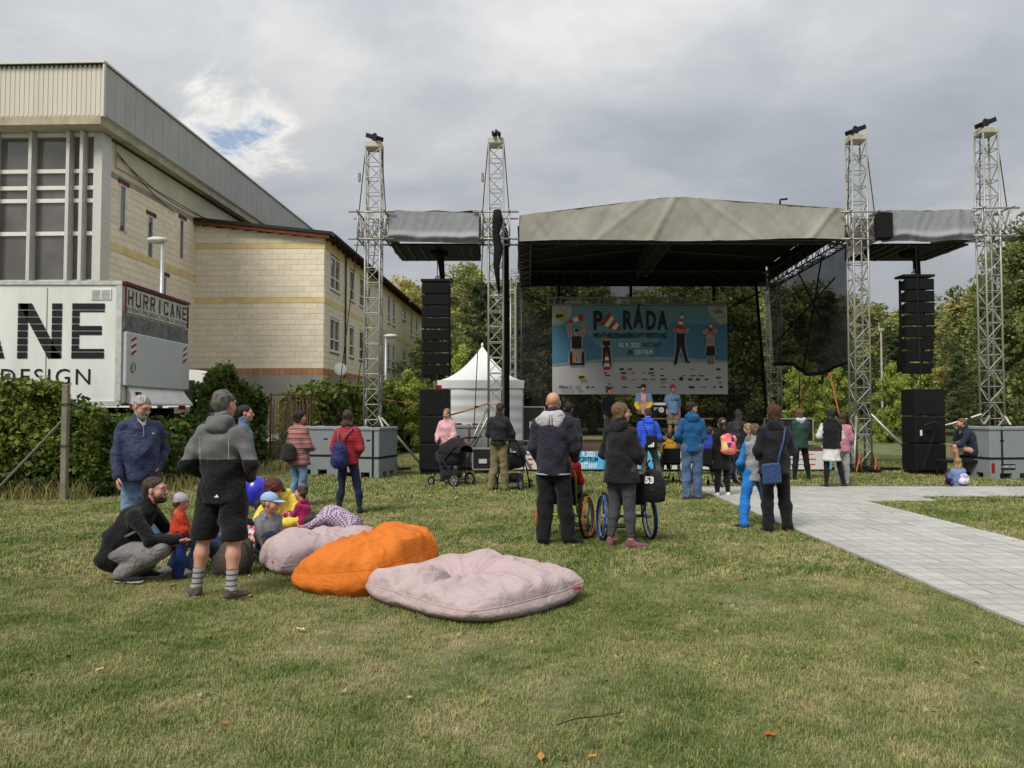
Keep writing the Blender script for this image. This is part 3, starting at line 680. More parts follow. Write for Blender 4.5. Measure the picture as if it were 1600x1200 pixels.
# ---- climber-covered fence and hedges on the left
vine_m = leaf_mat('vine_leaf', (146,158,70), (62,82,36), .2); vine2_m = leaf_mat('ivy_leaf', (116,136,62), (52,72,34), .2)
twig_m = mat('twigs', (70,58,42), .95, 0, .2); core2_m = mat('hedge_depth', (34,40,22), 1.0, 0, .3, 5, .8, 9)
def hedge(name, label, pts, thick, n, leaf, m, seed, cat='hedge'):
    """pts: (x, y, z0, z1) along the hedge foot; leaves crowd the skin of an uneven bank"""
    rg = np.random.RandomState(seed); t = thing(name, label, cat, (pts[0][0], pts[0][1], 0)); A = np.array(pts, float); L0 = A[0, :2].copy(); L0 = np.array((L0[0], L0[1], 0))
    sg = np.linalg.norm(np.diff(A[:, :2], axis=0), axis=1); cum = np.concatenate([[0], np.cumsum(sg)]); u = rg.rand(n)*cum[-1]
    ip = lambda k, q: np.interp(q, cum, A[:, k])
    d = np.stack([np.gradient(A[:, 0]), np.gradient(A[:, 1])], 1); d /= np.linalg.norm(d, axis=1)[:, None]
    nx, ny = np.interp(u, cum, -d[:, 1]), np.interp(u, cum, d[:, 0])
    v = rg.rand(n)**.8; lump = .5 + .25*np.sin(u*2.1+1) + .2*np.sin(u*5.3+v*4) + .18*np.sin(v*9+u*3.1)
    ztop = ip(3, u) + .13*np.sin(u*3.3) + .11*np.sin(u*7.9+2) + .07*np.sin(u*17+1); z = ip(2, u) + v*(ztop-ip(2, u))
    side = np.where(rg.rand(n) < .72, -1, 1)*1.0; off = side*thick*(.45+.55*lump)*np.sqrt(np.clip(1-(v*1.02-.25)**2*1.1, .06, 1)) + rg.normal(size=n)*.07
    tp = rg.rand(n) < .16; off = np.where(tp, (rg.rand(n)*2-1)*thick*.8, off); z = np.where(tp, ztop + np.abs(rg.normal(size=n))*.09, z)
    C = np.stack([ip(0, u)+nx*off, ip(1, u)+ny*off, np.maximum(z + rg.normal(size=n)*.05, .02)], 1)
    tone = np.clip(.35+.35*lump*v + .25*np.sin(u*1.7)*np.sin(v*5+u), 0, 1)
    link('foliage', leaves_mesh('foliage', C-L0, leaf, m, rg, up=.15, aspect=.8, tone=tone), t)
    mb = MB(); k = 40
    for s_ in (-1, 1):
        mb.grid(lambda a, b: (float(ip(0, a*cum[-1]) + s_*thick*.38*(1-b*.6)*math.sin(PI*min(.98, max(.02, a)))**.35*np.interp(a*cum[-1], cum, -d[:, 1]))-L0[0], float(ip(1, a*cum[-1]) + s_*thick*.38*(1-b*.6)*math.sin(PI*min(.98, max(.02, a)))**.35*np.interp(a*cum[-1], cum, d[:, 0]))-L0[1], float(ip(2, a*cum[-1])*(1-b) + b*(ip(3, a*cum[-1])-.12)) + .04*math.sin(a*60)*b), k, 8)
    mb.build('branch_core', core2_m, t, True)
    mb = MB()
    for i in range(26):
        q = rg.rand()*cum[-1]; x, y = float(ip(0, q))-L0[0], float(ip(1, q))-L0[1]; z1 = float(ip(3, q))
        mb.tube([(x,y,0),(x+rg.normal()*.15,y+rg.normal()*.15,z1*.5),(x+rg.normal()*.3,y+rg.normal()*.3,z1*.95)], [.02,.014,.005], 4, False)
    mb.build('stems', twig_m, t)
    return t
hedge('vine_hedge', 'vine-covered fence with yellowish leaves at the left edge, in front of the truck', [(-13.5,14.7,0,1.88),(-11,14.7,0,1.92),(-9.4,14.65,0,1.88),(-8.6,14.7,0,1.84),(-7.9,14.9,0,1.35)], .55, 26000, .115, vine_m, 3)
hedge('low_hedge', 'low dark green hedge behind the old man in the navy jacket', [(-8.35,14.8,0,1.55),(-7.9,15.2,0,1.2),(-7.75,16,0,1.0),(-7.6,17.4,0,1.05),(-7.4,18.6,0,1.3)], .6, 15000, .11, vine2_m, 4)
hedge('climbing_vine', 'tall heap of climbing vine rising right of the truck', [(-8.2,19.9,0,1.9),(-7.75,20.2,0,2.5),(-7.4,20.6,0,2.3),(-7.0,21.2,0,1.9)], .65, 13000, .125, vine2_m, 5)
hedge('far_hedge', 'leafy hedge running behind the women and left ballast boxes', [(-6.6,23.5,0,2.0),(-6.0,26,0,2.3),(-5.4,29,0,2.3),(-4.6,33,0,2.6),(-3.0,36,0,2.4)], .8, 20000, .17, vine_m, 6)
rust_m = mat('rusty_steel', (98,62,44), .9, .2, .25, 9); postm = mat('weathered_concrete', (138,130,116), .95, 0, .2, 5, .4, 30)
def fpost(px, py0, py1, d, r=.06):
    t = thing('fence_post', 'concrete fence post with diagonal brace standing in the vine hedge', 'fence post', (at(px, py1, d).x, d, 0))
    h = at(px, py0, d).z; m = MB(); m.bevbox((0,0,h/2), (.105,.10,h), .012); m.build('post', postm, t)
    m = MB(); m.tube([(-.05,0,1.45),(-1.35,-.05,.02)], .025, 6); m.build('brace', mat('grey_pipe', (128,124,116), .6, .3), t)
    m = MB(); m.torus((0,0,1.0), (0,0,1), .085, .012, 12, 5); m.torus((0,0,1.75), (0,0,1), .085, .012, 12, 5); m.build('wire_tie', rust_m, t)
fpost(100, 600, 770, 13.95)
fr = thing('rusty_fence_frame', 'rusty braced fence frame with a reed mat, behind the grey-haired man', 'fence', (-6.9, 22.0, 0))
m = MB()
for x in (0, 1.15): m.tube([(x,0,0),(x,0,2.15)], .03, 6)
m.tube([(0,0,2.1),(1.15,0,2.1)], .025, 6); m.tube([(0,0,.3),(1.15,0,.3)], .025, 6); m.tube([(-.9,-.02,.9),(.05,-.02,2.05)], .022, 6); m.tube([(1.15,.02,2.1),(2.0,.02,.1)], .022, 6)
m.build('frame', rust_m, fr)
reed = mat('reed_mat', (128,108,82), .95, 0, .25, 6, .4, 30, stretch=(12,12,.5))
m = MB(); rg_ = random.Random(2)
for i in range(30): x = .03+i*.037; m.tube([(x, .05+rg_.uniform(-.01,.01), .25), (x+rg_.uniform(-.02,.02), .05, 1.95+rg_.uniform(-.15,.1))], .011, 4)
m.build('reed_mat', reed, fr)

# ---- tall dry grass at the hedge foot, weeds in the lawn
def blades_along(name, label, fn, n, h0, h1, w, cols, seed):
    rg = np.random.RandomState(seed); P = fn(rg, n); a = rg.rand(n)*6.283; h = h0+(h1-h0)*rg.rand(n)**1.5; ln = h*(.15+.5*rg.rand(n)); b = rg.rand(n)*6.283
    wx, wy = w*np.cos(a)/2, w*np.sin(a)/2; V = np.zeros((n, 5, 3), np.float32); z = np.zeros(n)
    V[:, 0] = np.stack([P[:, 0]-wx, P[:, 1]-wy, z], 1); V[:, 1] = np.stack([P[:, 0]+wx, P[:, 1]+wy, z], 1)
    V[:, 2] = np.stack([P[:, 0]+wx*.8+ln*.4*np.cos(b), P[:, 1]+wy*.8+ln*.4*np.sin(b), h*.6], 1); V[:, 3] = np.stack([P[:, 0]-wx*.8+ln*.4*np.cos(b), P[:, 1]-wy*.8+ln*.4*np.sin(b), h*.6], 1); V[:, 4] = np.stack([P[:, 0]+ln*np.cos(b), P[:, 1]+ln*np.sin(b), h*.95], 1)
    k = np.arange(n)*5; Q = np.concatenate([np.stack([k,k+1,k+2],1), np.stack([k,k+2,k+3],1), np.stack([k+3,k+2,k+4],1)])
    me = np_mesh(name, V.reshape(-1,3), Q, leaf_mat(name+'_mat', *cols, .1), False); at_ = me.attributes.new('tone', 'FLOAT', 'POINT'); at_.data.foreach_set('value', np.repeat(rg.rand(n), 5).astype(np.float32))
    return tag(link(name, me), label, 'grass', kind='stuff')
def hedge_foot(rg, n):
    u = rg.rand(n); x = np.where(u < .6, -13+ (u/.6)*5.2, -7.75+ (u-.6)/.4*1.2); y = np.where(u < .6, 14.25, 14.6+(u-.6)/.4*8.5); off = np.abs(rg.normal(size=n))*.22
    return np.stack([x+np.where(u < .6, rg.normal(size=n)*.1, off+.45), y-np.where(u < .6, off-.1, 0)], 1)
blades_along('dry_grass', 'tall dry grass along the foot of the hedges', hedge_foot, 4200, .08, .46, .012, ((190,172,120), (108,116,60)), 31)
lawn('lawn_weeds', 'small broad-leaved weeds scattered through the lawn', scatter(2.4, 12.0, 5.5, 8), [clump('weed_rosette', 9, .02, .006, .020, .018, 21), clump('weed_rosette', 7, .03, .006, .016, .024, 22)], 41, .8, 1.9)
# ================================================================== TRUCK AND VAN
black_print = mat('black_print', (22,22,26), .5, 0, .05); grey_print = mat('grey_print', (70,70,74), .5, 0, .05)
GLY = {  # strokes: ('r', x0, y0, x1, y1) bar, ('s', x0, y0, x1, y1, w) slant with horizontal width w; unit box 0..1 wide
 'H': [('r',0,0,.23,1),('r',.77,0,1,1),('r',.23,.42,.77,.58)], 'U': [('r',0,.12,.23,1),('r',.77,.12,1,1),('r',.1,0,.9,.16)],
 'R': [('r',0,0,.23,1),('r',.23,.84,.85,1),('r',.75,.52,1,.92),('r',.23,.42,.88,.57),('s',.45,.42,.74,0,.26)], 'I': [('r',.35,0,.65,1)],
 'C': [('r',0,.14,.23,.86),('r',.1,.84,.95,1),('r',.1,0,.95,.16),('r',.75,.68,1,.9),('r',.75,.1,1,.32)],
 'A': [('s',0,0,.36,1,.26),('s',.74,0,.38,1,.26),('r',.25,.22,.75,.36)], 'N': [('r',0,0,.23,1),('r',.77,0,1,1),('s',0,1,.70,0,.30)],
 'E': [('r',0,0,.23,1),('r',.23,.83,1,1),('r',.23,.42,.92,.58),('r',.23,0,1,.17)] }
def striped_text(mb, word, o, u, v, w, h, gap, bands, cut=.13):
    """block letters sliced by thin horizontal gaps, standing on plane o + a*u + b*v"""
    o, u, v = Vector(o), Vector(u), Vector(v); n = u.cross(v).normalized()*.004
    x = 0
    for ch in word:
        for st in GLY[ch]:
            for k in range(bands):
                b0, b1 = k/bands, (k+1-cut)/bands
                lo, hi = min(st[2], st[4]), max(st[2], st[4]); y0, y1 = max(b0, lo), min(b1, hi)
                if y1-y0 < .005: continue
                if st[0] == 'r': q = [(st[1],y0),(st[3],y0),(st[3],y1),(st[1],y1)]
                else:
                    f = lambda y: st[1] + (st[3]-st[1])*(y-st[2])/(st[4]-st[2]); q = [(f(y0),y0),(f(y0)+st[5],y0),(f(y1)+st[5],y1),(f(y1),y1)]
                P = [o + u*(x+a*w) + v*(b*h) for a, b in q]; mb.add([p+n for p in P], [(0,1,2,3)])
        x += w+gap
tw = mat('truck_white', (226,227,222), .45, 0, .09, 1.0, 0, 40, .4, stretch=(2.2,2.2,.5)); tg = mat('truck_grey', (150,152,152), .5, .3, .2, 3)
tm = mat('truck_maroon', (104,34,40), .5); td = mat('truck_black', (24,24,26), .6); rub = mat('rubber', (26,26,27), .85); red_l = mat('red_lens', (150,26,20), .25, 0, .1); org = mat('orange_reflector', (214,72,34), .4)
TRX, TRY = -8.16, 16.0
tr = thing('box_truck', 'white box truck with large black striped lettering, parked behind the vine hedge', 'truck', (TRX, TRY, .65))
Z = lambda z: z-.65
m = MB(); m.bevbox((-5.6, 1.6, Z(3.045)), (11.2, 3.2, 2.57), .04); m.build('cargo_box', tw, tr)
m = MB()
for x in (-1.55, -3.1, -4.65, -6.2, -7.75, -9.3): m.box((x, -.004, Z(3.05)), (.012, .012, 2.3))
m.build('panel_seam', tg, tr)
m = MB(); m.box2((-11.2,-.03,Z(4.26)),(.02,.05,Z(4.345))); m.box2((-11.2,-.03,Z(1.74)),(.0,.05,Z(1.83))); m.box2((-.10,-.02,Z(1.84)),(.02,.06,Z(4.25))); m.build('edge_trim', mat('trim_pale', (206,208,204), .4, .2), tr)
for i, ch_ in zip(range(-5, 4), 'HURRICANE'):      # the word runs on towards the cab, out of view
    m = MB(); striped_text(m, ch_, (-2.15+1.13*(i-2)-.05*(i < 2), -.008, Z(2.72)), (1,0,0), (0,0,1), .92 if ch_ != 'E' else .68, 1.17, .2, 8); m.build('letter', black_print, tr)
text_mesh('side_caption', 'EVENT PRODUCTION & DESIGN', .47, black_print, tr, (-.58, -.012, Z(2.32)), (PI/2, 0, 0), 1.02, 'RIGHT', 0, 1.22)
m = MB(); m.box((-.42,-.012,Z(4.06)), (.42,.016,.22)); vt = m.build('vent_plate', tw, tr)
m = MB()
for i in range(7): m.box((-.52,-.022,Z(3.98)+i*.026), (.17,.008,.008)); m.box((-.32,-.022,Z(3.98)+i*.026), (.17,.008,.008))
m.build('louvre', tg, vt)
# rear end
m = MB(); m.box2((.003,.03,Z(3.70)),(.05,3.17,Z(4.24))); sg = m.build('rear_sign', mat('sign_cream', (212,206,192), .6), tr)
m = MB(); m.box2((0.003,0,Z(4.27)),(.09,3.2,Z(4.34))); m.box2((.052,.02,Z(3.68)),(.07,.08,Z(4.24))); m.box2((.052,3.12,Z(3.68)),(.07,3.18,Z(4.24))); m.build('sign_border', tm, sg)
for i, ch_ in enumerate('HURRICANE'): m = MB(); striped_text(m, ch_, (.056, .16+i*.335, Z(3.87)), (0,1,0), (0,0,1), .235, .32, .085, 8, .24); m.build('letter', black_print, sg)
text_mesh('sign_caption', 'EVENT PRODUCTION & DESIGN', .135, grey_print, sg, (.058, 1.62, Z(3.775)), (PI/2, 0, PI/2), 1.42, 'CENTER', 0, 1.1)
m = MB(); m.box2((.003,.02,Z(3.30)),(.06,3.18,Z(3.65))); m.build('lift_header', mat('scuffed_zinc', (140,142,142), .5, .5, .3, 6), tr)
m = MB(); m.bevbox((.06,1.6,Z(2.72)), (.10,3.14,1.14), .02); lp = m.build('tail_lift', mat('lift_grey', (196,198,198), .5, .1, .05), tr)
for y, z in ((.32, 3.0), (2.88, 3.0)):
    m = MB(); m.box((.115,y,Z(z)), (.008,.24,.36)); wf = m.build('warning_flag', mat('flag_white', (220,216,210), .7), lp)
    m = MB()
    for k in (-1, 0, 1):
        a = z-.02+k*.14; m.add([(.121,y-.11,Z(a-.05)),(.121,y+.11,Z(a+.07)-.02),(.121,y+.11,Z(a+.12)-.02),(.121,y-.11,Z(a+.02))], [(0,1,2,3)])
    m.build('red_stripe', mat('flag_red', (170,30,40), .7), wf)
m = MB(); m.cyl((.118,.30,Z(2.55)), (1,0,0), .105, .006, 20); s85 = m.build('speed_sticker', mat('sticker_white', (230,226,220), .6), lp)
m = MB(); m.torus((.122,.30,Z(2.55)), (1,0,0), .095, .011, 20, 4); m.build('sticker_ring', tm, s85)
text_mesh('sticker_number', '85', .14, black_print, s85, (.123, .30, Z(2.55)), (PI/2, 0, PI/2), .9)
m = MB(); m.add([(.02,.25,Z(2.16)),(.02,2.95,Z(2.16)),(.26,3.05,Z(1.80)),(.26,.12,Z(1.80)),(.02,.25,Z(1.78)),(.02,2.95,Z(1.78)),(.26,3.05,Z(1.76)),(.26,.12,Z(1.76))], [(0,3,2,1),(4,5,6,7),(0,1,5,4),(1,2,6,5),(2,3,7,6),(3,0,4,7)]); rp_ = m.build('ramp_flap', tw, lp)
m = MB(); m.box((.155,.50,Z(2.0)), (.02,.22,.07), (0,R(-35),0)); m.build('hand_slot', td, rp_)
for y in (.55, 2.75):
    m = MB(); m.box((.12,y,Z(1.74)), (.02,.7 if y < 1 else .35,.17)); m.build('reflector', org, tr)
    m = MB(); m.box((-.05,y,Z(1.47)), (.16,.62,.20)); tl_ = m.build('tail_light', td, tr)
    m = MB(); m.box((.035,y-.1,Z(1.47)), (.02,.30,.14)); m.build('lens', red_l, tl_)
    m = MB(); m.box((-.2,y,Z(1.12)), (.03,.55,.55)); m.build('mud_flap', rub, tr)
m = MB(); m.box2((-11,.5,Z(1.35)),(-.05,.75,Z(1.70))); m.box2((-11,2.45,Z(1.35)),(-.05,2.7,Z(1.70))); m.box2((-.3,.1,Z(1.30)),(-.1,3.1,Z(1.42))); m.build('chassis', td, tr)
for x in (-1.5, -8.6):
    for y in (.3, 2.9):
        m = MB(); m.torus((x,y,.46), (0,1,0), .32, .14, 22, 8); w_ = m.build('wheel', rub, tr, True)
        m = MB(); m.cyl((x,y,.46), (0,1,0), .24, .2, 16); m.build('rim', tg, w_)
vn = thing('parked_van', 'white van parked beyond the truck, mostly hidden', 'van', (-11.9, 23.6, .65))
m = MB(); m.prism([(0,.3),(2.5,.3),(2.5,1.35),(2.38,2.15),(2.2,2.25),(-2.2,2.25),(-2.4,1.6),(-2.5,.3)], (0,2,0), (1,0,0), (0,0,1), 2.0); m.build('body', tw, vn)
m = MB(); m.box((1.85,-.012,1.62), (.62,.03,.62)); m.build('window', glass('van_glass', (24,26,28)), vn)
m = MB(); m.box((1.85,-.012,.80), (.95,.03,.62)); m.build('side_panel', mat('van_grey', (96,98,98), .6), vn)
m = MB(); m.box((2.45,-.03,1.2), (.10,.06,1.8)); m.build('corner_trim', tw, vn)
for x in (-1.5, 1.4):
    m = MB(); m.torus((x,.1,.33), (0,1,0), .22, .11, 18, 8); m.build('wheel', rub, vn, True)

# ================================================================== STAGE
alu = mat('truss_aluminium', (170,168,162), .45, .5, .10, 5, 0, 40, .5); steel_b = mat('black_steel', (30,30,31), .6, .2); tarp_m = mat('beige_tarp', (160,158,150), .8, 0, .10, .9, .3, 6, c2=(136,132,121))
tarp_g = mat('grey_tarp', (146,148,153), .8, 0, .08, 1.3, .25, 6); black_pvc = mat('black_lining', (34,33,32), .8, 0, .1, 1, .3, 3); blk_cloth = mat('black_drape', (20,20,21), .9, 0, .1); rope_m = mat('black_rope', (34,33,34), .9); strap_o = mat('orange_strap', (180,110,60), .9); strap_r = mat('red_strap', (150,34,40), .9)
def box_truss(p0, p1, w, h=None, step=.5, rc=.025, rb=.012, up=(0,0,1)):
    """returns four chord MBs and one bracing MB"""
    p0, p1 = Vector(p0), Vector(p1); d = (p1-p0); L = d.length; d.normalize(); up = Vector(up)
    s = d.cross(up)
    if s.length < 1e-3: s = Vector((1,0,0))
    s.normalize(); u = s.cross(d).normalized(); h = h or w
    cs = [s*(a*w/2)+u*(b*h/2) for a, b in ((-1,-1),(1,-1),(1,1),(-1,1))]; ch = []
    for c in cs: m = MB(); m.tube([p0+c, p1+c], rc, 8); ch.append(m)
    br = MB(); n = max(1, round(L/step))
    for f in range(4):
        a, b = cs[f], cs[(f+1) % 4]
        for i in range(n):
            q0, q1 = p0 + d*(L*i/n), p0 + d*(L*(i+1)/n)
            br.tube([q0+a, q0+b], rb, 5, False)
            br.tube([q0+(a if (i+f) % 2 else b), q1+(b if (i+f) % 2 else a)], rb, 5, False)
        br.tube([p1+a, p1+b], rb, 5, False)
    return ch, br
def tower(label, x, y, top, rail_yaw, base=0.15, struts=(), ropes=()):
    t = thing('truss_tower', label, 'truss tower', (x, y, 0), 0, 'lifting towers of the stage')
    ch, br = box_truss((0,0,base), (0,0,top), .40, .40, .42, .027, .013, (0,1,0))
    for c in ch: c.build('chord', alu, t, True)
    br.build('bracing', alu, t, True)
    m = MB(); m.bevbox((0,0,top+.085), (.45,.45,.17), .02); hd = m.build('head_block', mat('head_plate', (196,190,170), .6, .2, .15, 4), t)
    Mr = Matrix.Rotation(rail_yaw, 3, 'Z') @ Matrix.Rotation(R(24), 3, 'X'); m = MB()
    for s in (-.08, .08): m.box(Vector((0,0,top+.34)) + Mr @ Vector((s,0,0)), (.05,.75,.12), Mr)
    m.build('pulley_rail', steel_b, hd)
    m = MB(); m.torus(Vector((0,0,top+.34)), Mr @ Vector((1,0,0)), .10, .03, 14, 6); m.build('pulley', steel_b, hd, True)
    # sleeve block that rides on the tower
    m = MB(); z0, z1 = 6.28, 7.02
    for s in (-1,1):
        for q in (-1,1):
            m.tube([(s*.37,q*.37,z0),(s*.37,q*.37,z1)], .024, 6)
    for z in (z0, z1):
        for q in (-1,1): m.tube([(-.62,q*.37,z),(.62,q*.37,z)], .026, 6); m.tube([(q*.37,-.55,z),(q*.37,.55,z)], .026, 6)
    for s in (-1,1):
        for (z, zz) in ((z0, z1), (z1, z0)):
            m.tube([(-.37,s*.37,z),(0,s*.37,zz)], .015, 5); m.tube([(0,s*.37,z),(.37,s*.37,zz)], .015, 5); m.tube([(s*.37,-.37,z),(s*.37,0,zz)], .015, 5); m.tube([(s*.37,0,z),(s*.37,.37,zz)], .015, 5)
    m.build('sleeve_block', alu, t, True)
    for sx in (-1, 1):
        m = MB(); m.tube([(sx*.22,-.1,top+.02),(sx*.36,-.25,7.05)], .014, 5); m.build('hoist_cable', rope_m, t)
    m = MB(); m.bevbox((-.36*(1 if x < 5 else -1 if False else 1),-.24,8.0), (.07,.07,.26), .02); m.build('cable_grip', mat('grip_zinc', (160,150,130), .5, .3), t)
    m = MB(); m.box((0,0,.08), (.7,.7,.10)); m.box((0,0,.06), (2.1,.10,.08)); m.box((0,0,.065), (.10,2.1,.08)); m.build('base_frame', steel_b, t)
    for (dx, dy, z) in struts:
        m = MB(); a = Vector((math.copysign(.2, dx) if dx else 0, math.copysign(.2, dy) if dy else 0, z)); m.tube([a, (dx, dy, .10)], .034, 8); m.build('outrigger', alu, t, True)
    for (b, c) in ropes:
        m = MB(); m.tube(rope(b[:3], c, .0), b[3] if len(b) > 3 else .013, 5); m.build('guy_rope', rope_m, t)
    return t
tower('outer left lattice tower rising from the grey ballast boxes', -3.8, 21.0, 8.85, R(35), struts=((.75,-.35,1.5),(1.3,.5,1.45),(-.7,.3,1.4)), ropes=(((-.4,-.2,6.25),(-1.5,1.5,.1)),((.1,.2,7.0),(-1.9,6,.1)),))
tower('inner left lattice tower between hanging loudspeakers and stage roof', -.44, 21.0, 8.95, R(5), struts=((-1.0,-.5,1.75),(.95,-.55,1.25),(-.9,.7,1.5)), ropes=(((-.35,-.2,6.25),(-.55,-.9,1.2)),))
tower('inner right lattice tower at the right end of the stage roof', 9.5, 21.0, 9.05, R(-55), struts=((-.55,-.8,1.5),(1.55,-.35,1.55),(.7,.7,1.3)))
tower('outer right lattice tower beside the grey ballast box', 12.85, 20.6, 9.1, R(-60), struts=((-1.25,-.4,1.5),(.9,-.5,1.5)), ropes=(((.4,.2,6.25),(1.9,3.5,.1)),((-1.9,.1,6.1),(-2.0,-.2,2.0)),))
def back_tower(label, x, y):
    t = thing('truss_tower', label, 'truss tower', (x, y, 0), 0, 'lifting towers of the stage'); ch, br = box_truss((0,0,.1), (0,0,6.9), .40, .40, .42, .027, .013, (0,1,0))
    for c in ch: c.build('chord', alu, t, True)
    br.build('bracing', alu, t, True); m = MB(); m.box((0,0,.06), (.8,.8,.1)); m.build('base_frame', steel_b, t)
    m = MB()
    for z in (6.1, 6.75):
        for q in (-.36,.36): m.tube([(-.5,q,z),(.5,q,z)], .024, 6); m.tube([(q,-.5,z),(q,.5,z)], .024, 6)
    for q in (-.36,.36):
        for p in (-.36,.36): m.tube([(p,q,6.1),(p,q,6.75)], .02, 6); m.tube([(p,q,6.1),(-p,q,6.75)], .014, 5)
    m.build('sleeve_block', alu, t, True)
back_tower('rear left lattice tower half hidden by the black drape', .15, 28.6); back_tower('rear right lattice tower between backdrop and side netting', 9.75, 28.6)
# ---- stage roof
roof = thing('stage_roof', 'gabled stage roof with creased beige tarpaulin front and dark lining', 'stage roof', (4.7, 21.0, 6.2))
def ridge(x, x0=.2, x1=9.05, zl=6.95, zr=7.13, za=7.44):
    a, b = 4.15, 4.78
    if x < a: return zl + (za-zl)*(x-x0)/(a-x0)
    if x > b: return zr + (za-zr)*(x1-x)/(x1-b)
    return za
from mathutils import noise as NZ
def rid(x, y, z=0.0): return 1-2.2*abs(NZ.noise(Vector((x, y, z))))
def crease(x, z):
    """slack tarpaulin: broad sag, a few pulled folds falling from the ridge and corners, small crumples"""
    a = .05*NZ.noise(Vector((x*.7, z*.8, 1))) + .030*rid(x*1.1-z*.9, z*.35, 4) + .016*rid(x*2.6+z*2.0, z*.9, 7) + .008*rid(x*6-z*2, z*3, 9)
    for c, k, w, d in ((4.35,-.55,.10,.07), (4.8,.75,.12,.07), (8.9,-.8,.10,.06), (.5,.6,.10,.04), (5.3,1.4,.10,.035), (3.6,-1.3,.12,.03)): a -= d*math.exp(-((x-c-k*(7.3-z))/w)**2)
    return a
m = MB()
def ft(u, v):
    x = .2+8.85*u; zt = ridge(x); zb = 6.24+.05*u+.03*math.sin(u*9); z = zb+(zt-zb)*v; return (x, 20.72+crease(x, z)*.8-.05*(1-v)*math.sin(PI*u), z)
m.grid(ft, 150, 22); m.build('front_tarpaulin', tarp_m, roof, True, True)
m = MB(); m.grid(lambda u, v: (.2+(8.85+.5*v)*u, 20.74+7.9*v, ridge(.2+8.85*u)+.02*math.sin(v*18)), 40, 20); m.build('canopy', tarp_m, roof, True, True)
m = MB(); m.grid(lambda u, v: (.22+(8.8+.5*v)*(1-u), 20.80+7.8*v, ridge(.2+8.85*(1-u))-.10+.015*math.sin(v*25)), 40, 20); m.build('lining', black_pvc, roof, True, True)
m = MB(); m.grid(lambda u, v: (.24, 20.8+7.8*u, 6.45+.47*v), 10, 2); m.build('side_flap', black_pvc, roof, False, True)
m = MB(); m.grid(lambda u, v: (9.05+.5*u, 20.8+7.8*u, 6.45+.60*v), 10, 2); m.build('side_flap', black_pvc, roof, False, True)
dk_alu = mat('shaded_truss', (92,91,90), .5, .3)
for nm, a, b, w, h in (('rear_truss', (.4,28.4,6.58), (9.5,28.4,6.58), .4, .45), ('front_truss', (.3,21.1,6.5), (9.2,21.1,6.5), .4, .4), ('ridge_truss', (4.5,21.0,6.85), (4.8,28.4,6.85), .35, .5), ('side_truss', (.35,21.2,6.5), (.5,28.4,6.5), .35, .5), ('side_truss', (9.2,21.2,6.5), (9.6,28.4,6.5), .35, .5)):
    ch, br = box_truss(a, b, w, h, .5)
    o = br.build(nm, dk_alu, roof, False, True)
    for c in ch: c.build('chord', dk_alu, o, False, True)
m = MB(); m.grid(lambda u, v: (.3+9.2*u, 28.62, 6.3+(ridge(.2+8.85*u)-.08-6.3)*v), 40, 3); m.build('rear_gable', black_pvc, roof, False, True)
for v in (.25, .5, .75):
    m = MB(); m.tube([(.3,20.8+7.8*v,ridge(.3)-.14),(4.46,20.8+7.8*v,7.28),(9.2,20.8+7.8*v,ridge(9.0)-.16)], .03, 6); m.build('rafter', dk_alu, roof, False, True)
m = MB(); m.tube([(7.3,20.75,ridge(7.2)),(7.3,20.75,ridge(7.2)+.12),(7.5,20.75,ridge(7.2)+.14)], .03, 5); m.build('roof_hook', steel_b, roof, False, True)
# ---- wings between the tower pairs
def wing_beam(label, x0, x1, y, mirror=False):
    t = thing('wing_beam', label, 'truss beam', ((x0+x1)/2, y, 6.2), 0, 'covered loudspeaker beams'); cx = (x0+x1)/2; L = x1-x0
    ch, br = box_truss((-L/2-.45, .1, .45), (L/2+.45, .1, .45), .4, .5, .45)
    o = br.build('truss', alu, t)
    for c in ch: c.build('chord', alu, o)
    ph = 1.7 if mirror else 0
    def wt(u, v):
        x = L*u; fold = .05*NZ.noise(Vector((x*.9, v*.8, ph+1))) + .035*rid(x*1.3+v*.6*math.sin(x*2+ph), v*.25, ph+3)*(.3+.7*v) + .014*rid(x*3.5-v*1.2, v*.8, ph+5) + .006*rid(x*8, v*4, ph+8)
        roll = .17*math.exp(-((v-.17-.05*NZ.noise(Vector((x*1.5,0,ph))))/.11)**2)
        return (-L/2+x, -.28-fold-roll*(.75+.5*NZ.noise(Vector((x*2,3,ph)))), .02+.06*NZ.noise(Vector((x*1.2,7,ph)))+.05*u*(1 if mirror else -1)+(.84+.02*NZ.noise(Vector((x*2,9,ph))))*v)
    m = MB(); m.grid(wt, 80, 26); m.build('front_tarpaulin', tarp_g, t, True)
    m = MB(); m.grid(lambda u, v: (-L/2+L*u, -.28+2.2*v, .86-.10*v+.02*math.sin(u*15)), 20, 6); m.build('top_tarpaulin', tarp_g, t, True)
    for s in (-1, 1):
        m = MB(); m.grid(lambda u, v: (s*L/2-s*.04*math.sin(v*5), -.27+2.1*u, .06+.78*v-.12*u+.04*math.sin(u*9)), 10, 6); m.build('end_tarpaulin', tarp_m, t, True)
    m = MB(); m.box((0,.95,-.02), (L*.97,2.2,.05)); m.box((0,2.03,.22), (L*.97,.05,.5)); m.build('underside', black_pvc, t)
    m = MB()
    for x in (-.42,-.30,-.16,.30,.40): m.tube([(x*L,-.15,-.07),(x*L*1.0,1.9,-.07)], .022, 5)
    m.build('underside_tube', dk_alu, t)
    m = MB(); m.ell((.02*L,.75,-.10), (.26,.26,.16), 12, 7); m.build('hoist_hatch', steel_b, t, True)
    m = MB(); m.tube([(.03*L,.5,-.08),(.05*L,.5,-.3),(.07*L,.5,-.85)], [.09,.10,.07], 9); m.build('chain_bag', blk_cloth, t, True)
    return t
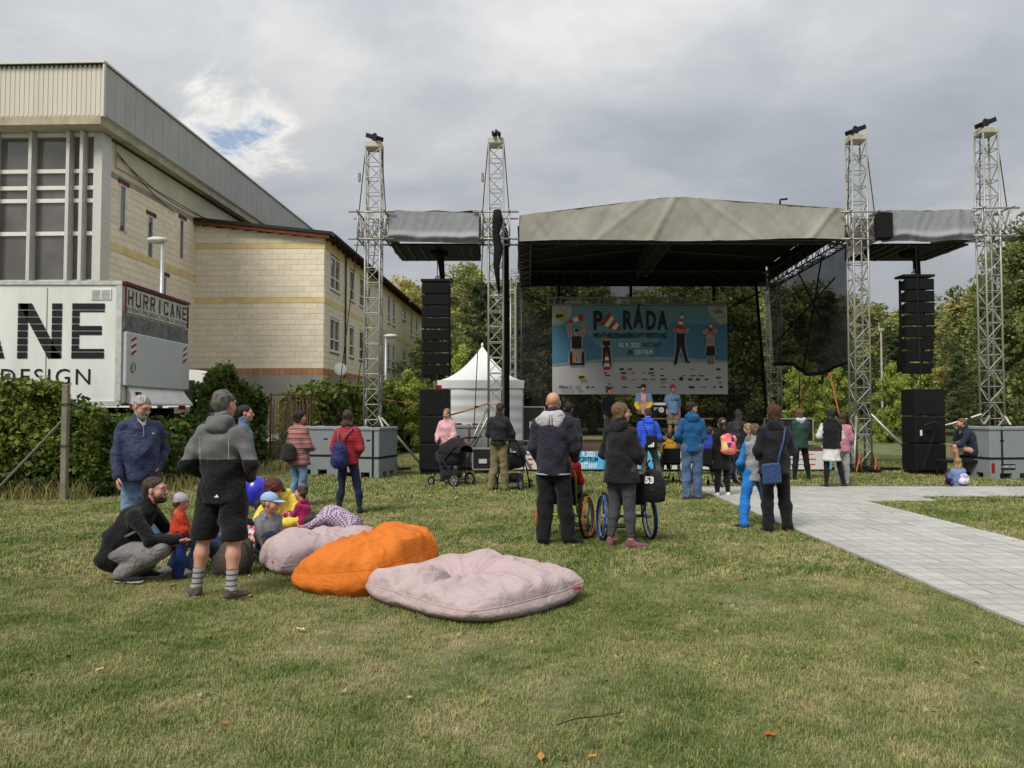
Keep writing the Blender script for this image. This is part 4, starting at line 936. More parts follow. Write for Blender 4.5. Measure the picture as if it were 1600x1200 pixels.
wing_beam('left covered loudspeaker beam under grey tarpaulin', -3.35, -.90, 21.0); wing_beam('right covered loudspeaker beam under grey tarpaulin', 10.0, 12.5, 21.0, True)
t = thing('winch_bag', 'black bag hanging on the inner right tower sleeve', 'bag', (10.0, 20.55, 6.3)); m = MB(); m.bevbox((0,0,.30), (.40,.30,.72), .03); m.build('pouch', blk_cloth, t); m = MB(); m.torus((0,.1,.62), (0,1,0), .07, .015, 12, 5); m.build('handle', rope_m, t)
t = thing('winch_bag', 'black bag hanging on the inner left tower sleeve', 'bag', (-.40, 20.58, 5.2)); m = MB(); m.tube([(0,0,1.85),(.02,0,1.6),(-.03,0,1.2),(.04,.02,.8),(-.02,0,.35),(.05,.02,-.4)], [.10,.15,.10,.13,.09,.03], 9); m.build('pouch', blk_cloth, t, True); m = MB(); m.torus((0,.05,1.80), (0,1,0), .05, .015, 12, 5); m.build('handle', rope_m, t)
# ---- hanging line arrays
spk = mat('speaker_black', (20,20,22), .7, 0, .15, 3); gril = mat('speaker_grille', (16,16,18), .85, 0, .2, 30, .3, 200)
def line_array(label, x, y, z_top, z_bot):
    t = thing('line_array', label, 'loudspeaker', (x, y, z_bot), 0, 'hanging loudspeaker arrays'); H = z_top-z_bot; n = 8; ch = (H-.12)/n
    m = MB(); m.box((0,.05,H-.04), (.86,.5,.06)); m.tube([(0,.1,H),(0,.1,H+.75)], .012, 5); m.torus((0,.1,H+.06), (0,1,0), .05, .014, 10, 5); m.build('flying_frame', steel_b, t)
    for i in range(n):
        z = H-.12-(i+.5)*ch; tilt = -R(1.5)-R(1.6)*max(0, i-3); yb = .012*max(0, i-2)**2*.6
        m = MB(); M = Matrix.Rotation(-tilt, 3, 'X'); hh = ch*.5-.016
        P = [M @ Vector(p) for p in ((-.37,-.25,-hh),(.37,-.25,-hh),(.30,.27,-hh*.8),(-.30,.27,-hh*.8),(-.37,-.25,hh),(.37,-.25,hh),(.30,.27,hh*.8),(-.30,.27,hh*.8))]
        m.add([p+Vector((0,yb,z)) for p in P], [(3,2,1,0),(4,5,6,7),(0,1,5,4),(1,2,6,5),(2,3,7,6),(3,0,4,7)]); o = m.build('cabinet', spk, t)
        m = MB(); m.box(Vector((0,yb,z)) + M @ Vector((0,-.258,0)), (.70,.012,ch-.07), M); m.build('grille', gril, o)
        m = MB()
        for s in (-1, 1): m.box(Vector((s*.385,yb,z)) + M @ Vector((0,-.18,0)), (.02,.06,ch*.92), M); m.box(Vector((s*.33,yb,z)) + M @ Vector((0,.2,0)), (.05,.05,ch*1.0), M)
        m.build('rigging_bar', steel_b, o)
    return t
line_array('left hanging stack of eight black loudspeakers', -2.08, 21.2, 5.27, 2.62); line_array('right hanging stack of eight black loudspeakers', 11.5*.963, 21.0, 5.36, 2.66)
def subs(label, x, y, n, w=.78, h=.70, dp=1.0):
    t = thing('subwoofer_stack', label, 'loudspeaker', (x, y, 0), 0, 'ground stacked subwoofers')
    m = MB(); m.box((0,0,.06), (w*.95,dp*.9,.06))
    for sx in (-1,1):
        for sy in (-1,1): m.cyl((sx*w*.38,sy*dp*.36,.03), (1,0,0), .035, .03, 10)
    m.build('dolly', steel_b, t)
    for i in range(n):
        z = .10+h*(i+.5); m = MB(); m.bevbox((0,0,z), (w,dp,h-.012), .015); o = m.build('cabinet', spk, t)
        m = MB(); m.box((0,-dp/2-.008,z), (w-.07,.014,h-.09)); m.build('grille', gril, o)
        for s in (-1,1): m = MB(); m.box((s*(w/2+.004),-.1,z), (.012,.2,.09)); m.build('handle', steel_b, o)
    return t
subs('stack of black subwoofers beside the girl in pink', -2.0, 20.1, 3, .74, .70, .8); s2 = subs('stack of black subwoofers under the right hanging array', 10.62, 19.9, 3, .76, .70, .72)
m = MB(); m.tube([(-.2,-.52,1.3),(.0,-.54,1.1),(-.15,-.53,.6),(-.3,-.52,.2)], .015, 5); m.tube([(-.25,-.52,1.25),(-.05,-.55,1.35),(.1,-.53,1.3)], .03, 5); m.build('cable_loop', rope_m, s2)
m = MB(); m.box((-.33,-.52,1.08), (.05,.01,.14)); m.build('paper_tag', frame_m, s2)
# ---- stage deck with printed skirt
stg = thing('stage', 'low stage platform with brown deck and printed skirt banners', 'stage', (4.3, 20.7, 0))
deck_m = mat('deck_plywood', (92,74,58), .7, 0, .15, 2, .1, 30)
for i in range(4):
    for j in range(3): m = MB(); m.box2((0+i*2.15+.006, 20.74+j*1.96+.006, .57), (2.15+i*2.15-.006, 20.74+(j+1)*1.96-.006, .66)); m.build('deck_panel', deck_m, stg, False, True)
m = MB(); m.box2((-.02,20.70,.555), (8.62,20.735,.67)); m.build('deck_edge', mat('deck_edge', (84,72,58), .7), stg, False, True)
m = MB()
for i in range(5):
    for j in range(4): m.tube([(.1+i*2.1,20.9+j*1.85,0),(.1+i*2.1,20.9+j*1.85,.57)], .03, 6)
m.build('deck_legs', steel_b, stg, False, True)
sky_b = mat('banner_cyan', (92,176,218), .6, 0, .04); wht_b = mat('banner_white', (206,205,202), .6, 0, .03); white_print = mat('white_print', (236,236,234), .6, 0, .02); redp = mat('red_print', (200,58,40), .6, 0, .03); blup = mat('blue_print', (40,70,130), .6); orap = mat('orange_print', (222,120,40), .6); greyp = mat('soft_grey_print', (120,120,122), .6); yelp = mat('yellow_print', (224,196,60), .6)
segs = [(.05, 1.65, 'w'), (1.66, 2.45, 'b'), (2.46, 3.6, 'b'), (3.61, 3.95, 'b'), (3.96, 6.2, 'w'), (6.21, 8.42, 'w'), (8.43, 8.56, 'b')]
for a, b, k in segs:
    m = MB(); m.box2((a,20.665,.07), (b,20.685,.555)); o = m.build('skirt_banner', wht_b if k == 'w' else sky_b, stg, False, True); c = (a+b)/2-4.3
    if k == 'b' and b-a > .5:
        text_mesh('print_line', '9. 2021' if b < 2.5 else 'PARÁDA', .19, white_print, o, (c, -.039, .47), (PI/2,0,0), .62, bold=.004)
        text_mesh('print_line', 'CENTRUM' if b < 2.5 else 'FESTIVAL', .17, black_print, o, (c, -.039, .33), (PI/2,0,0), .62, bold=.004)
        text_mesh('print_line', 'IEŠŤANY' if b < 2.5 else 'HS CENTRUM', .19, white_print, o, (c, -.039, .16), (PI/2,0,0), .62, bold=.004)
    if k == 'w':
        r_ = random.Random(int(a*10)); n = int((b-a)/.28); pm = MB(); pr = MB()
        for i in range(n):
            x = a-4.3+.14+i*.28
            for z in (.47,.34,.20): (pm if r_.random() < .75 else pr).box((x+r_.uniform(-.02,.02), -.037, z), (r_.uniform(.10,.19), .003, r_.choice((.02,.035,.05))))
        tag(pm.build('sponsor_marks', greyp, o), kind='stuff'); tag(pr.build('sponsor_marks', redp, o), kind='stuff')
m = MB(); m.box2((.05,20.70,.05), (8.56,20.72,.55)); m.build('skirt_backing', blk_cloth, stg, False, True)
# ---- backdrop netting, side netting, drape
net = netting('stage_net', (14,14,14), .22); net2 = netting('side_net', (10,10,11), .16)
bd = thing('backdrop_net', 'dark see-through net closing the back of the stage', 'net', (4.7, 28.15, .8))
m = MB(); m.grid(lambda u, v: (.2+(8.75+.4*(1-v))*u, 28.15+.05*math.sin(u*30)+.04*math.sin(u*13+v*5), .80+5.55*v), 60, 20); m.build('mesh_sheet', net, bd, True, True)
m = MB(); m.tube([(.2,28.1,.82),(.2,28.1,6.35),(8.95,28.1,6.35)], .035, 5); m.tube([(8.95,28.1,6.35),(9.35,28.1,.82)], .06, 5); m.tube([(.2,28.1,.82),(9.35,28.1,.82)], .03, 5); m.build('hem', blk_cloth, bd, False, True)
m = MB(); m.tube([(.2,28.08,4.1),(9.2,28.08,4.25)], .018, 5); m.build('cross_line', rope_m, bd, False, True)
for a, b in (((.2,28.05,6.1),(1.6,27.1,5.25)), ((9.1,28.05,6.0),(7.65,27.1,5.25))): m = MB(); m.tube([a,b], .03, 5); m.build('stay_line', rope_m, bd, False, True)
sn = thing('side_net', 'black side net gathered up between the right towers', 'net', (9.45, 24.6, 3.0))
def snf(u, v):
    y = 21.35+6.7*u; zb = 3.0 - .35*math.sin(PI*min(1, u*1.25))**2 + .35*u; return (9.30+.3*u+.10*math.sin(u*11)+.06*math.sin(u*27+v*3), y, zb+(6.3-zb)*v)
m = MB(); m.grid(snf, 60, 24); m.build('mesh_sheet', net2, sn, True, True)
m = MB(); m.tube([snf(i/24, 0) for i in range(25)], .07, 6); m.build('gathered_hem', blk_cloth, sn, True, True)
for a, b in (((.62,1),(.05,.0)), ((.25,1),(.5,.02)), ((.95,.25),(.1,.75))):
    m = MB(); p, q = Vector(snf(*a)), Vector(snf(*b)); p.x -= .06; q.x -= .06; m.tube([p,q], .025, 5); m.build('tie_rope', rope_m, sn, False, True)
for p, q, mm in (((9.35,22.6,2.75),(9.1,20.9,.5),strap_o), ((9.35,25,2.7),(8.7,23.4,.6),rope_m), ((9.4,24.2,2.7),(9.0,25.5,.3),strap_o)):
    m = MB(); m.tube([p,q], .02, 5); m.build('tie_down', mm, sn, False, True)
dr = thing('black_drape', 'black drape hanging behind the inner left tower', 'drape', (-.1, 21.6, 0))
m = MB(); m.grid(lambda u, v: (-.25+.12*u+.09*math.sin(u*26)*(.5+.5*(1-v)), 21.35+1.9*u+.06*math.sin(u*40), .1+6.9*v), 50, 16); m.build('cloth', blk_cloth, dr, True, True)
dp_ = thing('stand_pole', 'thin aluminium pole standing beside the black drape', 'pole', (.13, 26.5, 0)); m = MB(); m.tube([(0,0,0),(0,0,5.9)], .05, 8); m.build('shaft', alu, dp_); m = MB(); m.box((0,0,.03), (.5,.5,.05)); m.build('foot', steel_b, dp_)
# ---- festival banner on its own truss
BX0, BX1, BY, BZ0, BZ1 = at(863,600,26.6).x, at(1137,600,26.6).x, 26.6, at(1000,616,26.6).z, at(1000,478,26.6).z
bn = thing('festival_banner', 'large blue festival banner with lettering and cut-out figures above the stage', 'banner', (BX0, BY, BZ0)); BW, BH = BX1-BX0, BZ1-BZ0
m = MB(); m.grid(lambda u, v: (BW*u, .012*math.sin(u*17)*(1-v), BH*v), 24, 10); sheet = m.build('sheet', wht_b, bn, True)
def px2(x, y): return ((x-863)/273.5*BW, (616-y)/138.0*BH)
LAY = [-.020]
def flat(name, poly, mm, raw=False):
    LAY[0] -= .0006; P = poly if raw else [px2(*p) for p in poly]; m = MB(); y = LAY[0]
    m.add([(p[0], y, p[1]) for p in P], [tuple(range(len(P)))]); o = m.build(name, mm, sheet)
    me = o.data
    if me.polygons[0].normal.y > 0: me.flip_normals()
    return o
def blob(cx, cy, rx, ry, n=16, rot=0.0): return [(cx+rx*math.cos(a)*math.cos(rot)-ry*math.sin(a)*math.sin(rot), cy+rx*math.cos(a)*math.sin(rot)+ry*math.sin(a)*math.cos(rot)) for a in [2*PI*i/n for i in range(n)]]
def limb(x0, y0, x1, y1, w0, w1):
    dx, dy = x1-x0, y1-y0; L = math.hypot(dx, dy) or 1; nx, ny = -dy/L, dx/L
    return [(x0+nx*w0/2,y0+ny*w0/2),(x1+nx*w1/2,y1+ny*w1/2),(x1-nx*w1/2,y1-ny*w1/2),(x0-nx*w0/2,y0-ny*w0/2)]
cy1 = mat('banner_sky', (112,156,170), .6, 0, .06, .5); cy2 = mat('banner_deep_blue', (84,136,164), .6, 0, .06, .5); cloudp = mat('banner_cloud', (196,194,186), .6); bandp = mat('banner_band', (160,184,194), .6); dkp = mat('banner_dark', (40,42,46), .6); skinp = mat('banner_skin', (206,150,120), .6)  # sky blues dulled: the stage roof's shade is put into the print colour
arc = [(863+273.5*i/24, 570 - 9*math.sin(PI*i/24) - (6*i/24)) for i in range(25)]
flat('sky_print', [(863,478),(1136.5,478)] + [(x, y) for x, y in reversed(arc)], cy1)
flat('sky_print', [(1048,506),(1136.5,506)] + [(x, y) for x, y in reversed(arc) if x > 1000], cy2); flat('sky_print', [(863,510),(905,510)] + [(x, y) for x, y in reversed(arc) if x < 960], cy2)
flat('horizon_print', [(x, y) for x, y in arc] + [(x, y+5+3*math.sin(x*.02)) for x, y in reversed(arc)], bandp)
flat('cloud_print', [(863,478),(892,478),(894,488),(889,498),(882,503),(874,508),(863,507)], cloudp); flat('cloud_print', [(1136.5,478),(1106,478),(1108,488),(1113,497),(1120,502),(1126,507),(1136.5,505)], cloudp)
def cone(x0, y0, x1, y1, w0, w1, n=5):
    for i in range(n):
        a, b = i/n, (i+1)/n; wa, wb = w0+(w1-w0)*a, w0+(w1-w0)*b
        flat('cone_print', limb(x0+(x1-x0)*a, y0+(y1-y0)*a, x0+(x1-x0)*b, y0+(y1-y0)*b, wa, wb), redp if i % 2 == 0 else white_print)
def figure(parts, outline=3.0):
    for p in parts:
        if p[0] == 'l': flat('figure_outline', limb(*p[1:5], p[5]+outline, p[6]+outline), cloudp)
        elif p[0] == 'b': flat('figure_outline', blob(*p[1:3], p[3]+outline/2, p[4]+outline/2), cloudp)
    for p in parts: flat('figure_print', limb(*p[1:7]) if p[0] == 'l' else blob(*p[1:5]), p[7] if p[0] == 'l' else p[5])
figure([('l',892,528,889,512,4,3.5,skinp),('l',889,512,892,503,3.5,3,skinp),('l',909,528,913,512,4,3.5,skinp),('l',913,512,911,502,3.5,3,skinp),('l',901,526,901,545,16,15,dkp),('b',901,519,3.6,4.6,skinp),('b',901,516,3.8,2.4,dkp),('l',897,545,896,566,6,4,skinp),('l',905,545,907,566,6,4,skinp),('b',892,560,2.6,12,dkp),('b',911,560,2.6,12,dkp),('l',893,569,910,569,4,4,dkp)])
cone(888,504,911,495,3.5,10,3)
figure([('b',947.5,528,3.3,4.3,skinp),('b',947.5,525,3.6,2.2,mat('banner_hair',(150,110,70),.6)),('l',947.5,533,947.5,543,13,11,dkp),('l',943,540,947,556,3,3,skinp),('l',952,540,949,556,3,3,skinp),('l',945,543,943.5,572,6,4,dkp),('l',950,543,953,573,6,4,dkp)])
cone(948,553,948,578,3.5,11,5)
figure([('l',1056,520,1055,512,5,4,skinp),('l',1070,520,1074,513,5,4,skinp),('l',1063,522,1063,540,14,13,dkp),('b',1064,515,4,4.5,skinp),('l',1060,540,1055,567,7,5,dkp),('l',1066,540,1072,564,7,5,dkp),('l',1052,568,1057,568,3,3,dkp),('l',1070,565,1077,566,3,3,dkp)])
cone(1067,489,1062,512,2.5,9,5); flat('cone_print', limb(1053,512,1072,514,3.5,3.5), redp)
figure([('l',1103,522,1100,515,4,3.5,skinp),('l',1116,522,1119,515,4,3.5,skinp),('l',1109.5,524,1109.5,541,10,10,mat('banner_pinkgrey',(190,170,160),.6)),('b',1109.5,519,4.2,4.8,mat('banner_red_hair',(150,60,46),.6)),('b',1109.5,520.5,2.6,3,skinp),('l',1109.5,541,1109.5,555,12,15,dkp),('l',1107.5,556,1107,569,3.5,3.5,greyp),('l',1112,556,1112,569,3.5,3.5,greyp)])
cone(1112,505,1109,515,2,7,3)
def btext(s, px, py, hpx, mm, wpx=None, bold=.0, align='CENTER'):
    LAY[0] -= .0006; x, z = px2(px, py); size = hpx/138.0*BH/.72; o = text_mesh('print_text', s, size, mm, sheet, (x, LAY[0], z), (PI/2,0,0), 1.0, align, bold)
    if wpx:
        w = max(v.co.x for v in o.data.vertices)-min(v.co.x for v in o.data.vertices); o.scale = (wpx/273.5*BW/w, 1, 1)
    return o
btext('P', 933.5, 502.5, 29, dkp, 14, .03); btext('R', 980, 502.5, 29, dkp, 15, .03); btext('Á', 997.5, 500, 29, dkp, 15.5, .03); btext('D', 1017, 502.5, 29, dkp, 15, .03); btext('A', 1035, 502.5, 29, dkp, 16, .03)
cone(945,498,969,516,24,5,5)
btext('PRVÝ BEZBARIÉROVÝ FESTIVAL', 984.5, 525, 7.5, dkp, 115, .006); btext('18. 9. 2021', 983, 540, 6.8, white_print, 33, .006); btext('PIEŠŤANY', 1018, 540, 6.8, dkp, 29, 0); btext('HS', 984.5, 551, 6.8, dkp, 8, .006); btext('CENTRUM', 1005, 551, 6.8, white_print, 29, .006)
flat('logo_print', [(867,491),(882,491),(882,499),(867,499)], yelp); btext('SPP', 874.5, 495, 5.2, dkp, 12, .012); flat('logo_print', [(903,587),(914,587),(914,593.5),(903,593.5)], yelp); btext('SPP', 908.5, 590.3, 4, dkp, 9, .01)
btext('SPV', 1123, 488.5, 4.6, greyp, 13, .01); btext('Allianz', 880, 605, 4.4, blup, 15, .006); flat('logo_print', blob(891,605,2.6,2.6), blup); flat('logo_print', blob(891,605,1.7,1.7), wht_b); flat('logo_print', blob(903,605,4,2.6), greyp); flat('logo_print', blob(903,605,2.6,1.4), wht_b)
rl = random.Random(11); marks = {}
for y, xs in ((577,(971,984,1018,1034,1081,1122)), (583,(946,974,988,1006,1017)), (587,(949,1020,1034,1068,1083,1096)), (593,(976,990,1007,1020,1036,1052,1064,1078,1090,1104)), (600,(952,)), (605,(918,926,948,955,976,998,1036,1080,1098,1126)), (598,(1036,1124)), (590,(1122,))):
    for x in xs:
        w = rl.uniform(2.2,4.5); h = rl.choice((.7,1.0,1.6)); mm = rl.choice((greyp,greyp,dkp,dkp,redp,blup)); m_ = marks.setdefault(mm.name, (mm, MB()))[1]; a, b = px2(x-w, y+h), px2(x+w, y-h); yy = -.0195
        m_.add([(a[0],yy,a[1]),(b[0],yy,a[1]),(b[0],yy,b[1]),(a[0],yy,b[1])], [(0,1,2,3)])
flat('logo_print', [(971,587),(977,587),(977,593),(971,593)], orap); flat('logo_print', blob(1063,591,2.6,2.6,6), dkp); flat('logo_print', blob(1121,590,2.2,2.2,5), redp); flat('logo_print', blob(1115,605,1.7,2,6), blup)
for mm, mb in marks.values(): tag(mb.build('sponsor_marks', mm, sheet), kind='stuff')
ch, br = box_truss((-.15,.1,BH+.18), (BW-.1,.1,BH+.18), .24, .24, .22, .02, .010); o = br.build('truss', alu, bn)
for c in ch: c.build('chord', alu, o)
for x in (.25, 2.75, 5.65): m = MB(); m.box((x,.1,BH+.72), (.10,.06,.95)); m.build('hanging_strap', blk_cloth, bn)
# ================================================================== LOOSE OBJECTS
def vnoise(x, y, seed):
    """smooth value noise in 0..1 on arrays"""
    g = np.random.RandomState(seed+100).rand(64, 64); xi, yi = np.floor(x).astype(int), np.floor(y).astype(int); fx, fy = x-xi, y-yi
    fx, fy = fx*fx*(3-2*fx), fy*fy*(3-2*fy); q = lambda a, b: g[(xi+a) % 64, (yi+b) % 64]
    return (q(0,0)*(1-fx)+q(1,0)*fx)*(1-fy) + (q(0,1)*(1-fx)+q(1,1)*fx)*fy
def pillow(name, label, cat, corners, h, seam, m_, seed, folds=1.0, n=110, dents=(), tagpos=None, mid=None, rnd_=.30, bulge=.05):
    """square bag of loose filling: corners L, F, R, B on the ground plan, seam height along the rim, crown height h"""
    rs = random.Random(seed); L, F, Rr, B = [Vector((c[0], c[1], 0)) for c in corners]; c0 = (L+F+Rr+B)/4
    t = thing(name, label, cat, (c0.x, c0.y, 0)); ph = [rs.uniform(0, 6.28) for _ in range(8)]
    u = np.linspace(-1, 1, n+1); U, V = np.meshgrid(u, u, indexing='ij')
    pinch = 1 - .10*(1-np.abs(U)**2)*np.abs(V)**3 ; pin2 = 1 - .10*(1-np.abs(V)**2)*np.abs(U)**3
    Ur, Vr = U*np.sqrt(1-rnd_*V*V), V*np.sqrt(1-rnd_*U*U)
    a, b = (Ur*pin2+1)/2, (Vr*pinch+1)/2
    XY = [(1-a)*(1-b)*L[k] + a*(1-b)*F[k] + a*b*Rr[k] + (1-a)*b*B[k] - c0[k] for k in (0, 1)]
    for q_ in (0, 1): XY[q_] = XY[q_] + .07*(vnoise(U*1.6+5, V*1.6+5, seed+20+q_)-.5) + .03*(vnoise(U*5+9, V*5+9, seed+30+q_)-.5)
    prof = np.clip((1-np.abs(U)**2.6)*(1-np.abs(V)**2.6), 0, 1)**.42
    rim = 1-prof; ang = np.arctan2(V, U)
    du0, dv0 = (dents[0][0], dents[0][1]) if dents else (0., 0.)
    an = np.arctan2(V-dv0, U-du0); rr0 = np.hypot(U-du0, V-dv0)
    rdg = lambda x, y, sd: 1-2*np.abs(vnoise(x, y, sd)*2-1)
    cs, sn_ = np.cos(an), np.sin(an)
    f = rdg(cs*2.4+rr0*.35, sn_*2.4+rr0*.3, seed) + .6*rdg(cs*5+rr0*.8, sn_*5-rr0*.5, seed+1)
    wr = folds*(.026*f*prof**.6*(.30+rim+.9*np.exp(-rr0*1.3))*np.clip(rr0*3, 0, 1) + .014*rdg(U*1.9+V*.7, V*1.7-U*.4, seed+2)*prof**.7 + .005*rdg(U*6, V*5, seed+3)*prof**.7 + .011*rdg(ang*3.2, rim*1.2, seed+4)*np.exp(-((rim-.5)/.22)**2))
    sm = seam[0]*(1-a)*(1-b) + seam[1]*a*(1-b) + seam[2]*a*b + seam[3]*(1-a)*b
    hh = h if mid is None else h*(1 + mid[0]*U + mid[1]*V)
    top = sm + (hh-sm)*prof*(.72+.56*vnoise(U*1.5+3, V*1.5+3, seed+40)) + wr
    for (du, dv, r, dep) in dents:
        q = np.sqrt((U-du)**2+(V-dv)**2); an = np.arctan2(V-dv, U-du); top -= dep*np.exp(-(q/r)**2)
    bot = sm*(1-np.clip(prof*1.6, 0, 1)) + .004 + .012*np.sin(23*ang)*rim*sm
    bot = np.minimum(bot, top-.002*(prof > 0)); k = n+1
    T = np.stack([XY[0], XY[1], np.maximum(top, bot)], -1).reshape(-1, 3)
    ins = 1-.16*(1-prof)*0 ; bw = np.clip((bot-0)/np.maximum(sm, 1e-3), 0, 1); sh = 1 + bulge*np.sin(PI*np.clip((1-bw)*.8, 0, 1))
    Bt = np.stack([XY[0]*sh, XY[1]*sh, bot], -1).reshape(-1, 3)
    ii, jj = np.meshgrid(np.arange(n), np.arange(n), indexing='ij'); q = np.stack([ii*k+jj, (ii+1)*k+jj, (ii+1)*k+jj+1, ii*k+jj+1], -1).reshape(-1, 4)
    link('cover', np_mesh('cover', np.concatenate([T, Bt]), np.concatenate([q, q[:, ::-1]+k*k]), m_), t)
    edge = [T[i*k] for i in range(k)] + [T[n*k+j] for j in range(k)] + [T[i*k+n] for i in range(n, -1, -1)] + [T[j] for j in range(n, -1, -1)]
    m = MB(); m.tube([tuple(e) for e in edge[::3]], .006, 4, False); m.build('piping', m_, t, True)
    if tagpos:
        m = MB(); m.box((tagpos[0]-c0.x, tagpos[1]-c0.y, tagpos[2]), (.075, .012, .022), (0,0,tagpos[3])); m.build('label_tag', mat('tag_red', (196,70,66), .7), t)
    return t
pink = cloth('dusty_pink_canvas', (182,162,162), None, .75, .9, 5, .06, 0); orange = cloth('orange_canvas', (208,114,38), None, .7, .7, 4.5, .05, 0)
pillow('bean_bag', 'dusty pink square bean bag nearest the viewer, creased in the middle', 'bean bag', [(-1.47,6.70),(-.30,5.54),(.82,6.60),(-.42,7.72)], .27, (.17,.11,.16,.15), pink, 1, 1.7, 170, ((-.1,-.05,.30,.15),(.55,.1,.2,.04),(-.6,-.3,.15,.05)), (.54,6.44,.14,R(35)), (-.05,.12), .34, .06)
pillow('bean_bag', 'orange bean bag between the two pink ones', 'bean bag', [(-2.18,6.92),(-1.22,6.46),(-.58,7.45),(-1.25,8.2)], .43, (.14,.25,.36,.27), orange, 2, 1.5, 140, ((-.55,.25,.2,.05),), None, (.08,.12), .40, .09)
pillow('bean_bag', 'dusty pink bean bag at the back with children leaning on it', 'bean bag', [(-2.82,8.25),(-2.28,7.35),(-1.15,8.2),(-1.65,9.15)], .31, (.12,.10,.16,.16), pink, 3, 1.2, 90, (), (-2.33,7.62,.12,R(-30)))
# drawstring backpack on the grass
t = thing('drawstring_backpack', 'dark brown drawstring backpack lying against the back pink bean bag', 'backpack', (-2.75, 7.62, 0))
bagm = cloth('brown_nylon', (74,64,56), None, .6, .5, 18)
def lump(name, parent, m_, rings, n=22, seed=0, amp=.012):
    """lofted soft shape: rings of (z, rx, ry, cx, cy)"""
    rs = random.Random(seed); a, b, c = [rs.uniform(0, 6.28) for _ in range(3)]; V = []; F = []
    for i, (z, rx, ry, cx, cy) in enumerate(rings):
        for k in range(n):
            th = 2*PI*k/n; w = 1 + amp*8*(.5*math.sin(5*th+a+z*11)+.35*math.sin(9*th-z*23+b)+.2*math.sin(14*th+c+z*31))*min(1, i*.7, (len(rings)-1-i)*.7+.2)
            V.append((cx+rx*w*math.cos(th), cy+ry*w*math.sin(th), z))
    for i in range(len(rings)-1):
        for k in range(n): j = (k+1) % n; F.append((i*n+k, i*n+j, (i+1)*n+j, (i+1)*n+k))
    F.append(tuple(range(n-1,-1,-1))); F.append(tuple(range((len(rings)-1)*n, len(rings)*n)))
    m = MB(); m.add(V, F); return m.build(name, m_, parent, True)
lump('sack', t, bagm, [(0,.10,.08,0,0),(.02,.17,.13,0,0),(.10,.19,.15,0,0),(.20,.18,.14,.02,.01),(.29,.15,.11,.04,.02),(.35,.09,.07,.06,.02),(.37,.04,.03,.07,.02),(.40,.07,.05,.075,.02),(.41,.02,.02,.08,.02)], 26, 1, .014)
m = MB(); m.tube([(.07,-.02,.36),(.16,-.06,.3),(.2,-.08,.16),(.14,-.1,.02)], .008, 5); m.tube([(.07,.03,.36),(.19,.0,.32),(.22,-.03,.18),(.17,-.05,.02)], .008, 5); m.build('drawstring', rope_m, t, True)
# royal-blue balloon
t = thing('balloon', 'royal blue balloon behind the grey-haired man', 'balloon', tuple(at(400, 768, 9.2)))
m = MB(); m.ell((0,0,0), (.155,.155,.185), 20, 14); m.build('bulb', mat('balloon_blue', (44,48,178), .25, 0, .05, 3, 0, 40, .6), t, True); m = MB(); m.tube([(0,0,-.18),(0,0,-.20),(0,0,-.215)], [.008,.016,.006], 8); m.build('knot', mat('balloon_blue', (44,48,178)), t)
# ---- ballast boxes
pl = mat('grey_plastic', (134,140,142), .55, 0, .06, 3, .05, 60)
def ballast(label, x, y, yaw, w=1.15, dp=1.15, h=1.22, strap=None, sign=False, lid=True):
    t = thing('ballast_box', label, 'ballast box', (x, y, 0), yaw, 'grey ballast boxes at the tower feet')
    m = MB(); m.bevbox((0,0,(.13+h-.05)/2), (w,dp,h-.18), .02); m.build('tub', pl, t)
    m = MB()
    for sx in (-1,0,1):
        for sy in (-1,0,1): m.box((sx*(w/2-.12),sy*(dp/2-.12),.075), (.24 if sx else .2,.24 if sy else .2,.15))
    m.build('pallet_feet', pl, t)
    m = MB(); m.bevbox((0,0,h-.03), (w+.05,dp+.05,.09), .02); ld = m.build('lid', pl, t)
    m = MB(); m.cyl((-.3,.1,h+.03), (0,0,1), .10, .06, 14); m.build('lid_cap', steel_b, ld); m = MB(); m.box((.25,-.1,h+.03), (.3,.12,.05)); m.build('lid_handle', steel_b, ld)
    m = MB(); m.box((0,-dp/2-.004,.50), (w+.01,.012,.05)); m.box((w/2+.004,0,.50), (.012,dp+.01,.05)); m.box((-w/2-.004,0,.50), (.012,dp+.01,.05)); m.build('belt', rub, t)
    for s in (-1, 1): m = MB(); m.box((s*w*.26,-dp/2-.003,.92), (.10,.012,.035)); m.build('grip_slot', rub, t)
    if strap:
        m = MB(); q = strap[1]; m.box((q,-dp/2-.012,h/2), (.045,.008,h)); m.box((q,0,h+.022), (.045,dp+.06,.008)); m.build('lashing_strap', strap[0], t)
    if sign:
        m = MB(); m.box((-.20,-dp/2-.010,.30), (.36,.008,.13)); sg = m.build('name_plate', td, t); text_mesh('plate_text', 'HURRICANE', .085, white_print, sg, (-.20,-dp/2-.016,.30), (PI/2,0,0), .72)
        m = MB(); m.box((-w/2+.06,-dp/2-.012,.28), (.07,.02,.22)); m.build('marker_lamp', red_l, t)
    return t
ballast('grey ballast box behind the woman in the striped jumper', -4.95, 20.2, R(-8)); ballast('grey ballast box at the foot of the outer left tower, right of the red jacket', -3.62, 19.25, R(-14), strap=(rub, .42))
ballast('grey ballast box with red strap in front of the white tent', -1.25, 22.3, R(4), strap=(strap_r, .0)); ballast('grey ballast box with name plate at the right edge', 11.95, 19.0, R(6), 1.3, 1.2, 1.24, strap=(rub, -.35), sign=True)
